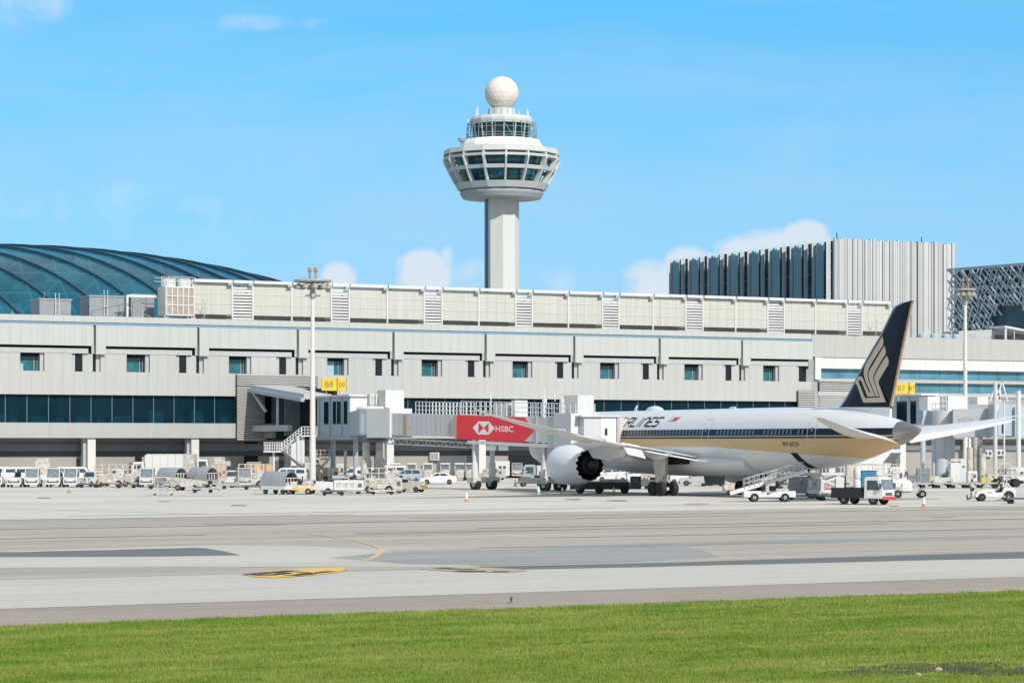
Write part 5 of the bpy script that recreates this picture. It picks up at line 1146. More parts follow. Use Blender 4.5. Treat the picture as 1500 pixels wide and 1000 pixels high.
def car(px, py, rot, label, col, kind='sedan', name=None, cat='car', L=4.5, hw_=.88, group=None, wh=.33):
    o = V(name or 'parked_car', label, cat, px, py, rot, group); k = L/4.5
    if kind == 'sedan': low = [(-2.2, .38), (-2.25, .62), (-2.15, .98), (-1.5, 1.04), (.85, .98), (1.75, .82), (2.18, .66), (2.25, .45), (2.15, .26), (-2.1, .26)]; top = [(-1.72, 1.0), (-.95, 1.40), (-.2, 1.46), (.35, 1.38), (1.12, .96)]; sw = [[(-1.35, 1.04), (-.85, 1.33), (-.25, 1.38), (-.25, 1.03)], [(-.18, 1.03), (-.18, 1.38), (.25, 1.32), (.85, .99)]]; fw, rw = ((1.12, .96), (.35, 1.38)), ((-.95, 1.40), (-1.72, 1.0)); ax = (-1.35, 1.38)
    elif kind == 'suv': low = [(-2.2, .42), (-2.25, .8), (-2.2, 1.1), (.9, 1.06), (2.0, .95), (2.2, .7), (2.2, .4), (-2.15, .32)]; top = [(-2.18, 1.09), (-2.0, 1.62), (-1.5, 1.72), (.1, 1.70), (1.0, 1.05)]; sw = [[(-2.0, 1.15), (-1.85, 1.55), (-1.0, 1.6), (-1.0, 1.14)], [(-.9, 1.14), (-.9, 1.6), (-.1, 1.6), (-.1, 1.12)], [(0, 1.12), (0, 1.58), (.12, 1.58), (.75, 1.1)]]; fw, rw = ((1.0, 1.05), (.1, 1.70)), ((-2.0, 1.62), (-2.18, 1.12)); ax = (-1.4, 1.4)
    elif kind == 'van': low = [(-2.25, .4), (-2.28, 1.1), (1.6, 1.08), (2.15, .9), (2.25, .5), (2.2, .3), (-2.2, .3)]; top = [(-2.28, 1.1), (-2.22, 1.9), (-2.1, 1.98), (.6, 1.98), (1.0, 1.9), (1.72, 1.06)]; sw = [[(-2.0, 1.3), (-2.0, 1.72), (-1.0, 1.74), (-1.0, 1.3)], [(-.85, 1.3), (-.85, 1.74), (.1, 1.74), (.1, 1.28)], [(.25, 1.25), (.25, 1.74), (.85, 1.74), (1.35, 1.2)]]; fw, rw = ((1.72, 1.07), (1.0, 1.9)), ((-2.22, 1.85), (-2.28, 1.25)); ax = (-1.4, 1.45)
    else: low = [(-2.25, .45), (-2.28, .98), (-.5, .98), (.95, 1.0), (2.0, .92), (2.2, .7), (2.2, .42), (-2.2, .36)]; top = [(-.75, .98), (-.62, 1.72), (-.2, 1.80), (.4, 1.76), (1.15, 1.0)]; sw = [[(-.5, 1.12), (-.42, 1.62), (0, 1.66), (0, 1.1)], [(.1, 1.1), (.1, 1.66), (.35, 1.62), (.88, 1.06)]]; fw, rw = ((1.15, 1.0), (.4, 1.76)), ((-.62, 1.72), (-.75, 1.02)); ax = (-1.4, 1.4)
    P_ = lambda L_: [(a*k, b) for a, b in L_]
    hl = lambda z: hw_*(1-.04*max(0, .5-z)*2); ht = lambda z: hw_*(.95-.22*max(0, z-1.0))
    tprism(P_(low), hl).build('body', col, o, bevel=.05); tprism(P_(top), ht).build('cabin', col, o, bevel=.04)
    for q in sw:
        for s_ in (-1, 1): sidepanel(P_(q), ht, s_).build('side_window', vglass, o)
    (a, b) = P_(fw); f2 = lambda p, q, t_: (p[0]+(q[0]-p[0])*t_, p[1]+(q[1]-p[1])*t_)
    crosspanel(f2(a, b, .08), f2(a, b, .93), ht(a[1])*.9, ht(b[1])*.88).build('windscreen', wsg if kind != 'sedan' else vglass, o)
    (a, b) = P_(rw); crosspanel(f2(a, b, .1), f2(a, b, .85), ht(a[1])*.85, ht(b[1])*.85).build('rear_window', vglass, o)
    if kind == 'pickup':
        mb = MB().box(-2.2*k, -.8*k, -hw_*.8, hw_*.8, .982, .992); mb.build('load_bed', dgrey, o)
    lights(o, 2.16*k, hw_*.7, .72, lamp, 'headlight', .3, .14); lights(o, -2.27*k, hw_*.75, .8, redl, 'tail_light', .22, .2)
    MB().box(2.14*k, 2.24*k, -hw_*.5, hw_*.5, .45, .62).build('grille', dgrey, o); MB().box(2.1*k, 2.28*k, -hw_*.95, hw_*.95, .28, .43).build('bumper', dgrey if kind != 'sedan' else col, o)
    for s_ in (-1, 1): MB().box(.8*k, .98*k, s_*(hw_+.02), s_*(hw_+.17), 1.02, 1.16).build('mirror', col, o)
    for x in ax:
        for s_ in (-1, 1): wheel(o, x*k, s_*(hw_-.11), wh, .22)
    return o
def truck(px, py, rot, label, col, L=6.5, cargo='box', boxcol=None, hgt=2.2, boxh=2.6, hw=.98, name='truck', bump=None, group=None):
    o = V(name, label, 'truck', px, py, rot, group); f = L/2
    MB().box(-f, f-.2, -.42, .42, .5, .78).build('chassis', dgrey, o)
    cb = [(f, .5), (f+.02, 1.15), (f-.28, hgt-.12), (f-.5, hgt), (f-1.6, hgt), (f-1.7, hgt-.1), (f-1.7, .5)]
    h_ = lambda z: hw*(1 if z < 1.2 else .98-.05*(z-1.2)); tprism(cb, h_).build('cab', col, o, bevel=.06)
    crosspanel((f+.015, 1.22), (f-.24, hgt-.2), hw*.9, hw*.84, .02).build('windscreen', wsg, o)
    for s_ in (-1, 1):
        d_ = sidepanel([(f-1.5, .65), (f-1.5, hgt-.2), (f-.42, hgt-.2), (f-.18, 1.15), (f-.18, .65)], h_, s_, .01).build('door', col, o)
        sidepanel([(f-1.42, 1.2), (f-1.42, hgt-.28), (f-.5, hgt-.28), (f-.28, 1.2)], h_, s_, .02).build('door_window', vglass, d_)
        mb = MB().box(f-.15, f-.02, s_*(hw+.05), s_*(hw+.25), 1.3, 1.75); mb.bar((f-.2, s_*hw*.95, 1.7), (f-.1, s_*(hw+.15), 1.7), .04); mb.build('mirror', dgrey, o)
    MB().box(f+.0, f+.14, -hw, hw, .42, .68).build('bumper', bump or col, o, bevel=.03)
    MB().box(f+.021, f+.04, -hw*.55, hw*.55, .75, 1.0).build('grille', dgrey, o); lights(o, f+.03, hw*.75, .86, lamp, 'headlight', .3, .18)
    if cargo == 'box':
        bx_ = MB().box(-f, f-1.85, -hw*1.08, hw*1.08, .82, boxh).build('cargo_box', boxcol or col, o, bevel=.04); fr = MB()
        for i in range(5): x = -f+.3+(L-2.4)*i/4; 
        for s_ in (-1, 1):
            fr = MB()
            for i in range(6): x = -f+(L-1.85)*i/5; fr.box(x-.03, x+.03, s_*hw*1.08-.02, s_*hw*1.08+.02, .83, boxh-.02)
            fr.build('side_ribs', trim_grey, bx_)
    elif cargo == 'flat':
        MB().box(-f, f-1.85, -hw*1.05, hw*1.05, .85, 1.0).build('load_bed', boxcol or dgrey, o)
        fr = MB()
        for s_ in (-1, 1): fr.box(-f, f-1.9, s_*hw*1.05-.03, s_*hw*1.05+.03, .55, 1.35)
        fr.build('side_board', boxcol or dgrey, o)
    for x in (f-.9, -f+1.1, ):
        for s_ in (-1, 1): wheel(o, x, s_*(hw-.14), .42, .26)
    return o
def canopycart(px, py, rot, label, skirt=None, open_=True, L=2.9):
    o = V('covered_baggage_cart', label, 'baggage cart', px, py, rot, 'baggage carts with arched metal covers'); f = L/2; n = 14; r = .96; zb = .84
    MB().box(-f, f, -r, r, .45, zb-.02).build('deck', skirt or galv, o, bevel=.03)
    outr = [(r*math.cos(math.pi*i/n), zb+.45+ (r*1.0)*math.sin(math.pi*i/n)) for i in range(n+1)]; pts = [(r, zb)]+outr+[(-r, zb)]
    inn = [(a*.95, zb+(c-zb)*.955) for a, c in pts]; poly = pts+inn[::-1]
    mb = MB(); nn = len(pts)
    for i in range(nn-1):
        a, c = pts[i], pts[i+1]; a2, c2 = inn[i], inn[i+1]
        mb.add([(-f, a[0], a[1]), (f, a[0], a[1]), (f, c[0], c[1]), (-f, c[0], c[1]), (-f, a2[0], a2[1]), (f, a2[0], a2[1]), (f, c2[0], c2[1]), (-f, c2[0], c2[1])], [(0, 1, 2, 3), (7, 6, 5, 4), (1, 5, 6, 2), (0, 3, 7, 4)])
    mb.build('arched_cover', M('cover_aluminium', (.46, .475, .49), .38, .55, var=.2, streak=True), o, True)
    MB().prism([(a*.94, zb+(c-zb)*.95) for a, c in pts], -f+.03, -f+.06, 'x').build('end_panel', galv, o)
    fr = MB()
    for y in (-.45, .0, .45): fr.bar((f-.12, y, zb), (f-.12, y, zb+.75), .07)
    fr.bar((f-.12, -.85, zb+.75), (f-.12, .85, zb+.75), .07); fr.build('end_gate', white, o)
    for x in (-f*.7, f*.7):
        for s_ in (-1, 1): wheel(o, x, s_*.74, .27, .16)
    mb = MB().bar((f, 0, .4), (f+.9, 0, .35), .08); mb.build('tow_bar', dgrey, o)
    return o
def beltloader(px, py, rot, label, L=6.0, rise=.16, body=white, wb=2.6, z0=.85, rails=False, skirt=None, bl=None, wr=.36, rimw=True):
    o = V('belt_loader', label, 'belt loader', px, py, rot, 'belt loaders on the apron'); bl = bl or wb+1.5
    MB().box(-bl/2, bl/2, -.85, .85, .38, .92).build('body', body, o, bevel=.07)
    if skirt: MB().box(-bl/2+.1, bl/2-.05, -.87, -.853, .38, .62).build('skirt', skirt, o)
    h = L/2; zA, zB = z0+.1, z0+.1+L*rise*2
    mb = MB()
    for s_ in (-1, 1): mb.bar((-h, s_*.52, zA), (h, s_*.52, zB), .13, .34)
    mb.build('boom', body, o)
    mb = MB().bar((-h-.1, 0, zA+.12), (h+.1, 0, zB+.12), .95, .08); mb.build('belt', black, o)
    for (x, z) in ((-h, zA), (h, zB)): MB().rod((x, -.5, z), (x, .5, z), .2, .2, 14).build('end_roller', black, o, True)
    mb = MB().bar((h*.1, -.4, .9), (h*.55, -.4, zA+(zB-zA)*.76), .14).bar((h*.1, .4, .9), (h*.55, .4, zA+(zB-zA)*.76), .14).bar((-h*.35, 0, .9), (-h*.35, 0, zA+(zB-zA)*.32), .3); mb.build('lift_arm', M('arm_dark_steel', (.16, .18, .19), .5), o)
    MB().box(bl*.0, bl*.12, -.8, -.25, .923, 1.35).box(bl*.12, bl*.16, -.8, -.25, 1.2, 1.75).build('seat', blackp, o, bevel=.04); mb = MB().rod((bl*-.14, -.5, .92), (bl*-.09, -.5, 1.4), .03).lathe([(.17, 0), (.2, .02), (.17, .04)], 12, (bl*-.09, -.5, 1.4)); mb.build('steering_wheel', blackp, o)
    if rails:
        mb = MB(); nk = 12
        for s_ in (-.62, .62):
            if s_ > 0 or True:
                for k in range(nk+1): x = -h*.62+h*1.5*k/nk; z = zA+(zB-zA)*(x+h)/(2*h); mb.bar((x, s_, z), (x, s_, z+.85), .05)
                for e_ in (.45, .85):
                    xa, xb = -h*.62, h*.88; mb.bar((xa, s_, zA+(zB-zA)*(xa+h)/(2*h)+e_), (xb, s_, zA+(zB-zA)*(xb+h)/(2*h)+e_), .05)
        mb.build('side_rails', galv, o)
    for x in (-wb/2, wb/2):
        for s_ in (-1, 1): wheel(o, x, s_*.78, wr, .24, True, white if rimw else None)
    return o
def scissor(px, py, rot, label, L=4.5, top=2.6, col=whitew, red=False, hw=1.2):
    o = V('cargo_loader', label, 'cargo loader', px, py, rot, 'scissor lift cargo loaders'); f = L/2
    MB().box(-f, f, -hw, hw, .45, .95).build('chassis', col, o, bevel=.04)
    MB().box(-f, f, -hw, hw, top-.25, top).build('platform', col, o, bevel=.03)
    for s_ in (-1, 1):
        mb = MB().bar((-f*.8, s_*hw*.85, 1.0), (f*.8, s_*hw*.85, top-.3), .22).bar((f*.8, s_*hw*.8, 1.0), (-f*.8, s_*hw*.8, top-.3), .22); mb.build('scissor_arms', col, o)
    for s_ in (-1, 1):
        mb = MB()
        for k in range(5): x = -f+L*k/4; mb.bar((x, s_*hw*.95, top), (x, s_*hw*.95, top+1.0), .07)
        for e_ in (.5, 1.0): mb.bar((-f, s_*hw*.95, top+e_), (f, s_*hw*.95, top+e_), .06)
        mb.build('guard_rail', col, o)
    MB().box(f-.8, f-.05, -hw-.04, -hw*.3, .953, 1.9).build('control_cabinet', col, o, bevel=.03)
    MB().box(-f*.7, -f*.1, -hw-.05, -hw-.002, .6, 1.3).build('engine_cover', beige if not red else white, o)
    if red: MB().box(-f*.9, f*.5, -hw-.03, -hw-.002, .80, .92).build('red_stripe', redp, o)
    for x in (-f*.68, f*.68):
        for s_ in (-1, 1): wheel(o, x, s_*(hw-.1), .40, .28, True, cream)
    return o
def uld(px, py, rot, label, col, L=2.0, w=1.5, h=1.6, z0=.5, door=None, dolly_=True, pat=None):
    o = V('cargo_container', label, 'container', px, py, rot, 'air cargo containers'); f = L/2
    MB().prism([(-f, z0+.0+.0), (f*.72, z0), (f, z0+.42), (f, z0+h), (-f, z0+h)], -w/2, w/2).build('shell', col, o, bevel=.02)
    fr = MB()
    for x in (-f+.03, -f*.3, f*.36, f-.05): fr.box(x-.035, x+.035, -w/2-.02, -w/2-.002, z0+.42, z0+h)
    for z in (z0+.45, z0+h-.04): fr.box(-f, f, -w/2-.022, -w/2-.003, z-.04, z+.04)
    fr.build('edge_rails', galv, o)
    d_ = MB().box(-f*.26, f*.30, -w/2-.015, -w/2-.002, z0+.52, z0+h-.1).build('curtain_door', door or col, o); MB().box(0, .1, -w/2-.05, -w/2-.017, z0+.8, z0+1.0).build('latch', dgrey, d_)
    if pat:
        for i in range(4): MB().box(-f*.9+i*.42, -f*.9+i*.42+.2, -w/2-.03, -w/2-.024, z0+.55+(i % 2)*.3, z0+.95+(i % 2)*.3).build('red_marking', redp, o)
    return o
def dolly(px, py, rot, label, L=3.3, w=1.7, z=.52, col=galv, grp='low pallet dollies'):
    o = V('pallet_dolly', label, 'dolly', px, py, rot, grp); f = L/2
    fr = MB()
    for s_ in (-1, 1): fr.box(-f, f, s_*w/2-.05, s_*w/2+.05, z-.14, z)
    for x in (-f, f-.1): fr.box(x, x+.1, -w/2+.05, w/2-.05, z-.14, z-.002)
    fr.build('frame', col, o)
    ro = MB()
    for k in range(int(L/.3)): ro.rod((-f+.2+k*.3, -w/2+.06, z-.05), (-f+.2+k*.3, w/2-.06, z-.05), .05, .05, 6)
    ro.build('rollers', steel, o)
    st_ = MB()
    for x in (-f+.1, f-.1):
        for s_ in (-1, 1): st_.box(x-.05, x+.05, s_*w/2-.06, s_*w/2+.06, z+.002, z+.16)
    st_.build('stops', whitew, o)
    for x in (-f*.68, f*.68):
        for s_ in (-1, 1): wheel(o, x, s_*w*.38, .19, .14, False)
    MB().bar((f, 0, z-.1), (f+.7, 0, .3), .07).build('tow_bar', dgrey, o)
    return o
def gpu(px, py, rot, label, L=2.6, h=1.7, w=1.5, col=whitew, name='ground_power_unit', cat='power unit', vents=3, panels=True):
    o = V(name, label, cat, px, py, rot, 'box shaped ground power units'); f = L/2
    MB().box(-f, f, -w/2, w/2, .38, h).build('housing', col, o, bevel=.06)
    MB().box(-f-.05, f+.05, -w/2-.03, w/2+.03, .26, .377).build('base_frame', grey, o)
    for i in range(vents):
        x = -f+.25+i*(L-.5)/max(1, vents-.2); v_ = MB().box(x, x+.5, -w/2-.012, -w/2-.002, .62, h-.25).build('panel', cream, o); mb = MB()
        for k in range(6): mb.box(x+.06, x+.44, -w/2-.03, -w/2-.014, .7+k*.12, .76+k*.12)
        if panels: mb.build('louvres', trim_grey, v_)
    MB().box(f-.5, f-.15, -w/2-.04, -w/2-.003, h*.5, h*.75).build('control_panel', dgrey, o)
    for x in (-f*.65, f*.65):
        for s_ in (-1, 1): wheel(o, x, s_*(w/2-.1), .24, .16, False)
    MB().bar((f, 0, .32), (f+.8, 0, .28), .07).build('tow_bar', dgrey, o)
    return o
def cone(px, py, label, h=.75, mat=orange, band=True):
    x, y = G(px, py); o = empty('traffic_cone', (x, y, 0), 0, label, 'traffic cone', 'traffic cones on the apron')
    MB().box(-.2, .2, -.2, .2, 0, .05).build('base', mat, o); MB().lathe([(.16, .05), (.04, h)], 14).build('cone', mat, o, True)
    if band: MB().lathe([(.137, h*.36), (.045, h*1.01), (.01, h*1.012)], 14, cap=False).build('reflective_band', M('band_white', (.85, .85, .83), .5), o, True)
def bollard(px, py, label, h=.9):
    x, y = G(px, py); o = empty('marker_post', (x, y, 0), 0, label, 'marker post', 'dark marker posts on the apron')
    MB().lathe([(.22, 0), (.22, .08), (.12, .12), (.07, h), (.03, h+.03)], 12).build('post', dgrey, o, True); MB().lathe([(.10, h*.6), (.095, h*.8)], 12, cap=False).build('band', grey, o)
# ---- left row, facing the camera
tractor(49, 713, -88, 'white cab tractor third from the left edge, parked in front of a long white van')
tractor(81, 713, -91, 'white cab tractor between the long white van and the one beside the terminal column')
tractor(106, 713, -90, 'white cab tractor parked closest to the leftmost terminal column')
tractor(217, 713, -90, 'white cab tractor standing alone beside the arched baggage carts and work platform')
tractor(24, 713, -90, 'low white tractor without a cab, second from the left edge', False, group=None)
tractor(-5, 713, -86, 'white low tractor cut off by the left edge of the picture', False, group=None)
car(38, 706.5, 2, 'long white van with a band of side windows behind the leftmost cab tractors', white, 'van', 'parked_van', 'van', 5.4, .95, wh=.34)
car(113, 706, 4, 'white van half hidden behind the cab tractor next to the leftmost column', white, 'van', 'parked_van', 'van', 5.0, .95)
car(137, 712, 62, 'white pickup truck seen from behind, just right of the leftmost column', white, 'pickup', 'pickup_truck', 'pickup', 5.0, .9)
car(175, 708, 80, 'white pickup truck seen from behind, between two cluttered loaders', white, 'pickup', 'pickup_truck', 'pickup', 5.0, .92)
scissor(160, 713, 5, 'cream scissor loader in front of the two white pickup trucks', 3.2, 1.55, cream, hw=.8)
scissor(193, 712.5, 10, 'small cream scissor loader beside the lone cab tractor', 2.2, 1.5, whitew, hw=.8)
gpu(202, 704, 15, 'dark engine generator behind the small cream scissor loader', 2.2, 2.4, 1.3, dgrey)
o = truck(262, 704.5, 2, 'white lorry with a beige box body behind the arched baggage carts', white, 8.2, 'box', cream, 2.9, 3.6)
o = truck(232, 705.5, 178, 'white lorry with a smooth white box body, left of the beige boxed lorry', white, 6.8, 'box', white, 2.6, 3.5)
canopycart(252, 714, -36, 'arched metal baggage cart nearest the white work platform')
canopycart(297, 713, -34, 'dark shiny arched baggage cart in front of the beige boxed lorry')
beltloader(276, 718, 170, 'yellow trimmed belt loader in front of the arched baggage carts', 4.6, .05, whitew, 1.8, .75, skirt=yelp, wr=.3)
dolly(297, 721.5, 4, 'small low dolly standing in front of the yellow trimmed belt loader', 2.3, 1.2, .5)
o = V('work_platform', 'white tubular maintenance platform on castors, left of the yellow trimmed belt loader', 'work platform', 239, 725, 4)
mb = MB()
for x in (-.8, .8):
    for y in (-.5, .5): mb.bar((x, y, .12), (x*.95, y, 1.75), .07)
for z in (.2, .95, 1.7):
    for y in (-.5, .5): mb.bar((-.8, y, z), (.8, y, z), .06)
    for x in (-.8, .8): mb.bar((x, -.5, z), (x, .5, z), .06)
mb.bar((-.8, -.5, .2), (.8, -.5, 1.7), .06); mb.build('tube_frame', whitew, o); MB().box(-.75, .75, -.47, .47, 1.72, 1.78).build('deck', galv, o); MB().box(.1, .45, -.45, .3, .3, .8).build('step', grey, o)
for x in (-.8, .8):
    for y in (-.5, .5): wheel(o, x, y, .1, .06, False, name='castor')
uld(321, 711.5, 4, 'beige container with red markings between the dark arched cart and a white pickup', beige, 1.7, 1.5, 2.0, .6, pat=True)
car(343, 711, 86, 'white pickup truck seen from behind, beside the beige container with red markings', white, 'pickup', 'pickup_truck', 'pickup', 5.0, .92)
dolly(322, 714, 0, 'low dolly under the beige container with red markings', 4.0, 1.7, .5)
scissor(368, 713, 8, 'cream scissor loader between the white pickup and the yellow container', 2.8, 1.6, cream, hw=.9)
uld(386, 710, 6, 'yellow and red cargo container beside the front arched baggage cart', M('container_ochre', (.62, .40, .12), .5, var=.2), 2.1, 1.6, 2.05, .45, M('curtain_brown', (.33, .22, .12), .7), pat=True)
car(424, 708, 172, 'white van behind the front arched baggage cart, under the stair', white, 'van', 'parked_van', 'van', 4.6)
# ---- front group
canopycart(409, 723.5, -36, 'nearest arched metal baggage cart, on a pale deck left of the floodlight mast', white, L=3.2)
beltloader(437, 723.5, 4, 'short belt loader with yellow skirt, left of the floodlight mast base', 3.0, .03, whitew, 1.9, .9, skirt=yelp, wr=.3, bl=2.9)
beltloader(469, 723, 176, 'short white belt loader just right of the floodlight mast base', 2.9, .03, white, 1.8, .9, wr=.3, bl=2.8)
gpu(511, 723, 2, 'large white ribbed equipment box on small wheels in front of the blue grey link', 2.9, 1.35, 1.7, white, vents=4, panels=False)
beltloader(512, 716, 3, 'grey belt loader with a dark belt behind the white ribbed equipment box', 3.8, .01, grey, 2.0, 1.2, wr=.32)
scissor(470, 706, 0, 'beige cluttered loader behind the floodlight mast', 2.2, 3.1, beige, hw=.9)
car(522, 706, 182, 'white van parked behind the grey belt loader', white, 'van', 'parked_van', 'van', 4.4)
car(548, 709, 3, 'white minibus with a small side window below the white support columns', white, 'van', 'parked_van', 'van', 4.6)
scissor(555, 722, 4, 'cream scissor loader between the white ribbed box and a row of white power units', 2.9, 1.5, cream, hw=.9)
gpu(578, 722, 2, 'cream ground power unit with vertical panels left of the striped tractor', 1.5, 1.55, 1.4, cream, vents=2)
o = tractor(600, 720.5, -20, 'white tractor with yellow and black warning stripes on its corner', False, cream, None)
mb = MB(); mb2 = MB()
for i in range(6): (mb if i % 2 else mb2).prism([(1.625, .3), (1.640, .3), (1.640, .62), (1.625, .62)], -.78+i*.26, -.53+i*.26)
mb.build('black_stripes', blackp, o); mb2.build('yellow_stripes', yelp, o)
MB().box(-1.2, 1.2, -.815, -.802, .5, .9).build('side_panel', beige, o)
car(593, 706.5, 180, 'blue grey sport utility car behind the striped tractor', M('car_blue_grey', (.36, .43, .49), .35, var=.05), 'suv', 'parked_car', 'car', 4.5)
car(642, 709, 181, 'white sedan parked side on below the jet bridge truss', M('car_white', (.82, .83, .84), .25, var=.03), 'sedan')
for px, lab in ((579, 'cream tow tractor by the wall, nearest the white terminal column'), (603, 'cream tow tractor by the wall, second from the white terminal column'), (627, 'cream tow tractor by the wall, below the wall air vent'), (652, 'cream tow tractor by the wall, behind the rear of the white sedan'), (673, 'cream tow tractor by the wall, beside the bridge drive wheel'), (689, 'cream tow tractor by the wall, right of the bridge lifting leg')):
    hooded(px, 703, -90, lab)
gpu(724, 702.5, -18, 'cream tow unit with a small cab window in front of the white box trailer', 2.9, 1.5, 1.6, cream)
o = V('box_trailer', 'tall plain white box trailer with two small windows in the dark bay', 'trailer', 735, 700, -3)
MB().box(-1.1, 1.1, -.9, 1.4, .35, 2.45).build('body', white, o, bevel=.03)
for x in (-.35, .25): MB().box(x, x+.4, -.93, -.903, 1.4, 1.75).build('window', vglass, o)
for x in (-.7, .7): wheel(o, x, -.75, .3, .2)
tractor(757, 699.5, -88, 'white cab tractor with a dark windscreen deep in the dark bay', True, cream, None)
truck(789, 707, 182, 'grey lorry with a white cabinet behind the front bridge leg', M('lorry_blue_grey', (.30, .36, .40), .5), 4.2, 'box', whitew, 2.3, 2.2)
# ---- below the aircraft
o = V('pallet_transporter', 'long black pallet transporter with a grey deck in front of the engine shadow', 'transporter', 884, 722.5, -3)
MB().box(-3.3, 2.6, -1.2, 1.2, .42, 1.15).build('body', blackp, o, bevel=.05); MB().box(-.4, 2.4, -1.15, 1.15, 1.153, 1.42).build('deck', galv, o)
mb = MB()
for k in range(16): mb.rod((-3.1+k*.17, -1.1, 1.2), (-3.1+k*.17, 1.1, 1.2), .06, .06, 6)
mb.build('rollers', steel, o)
MB().box(2.65, 3.7, -1.1, .2, .45, 1.7).build('drive_cab', dgrey, o, bevel=.05); MB().box(2.9, 3.5, -1.13, -1.103, 1.1, 1.55).build('cab_window', vglass, o)
mb = MB().bar((2.3, -1.0, 1.42), (2.3, -1.0, 2.1), .07).bar((2.3, .9, 1.42), (2.3, .9, 2.1), .07).bar((2.3, -1, 2.1), (2.3, .9, 2.1), .06); mb.build('hand_rail', white, o)
for x in (-2.3, -.4, 2.1):
    for s_ in (-1, 1): wheel(o, x, s_*1.05, .42, .3, False)
car(898, 705, 180, 'white van seen below the wing behind the black pallet transporter', white, 'van', 'parked_van', 'van', 4.6)
car(927, 706, 182, 'white hatchback parked below the wing, left of the main wheels', white, 'suv', 'parked_car', 'car', 4.4)
dolly(935, 716, 0, 'dark low dolly left of the main wheels', 2.6, 1.6, .6, dgrey)
scissor(957, 708, 0, 'cream loader behind the main landing gear', 3.0, 1.2, cream, hw=.9)
tractor(998, 708, 185, 'white open tractor right of the main wheels, under the belly', False, white, None)
car(1023, 711, 178, 'silver pickup truck parked beyond the aircraft belly', M('car_silver', (.52, .54, .55), .35, .3), 'pickup', 'pickup_truck', 'pickup', 4.6)
tractor(1049, 710.5, 190, 'white open tractor between the silver pickup and the white crates', False, whitew, None)
dolly(1043, 712, 0, 'low dolly with pale deck in front of the silver pickup', 3.0, 1.5, .5)
o = V('crate', 'pale grey crate with a lid left of the long belt loader', 'crate', 1071, 719, 3); MB().box(-.85, .85, -.6, .6, .1, 1.15).build('body', whitew, o, bevel=.03); MB().box(-.9, .9, -.65, .65, 1.153, 1.3).build('lid', cream, o, bevel=.03); MB().box(-.8, .8, -.5, .5, 0, .1).build('skid', dgrey, o)
bl = beltloader(1126, 734.5, 1, 'long white belt loader raised to the open hold at the aircraft rear', 6.6, .145, white, 2.6, .62, True, bl=4.4, wr=.37)
for ch in [c_ for c_ in bl.children if c_.name.split('.')[0] in ('boom', 'belt', 'end_roller', 'lift_arm', 'side_rails')]: ch.location.x = -.05
mb = MB(); mb.rod((-.15, -.858, .72), (-.15, -.875, .72), .13, .13, 14); mb.build('badge', dgrey, bl)
uld(1172, 729, 2, 'dull grey cargo container right behind the long belt loader', M('container_grey', (.36, .37, .37), .55, .2, var=.2), 1.9, 1.5, 1.5, .45)
uld(1193, 730, -8, 'white cargo container end with a square panel beside the grey one', white, 1.15, 1.4, 1.3, .45, cream)
dolly(1179, 731.5, 0, 'dark low dolly carrying the grey and white containers', 3.6, 1.7, .42, dgrey)
scissor(1207, 729, 2, 'white scissor loader with a red stripe and one big wheel at the aircraft rear', 3.4, 2.3, white, True, 1.0)
o = V('water_tank', 'white rounded tank on a dark stand behind the black bodied truck', 'tank', 1232, 722, 0)
MB().lathe([(.1, 1.6), (.55, 1.65), (.62, 1.9), (.62, 2.7), (.5, 2.95), (.1, 3.0)], 18).build('tank', white, o, True); mb = MB()
for a_ in (.4, 2.0, 3.5, 5.1): mb.bar((.5*math.cos(a_), .5*math.sin(a_), 0), (.5*math.cos(a_), .5*math.sin(a_), 1.7), .12)
mb.box(-.8, .8, -.6, .6, .9, 1.0); mb.build('stand', dgrey, o)
truck(1264, 738.5, -38, 'black bodied flatbed truck with white cab and red bumper at the aircraft rear', M('truck_white', (.74, .74, .71), .4, var=.08), 4.7, 'flat', blackp, 2.25, bump=redp, name='flatbed_truck')
o = V('blue_container', 'blue plastic container standing behind the white truck cab', 'container', 1271, 726, 5); MB().box(-.75, .75, -.6, .6, .8, 2.3).build('body', bluep, o, bevel=.1); MB().box(-.8, .8, -.65, .65, 2.303, 2.4).build('lid', M('lid_blue', (.015, .12, .26), .5), o); MB().box(-.7, .7, -.55, .55, 0, .797).build('stand', dgrey, o)
o = V('gas_bottle_rack', 'stacked white drums beside the blue container', 'drum', 1255.5, 728, 0)
for k in range(2): MB().lathe([(.3, 0), (.34, .08), (.34, .95), (.25, 1.1)], 16, (0, 0, .55+k*1.13)).build('drum', white, o, True)
MB().box(-.35, .35, -.35, .35, 0, .547).build('stand', galv, o)
o = V('air_start_unit', 'white hooded air start cart with two big white wheels right of the flatbed truck', 'start cart', 1331, 729, 0)
MB().loft([[(x, s_*.62*k, z) for s_, z in ((-1, .62), (-1.05, 1.2), (-.85, 1.66*h_), (.85, 1.66*h_), (1.05, 1.2), (1, .62))] for x, k, h_ in ((-1.5, 1, 1), (-.2, 1, 1), (.05, .98, .96), (.22, .92, .8))]).build('hood', white, o, True)
MB().box(-1.5, 1.5, -.5, .5, .42, .617).build('chassis', grey, o); MB().prism([(.9, .62), (1.25, .95), (1.45, .62)], -.62, .62).build('mudguard', grey, o); MB().prism([(-1.55, .62), (-1.25, .98), (-.8, .98), (-.55, .62)], -.66, .66).build('mudguard', grey, o); MB().box(1.503, 1.66, -.4, .4, .3, .62).build('tow_hitch', grey, o); MB().box(-.75, -.68, -.68, -.655, 1.0, 1.3).build('handle', dgrey, o)
for x in (-1.08, 1.15):
    for s_ in (-1, 1): wheel(o, x, s_*.6, .36, .22, True, white)
o = truck(1286, 713, 6, 'white catering truck with a raised sloping body behind the aircraft tail', white, 6.2, 'box', white, 2.3, 2.5, name='catering_truck')
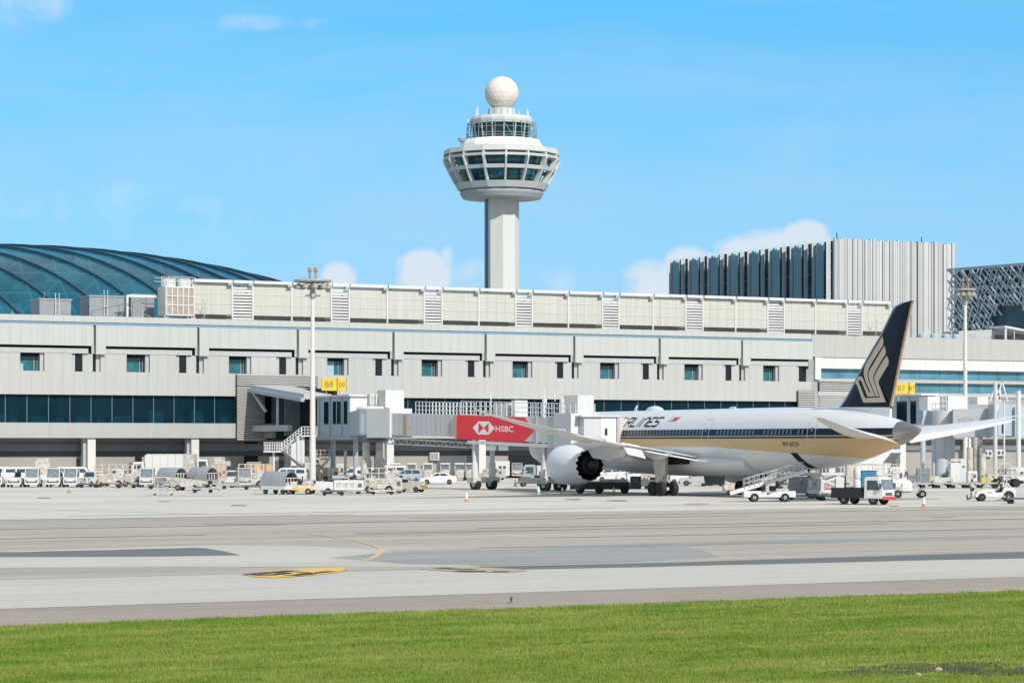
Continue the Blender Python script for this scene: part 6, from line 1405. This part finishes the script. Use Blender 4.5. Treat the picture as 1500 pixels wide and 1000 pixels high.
MB().prism([(-3.0, 2.6), (1.2, 2.6), (2.6, 4.3), (-2.0, 4.3)], -1.05, 1.05).build('raised_body', white, o, bevel=.05); MB().prism([(.3, 2.75), (1.5, 2.75), (2.45, 3.9), (1.25, 3.9)], -1.09, -1.052).build('dark_curtain', dgrey, o)
gpu(1312, 715, 3, 'white and red power unit on the far side of the air start cart', 1.5, 2.3, 1.3, white, vents=1); o = [q for q in COL.objects if q.name.startswith('ground_power_unit')][-1]
MB().box(-.74, .74, -.70, -.66, .40, .95).build('red_base', redp, o)
for i, px in enumerate((1338, 1352)):
    o = V('cage_trolley', ('grey mesh cage trolley left of the bridge columns', 'taller dark mesh cage trolley touching the bridge columns')[i], 'trolley', px, 712, 2, 'mesh cage trolleys'); hh_ = (2.4, 2.9)[i]; mb = MB()
    for x in (-.7, .7):
        for y in (-.6, .6): mb.bar((x, y, .2), (x, y, hh_), .06)
    for z in (.25, hh_*.5, hh_): 
        for y in (-.6, .6): mb.bar((-.7, y, z), (.7, y, z), .05)
    for k in range(9): mb.bar((-.7+k*.175, -.6, .25), (-.7+k*.175, -.6, hh_), .02)
    mb.build('cage', galv, o); MB().box(-.65, .65, -.5, .55, .28, hh_*(.55 if i == 0 else .7)).build('load', M('load_blue_grey', (.22, .27, .31), .8, var=.4, scale=2), o)
    for x in (-.6, .6): wheel(o, x, -.5, .11, .07, False, name='castor')
for i, px in enumerate((1349, 1371, 1393, 1415, 1437)):
    dolly(px, 714.5, 1, ('leftmost of five empty pallet dollies, below the mesh cages', 'second from left of five empty pallet dollies, below the thick columns', 'middle one of five empty pallet dollies, below the white plant cabinet', 'fourth from left of five empty pallet dollies', 'rightmost of five empty pallet dollies, beside the small yellow machine')[i], 4.5, 2.2, .62, galv, 'empty pallet dollies in a train')
o = V('plant_cabinet', 'tall white and grey plant cabinet standing under gate B7', 'cabinet', 1402, 708.5, 4); MB().box(-.95, .3, -.6, .8, .1, 2.6).build('front_half', white, o, bevel=.03); MB().box(.303, 1.0, -.58, .8, .1, 3.1).build('rear_half', bridge_grey, o, bevel=.03); MB().box(-.95, .3, -.58, .8, 2.75, 3.1).build('top_box', cream, o); MB().box(.5, .8, -.6, -.582, 2.0, 2.25).build('vent', dgrey, o)
o = V('floor_sweeper', 'small yellow machine beside the rightmost empty dolly', 'machine', 1445, 711, 0); MB().box(-.7, .7, -.5, .5, .25, .95).build('body', yelp, o, bevel=.06); MB().box(-.5, .1, -.45, .45, .953, 1.3).build('hopper', grey, o, bevel=.04)
for x in (-.45, .45): wheel(o, x, -.42, .2, .12)
for i, (px, zz_) in enumerate(((1447, 2.9), (1466, 3.0))):
    x_, d_ = TT(px, 2.7), 2.66; x, y = TW(x_, d_); o = empty('wall_air_conditioner', (x, y, zz_), TH, ('white wall air conditioner above the small yellow machine', 'white wall air conditioner with two round fans above the work platform')[i], 'air conditioner', 'air conditioners on the recessed wall')
    MB().box(-.9, .9, 0, .55, 0, 1.0).build('casing', white, o, bevel=.03); MB().box(-.7, .7, .551, .64, .2, .6).build('bracket', grey, o)
    for xx in (-.42, .42):
        mb = MB().lathe([(.3, 0), (.32, .03), (.1, .05)], 16); mb.v = [(a+xx, -.005-c_, b_+.5) for a, b_, c_ in mb.v]; mb.build('fan_grille', dgrey, o, True)
o = V('maintenance_platform', 'white wheeled maintenance platform with black tyres by the right edge', 'platform', 1474, 713, 2)
MB().box(-2.3, 2.3, -.8, .8, 1.25, 1.42).build('deck', whitew, o, bevel=.03); MB().box(-1.6, 1.8, -.6, .6, .5, .75).build('chassis', blackp, o); mb = MB()
for k in range(6): mb.bar((-2.2+k*.88, -.78, 1.42), (-2.2+k*.88, -.78, 2.2), .07)
mb.bar((-2.2, -.78, 2.2), (2.2, -.78, 2.2), .07).bar((-1.2, .6, 1.4), (-1.2, .6, 2.7), .1).bar((.6, .6, 1.4), (.6, .6, 2.7), .1).bar((-1.2, .6, 2.7), (.6, .6, 2.7), .1); mb.build('frame', whitew, o)
MB().box(-.1, 1.0, -.5, .5, 1.423, 2.1).build('cabinet', whitew, o, bevel=.05); MB().box(-2.4, -2.0, -.75, -.4, .1, 1.25).build('leg', whitew, o)
for x in (-1.0, 1.0): wheel(o, x, -.6, .48, .5, False); wheel(o, x, .6, .48, .5, False)
for px, py, rot, lab, col_, kd, nm_, ct_ in ((3, 706, 4, 'white van at the far left edge behind the low tractors', white, 'van', 'parked_van', 'van'), (72, 703, 176, 'grey van in the far row, between the long white van and the column', M('van_grey', (.30, .32, .33), .45), 'van', 'parked_van', 'van'),
    (160, 703.5, 3, 'white van in the far row behind the two pickup trucks', white, 'van', 'parked_van', 'van'), (318, 704, 178, 'dark blue van in the far row behind the red marked container', M('van_dark_blue', (.03, .05, .09), .35), 'van', 'parked_van', 'van'),
    (398, 705, 4, 'grey car in the far row beside the yellow container', M('car_grey', (.16, .17, .18), .35), 'suv', 'parked_car', 'car'), (452, 704, 2, 'dark van in shade behind the floodlight mast', M('van_charcoal', (.06, .065, .07), .4), 'van', 'parked_van', 'van'),
    (570, 703, 181, 'white van behind the blue grey car, next to the white column', white, 'van', 'parked_van', 'van'), (1255, 712, 178, 'white van beyond the stacked drums at the tail', white, 'van', 'parked_van', 'van'), (1395, 704, 2, 'white van deep in the shade behind the plant cabinet', white, 'van', 'parked_van', 'van'), (1480, 703, 178, 'grey van behind the maintenance platform near the right edge', MATS['van_grey'] if 'van_grey' in MATS else grey, 'van', 'parked_van', 'van')):
    car(px, py, rot, lab, col_, kd, nm_, ct_, 4.6, .92)
for px, py, lab in ((88, 711, 'black towing dolly between two cab tractors of the left row'), (130, 714, 'grey towing dolly in front of the pickup beside the column'), (185, 714.5, 'grey towing dolly in front of the small cream loader'), (232, 716, 'dark towing dolly behind the white work platform'), (372, 717, 'dark towing dolly in front of the cream loader near the yellow container'), (488, 725.5, 'low dark dolly in front of the gap between belt loader and ribbed box'), (620, 707, 'low dark dolly behind the white sedan'), (1218, 733, 'dark towing dolly between the white scissor loader and the black bodied truck'), (1290, 731, 'dark towing dolly behind the white truck cab')):
    dolly(px, py, 3, lab, 2.4, 1.4, .48, dgrey)
for px, py, lab in ((145, 711, 'dark grey engine box between a pickup and a cream loader'), (268, 711, 'dark grey engine box between the two arched baggage carts'), (334, 708, 'dark grey engine box behind the low dolly and white pickup'), (445, 708, 'dark grey engine box beside the floodlight mast foot'), (543, 714, 'dark grey engine box behind the white ribbed box'), (1150, 715, 'dark grey engine box behind the raised belt loader'), (1198, 716, 'dark grey engine box behind the white container'), (1320, 708, 'dark grey engine box below the aircraft tail cone')):
    gpu(px, py, 5, lab, 1.7, 1.55, 1.2, dgrey, vents=2)
# more loose equipment standing between the larger vehicles
gpu(488, 706.5, 6, 'small beige generator behind the short belt loader by the mast', 1.3, 1.9, 1.1, beige, vents=1)
gpu(499, 704.5, 0, 'narrow white generator standing under the dark link windows', 1.1, 2.3, 1.1, white, vents=1)
gpu(563, 711, 4, 'low beige generator in front of the twin bridge columns', 1.5, 1.5, 1.2, beige, vents=1)
tractor(534, 719, 10, 'dark grey open tractor right of the white ribbed box', False, grey, None)
tractor(716, 705, 170, 'cream open tractor beside the bridge drive wheels', False, cream, None)
tractor(779, 712, 186, 'dark open tractor parked under the front end of the jet bridge', False, dgrey, None)
tractor(948, 716, 184, 'dark grey open tractor just left of the main wheels', False, dgrey, None)
tractor(356, 713, -75, 'white cab tractor between two cream loaders', True, whitew, None)
dolly(345, 716, 3, 'low grey dolly in front of the white pickups and loaders', 3.6, 1.5, .5)
dolly(560, 724, 2, 'low dolly in front of the cream scissor loader, left of the power unit', 2.6, 1.3, .45, cream)
uld(306, 709, 8, 'grey metal container between the two arched carts and the lorry', M('container_steel', (.40, .41, .41), .5, .3, var=.2), 1.6, 1.4, 1.7, .5)
uld(372, 707, 4, 'brown container behind the cream loader and yellow container', M('container_brown', (.34, .25, .17), .7, var=.3), 1.8, 1.5, 2.2, .45)
gpu(1218, 724, -6, 'grey generator behind the white scissor loader at the tail', 1.6, 1.9, 1.3, galv, vents=2)
gpu(1243, 716, 5, 'beige generator beyond the black bodied truck', 1.8, 2.6, 1.4, beige, vents=2)
scissor(1298, 716, 4, 'cream loader in front of the catering truck', 2.6, 1.7, cream, hw=.9)
tractor(1376, 711, 182, 'white open tractor in front of the thick bridge columns', False, whitew, None)
gpu(1424, 709, 0, 'small white cabinet between the pale bridge columns', 1.1, 1.6, 1.0, white, vents=1)
gpu(1490, 708, 0, 'white cabinet at the right edge behind the maintenance platform', 1.6, 2.0, 1.2, white, vents=1)
x_, y_ = W(506, 0, 322)[:2]; o = empty('white_post', (x_, y_, 0), 0, 'white post standing under the link between the dark columns', 'post'); MB().lathe([(.2, 0), (.2, 3.9), (.12, 4.1), (.05, 4.15)], 12).build('pole', whitew, o, True); MB().box(-.35, .35, -.3, .3, 0, .5).build('base', grey, o)
# tug with its driver
o = V('pushback_tug', 'long white low tug with a seated driver near the right edge', 'tug', 1456, 733.5, 180); DR = o
tprism([(-1.75, .42), (-1.8, .9), (-1.5, 1.18), (-.75, 1.2), (-.55, .75), (.0, .75), (.1, 1.02), (.9, 1.0), (1.55, .82), (1.75, .5), (1.7, .32), (-1.7, .32)], lambda z: .68).build('body', white, o, bevel=.08)
MB().box(.35, .7, -.695, -.683, .68, .82).build('side_vent', beige, o); MB().box(.3, .7, .683, .695, .68, .82).build('side_vent', beige, o); MB().box(1.72, 1.95, -.5, .5, .28, .85).build('front_weight', bridge_grey, o, bevel=.04)
mb = MB(); mb.bar((1.95, -.3, .3), (2.2, -.3, .12), .1).bar((2.2, -.3, .1), (2.3, -.3, .55), .12); mb.build('tow_hook', dgrey, o)
MB().box(-.72, -.5, -.4, .4, .753, 1.25).build('seat', blackp, o, bevel=.05); mb = MB().rod((.1, 0, 1.0), (-.1, 0, 1.25), .03).lathe([(.17, 0), (.2, .02), (.17, .04)], 14, (-.12, 0, 1.25)); mb.build('steering_wheel', blackp, o)
mb = MB().bar((-.9, -.6, 1.2), (-1.0, -.6, 1.75), .07).bar((-.9, .6, 1.2), (-1.0, .6, 1.75), .07).bar((-1.0, -.6, 1.75), (-1.0, .6, 1.75), .07); mb.build('roll_bar', white, o)
for x, r in ((1.15, .34), (-1.15, .45)):
    for s_ in (-1, 1): wheel(o, x, s_*.62, r, .3, True, dgrey)
dolly(1496, 737.5, 180, 'dark low trailer hitched behind the tug at the right edge', 2.6, 1.5, .5, dgrey)
# people
def skinfig(name, pts, edges, rad, mat, parent):
    me = bpy.data.meshes.new(name); me.from_pydata(pts, edges, []); o = link(name, me, parent)
    md = o.modifiers.new('skin', 'SKIN'); md.use_smooth_shade = True
    for v, r in zip(me.skin_vertices[0].data, rad): v.radius = (r, r*.85); v.use_root = False
    me.skin_vertices[0].data[0].use_root = True
    sd = o.modifiers.new('sub', 'SUBSURF'); sd.levels = 1; sd.render_levels = 1; me.materials.append(mat); return o
skinc = M('skin_brown', (.36, .20, .13), .6); hairm = M('hair_black', (.012, .01, .01), .6); shirt_w = M('shirt_pale', (.62, .63, .62), .8); trou = M('trousers_dark', (.02, .024, .035), .8); vest = M('vest_lime', (.45, .62, .05), .7)
def person(x, y, z, rz, label, sit=False, top=shirt_w):
    o = empty('person', (x, y, z), rz, label, 'person')
    if sit:
        J = [(0, 0, 0), (0, 0, .28), (-.03, 0, .50), (0, 0, .60), (.02, 0, .74), (-.03, .19, .46), (.12, .23, .26), (.36, .13, .30), (.43, .11, .31), (-.03, -.19, .46), (.12, -.23, .26), (.36, -.13, .30), (.43, -.11, .31), (.02, .1, -.01), (.44, .11, .05), (.50, .11, -.38), (.64, .11, -.42), (.02, -.1, -.01), (.44, -.11, .05), (.50, -.11, -.38), (.64, -.11, -.42)]
    else:
        J = [(0, 0, .93), (0, 0, 1.2), (0, 0, 1.43), (0, 0, 1.52), (.02, 0, 1.66), (0, .19, 1.41), (-.04, .23, 1.14), (.06, .22, .90), (.09, .21, .82), (0, -.19, 1.41), (.05, -.23, 1.14), (.16, -.21, .92), (.19, -.2, .85), (0, .1, .9), (.1, .1, .50), (.02, .1, .08), (.18, .1, .04), (0, -.1, .9), (-.04, -.1, .50), (-.2, -.1, .1), (-.06, -.1, .05)]
    E_ = [(0, 1), (1, 2), (2, 3), (3, 4), (2, 5), (5, 6), (6, 7), (7, 8), (2, 9), (9, 10), (10, 11), (11, 12), (0, 13), (13, 14), (14, 15), (15, 16), (0, 17), (17, 18), (18, 19), (19, 20)]
    r_ = [.13, .125, .12, .05, .09, .06, .045, .035, .03, .06, .045, .035, .03, .085, .06, .042, .035, .085, .06, .042, .035]
    skinfig('body', J, E_, r_, skinc, o)
    ix = [0, 1, 2, 5, 6, 9, 10]; mp = {k: i for i, k in enumerate(ix)}
    skinfig('shirt', [J[k] for k in ix], [(mp[a], mp[b_]) for a, b_ in E_ if a in mp and b_ in mp], [r_[k]*1.2 for k in ix], top, o)
    ix = [0, 13, 14, 15, 17, 18, 19]; mp2 = {k: i for i, k in enumerate(ix)}
    skinfig('trousers', [J[k] for k in ix], [(mp2[a], mp2[b_]) for a, b_ in E_ if a in mp2 and b_ in mp2], [r_[k]*1.22 for k in ix], trou, o)
    h = J[4]; MB().lathe([(.02, .13), (.08, .11), (.105, .04), (.1, -.02), (.06, -.06)], 14, (h[0]-.025, 0, h[2])).build('hair', hairm, o, True)
    mb = MB(); mb.lathe([(.012, -.02), (.018, 0), (.004, .02)], 8, (h[0]+.09, 0, h[2]-.01)); mb.build('nose', skinc, o)
    return o
dx_, dy_ = G(1456, 733.5); person(dx_+.42, dy_, .78, math.pi, 'driver in pale shirt and dark trousers sitting on the white tug', True)
fx, fy = G(1424, 731); person(fx, fy, 0, R(160), 'worker in pale shirt and dark trousers walking just ahead of the white tug')
# ---- cones, posts, small things
cone(683.5, 735, 'orange cone with white band standing alone on open concrete, below the bridge wheel', .78)
cone(899, 724.5, 'orange cone with white band in front of the black pallet transporter', .75)
cone(1353.5, 743, 'orange cone with white band near the taxiway edge, right of the air start cart', .8)
cone(789, 724, 'grey white cone by the front bridge drive wheel', .8, grey); cone(101, 721.5, 'small brown marker cone in front of the cab tractor row', .4, M('marker_brown', (.34, .22, .17), .6), False)
bollard(755, 711.5, 'dark marker post on the apron outside the dark bay', .75); bollard(823.5, 722.5, 'dark marker post below the near engine', .6); bollard(1064, 719, 'dark marker post beside the pale grey crate', .8)
gx, gy = G(749, 882.5); o = empty('edge_light', (gx, gy, 0), 0, 'small dark taxiway edge light at the border of the grass', 'edge light'); MB().lathe([(.06, 0), (.06, .03), (.03, .04), (.03, .13), (.045, .14), (.04, .18), (.02, .2)], 12).build('lamp_body', M('edge_light_dark', (.05, .09, .14), .4), o, True); MB().lathe([(.14, 0), (.14, .02)], 12).build('base', grey, o)
for px, py, s_ in ((1345, 990, .07), (1375, 982, .09)):
    x, y = G(px, py); o = tag(MB().loft([[(x+s_*k*math.cos(a_), y+s_*.5*k*math.sin(a_), z) for a_ in [2*math.pi*i/7 for i in range(7)]] for k, z in ((1, .0), (.9, .05), (.4, .08))]).build('stone', M('pale_stone', (.42, .36, .28), .9), None, bevel=.01), 'small pale stone lying on the %s dark earth in the grass' % ('near part of the' if px == 1345 else 'far part of the'), 'stone')
# ================================================================= SKY, SUN, CAMERA
w = bpy.data.worlds.new('World'); S.world = w; w.use_nodes = True
t = NT(w); bgn = t.n['Background']
SUN_AZ, SUN_EL = R(32), R(37)                          # to the right of straight behind the camera
sk = t.node('ShaderNodeTexSky', sky_type='NISHITA', sun_disc=False, sun_elevation=SUN_EL, sun_rotation=math.pi-SUN_AZ)
sk.air_density = 1.0; sk.dust_density = .4; sk.ozone_density = 2.5
tc = t.node('ShaderNodeTexCoord'); d = t.xyz(tc.outputs['Generated'])
# higher sky drawn down to the horizon: the clear deep blue the place has that day
up = t.node('ShaderNodeCombineXYZ'); t.l.new(d[0], up.inputs[0]); t.l.new(d[1], up.inputs[1])
t.l.new(t.math('ADD', t.math('MULTIPLY', t.math('MAXIMUM', d[2], 0.0), .9), .30), up.inputs[2]); t.l.new(up.outputs[0], sk.inputs['Vector'])
hs = t.node('ShaderNodeHueSaturation'); hs.inputs['Hue'].default_value = .476; hs.inputs['Saturation'].default_value = 1.30; hs.inputs['Value'].default_value = 2.9; t.l.new(sk.outputs[0], hs.inputs['Color'])
px_ = t.math('DIVIDE', d[0], t.math('MAXIMUM', d[1], .001)); pz_ = t.math('DIVIDE', d[2], t.math('MAXIMUM', d[1], .001))
cv = t.node('ShaderNodeCombineXYZ'); t.l.new(px_, cv.inputs[0]); t.l.new(pz_, cv.inputs[1])
nf = t.noise(cv.outputs[0], 55, 7, .6, .3); ns = t.noise(cv.outputs[0], 16, 4, .5)
tot = None
for (x0, y0, rx, ry, st_) in ((497, 404, 30, 26, 1.0), (622, 395, 48, 34, 1.05), (655, 374, 14, 16, .8), (690, 400, 60, 30, .45), (815, 405, 40, 28, .4), (955, 408, 52, 34, 1.0), (1010, 390, 46, 34, 1.05), (1105, 368, 70, 34, 1.0), (1180, 345, 40, 26, 1.1), (1150, 370, 90, 40, .9), (40, 4, 120, 28, .42), (360, 30, 260, 16, .3), (900, 250, 800, 60, .22), (300, 300, 900, 60, .25), (-700, 300, 300, 80, 1), (2300, 330, 340, 90, 1)):
    a = t.math('MULTIPLY', t.math('SUBTRACT', px_, (x0-CX)/F), F/rx); b_ = t.math('MULTIPLY', t.math('SUBTRACT', pz_, (HY-y0)/F), F/ry)
    b_ = t.math('MULTIPLY', b_, t.math('ADD', 1.0, t.math('MULTIPLY', t.math('LESS_THAN', b_, 0.0), -.45)))
    r2 = t.math('ADD', t.math('MULTIPLY', a, a), t.math('MULTIPLY', b_, b_))
    g_ = t.math('MULTIPLY', t.math('MAXIMUM', t.math('SUBTRACT', 1.25, r2), 0.0), st_); tot = g_ if tot is None else t.math('MAXIMUM', tot, g_)
cl = t.math('MULTIPLY', tot, t.math('SUBTRACT', t.math('MULTIPLY', t.math('ADD', nf, t.math('MULTIPLY', ns, .55)), 2.1), .72))
cl = t.math('MULTIPLY', t.math('GREATER_THAN', d[1], 0.0), t.math('MINIMUM', t.math('MULTIPLY', t.ramp(cl, .28, .85), .8), .8))
cirrus_v = t.node('ShaderNodeMapping'); cirrus_v.inputs['Scale'].default_value = (2.2, 2.2, 13); cirrus_v.inputs['Rotation'].default_value = (0, .12, 0); t.l.new(tc.outputs['Generated'], cirrus_v.inputs[0])
nc = t.noise(cirrus_v.outputs[0], 2.0, 8, .62, .6)
hz = t.math('ADD', t.math('MULTIPLY', t.ramp(d[2], .18, .0), .9), t.math('MULTIPLY', t.ramp(nc, .46, .72), .32))
base = t.mix(hz, hs.outputs[0], rgb((4.3, 6.7, 8.6)))
# unseen broken cumulus added behind the camera and overhead to whiten the fill light
nb = t.noise(tc.outputs['Generated'], 2.2, 6, .6)
back = t.math('MULTIPLY', t.ramp(nb, .36, .54), t.math('MAXIMUM', t.ramp(d[1], .25, -.25), t.ramp(d[2], .32, .5)))
base = t.mix(t.math('MULTIPLY', back, t.math('MULTIPLY', t.ramp(d[2], -.02, .06), .9)), base, rgb((5.7, 5.5, 5.2)))
col = t.mix(cl, base, rgb((7.9, 8.3, 8.9)))
t.l.new(col, bgn.inputs[0]); bgn.inputs[1].default_value = .10
sl = bpy.data.lights.new('sun', 'SUN'); sl.energy = 4.3; sl.angle = R(.53); sl.color = (1, .94, .86)
so_ = bpy.data.objects.new('sun', sl); COL.objects.link(so_); so_.location = (100, -100, 100)
sv = Vector((math.sin(SUN_AZ)*math.cos(SUN_EL), -math.cos(SUN_AZ)*math.cos(SUN_EL), math.sin(SUN_EL))); so_.rotation_euler = sv.to_track_quat('Z', 'Y').to_euler()
cd = bpy.data.cameras.new('camera'); cam = bpy.data.objects.new('camera', cd); COL.objects.link(cam); S.camera = cam
cam.location = (0, 0, H); cam.rotation_euler = (math.pi/2, 0, 0); cd.sensor_width = 36; cd.lens = 36*F/1500; cd.shift_y = 150/1500; cd.clip_start = .5; cd.clip_end = 8000
S.view_settings.view_transform = 'Standard'; S.view_settings.look = 'None'; S.view_settings.exposure = 0.0; S.view_settings.gamma = 1
try: S.cycles.max_bounces = 6; S.cycles.transparent_max_bounces = 12
except Exception: pass
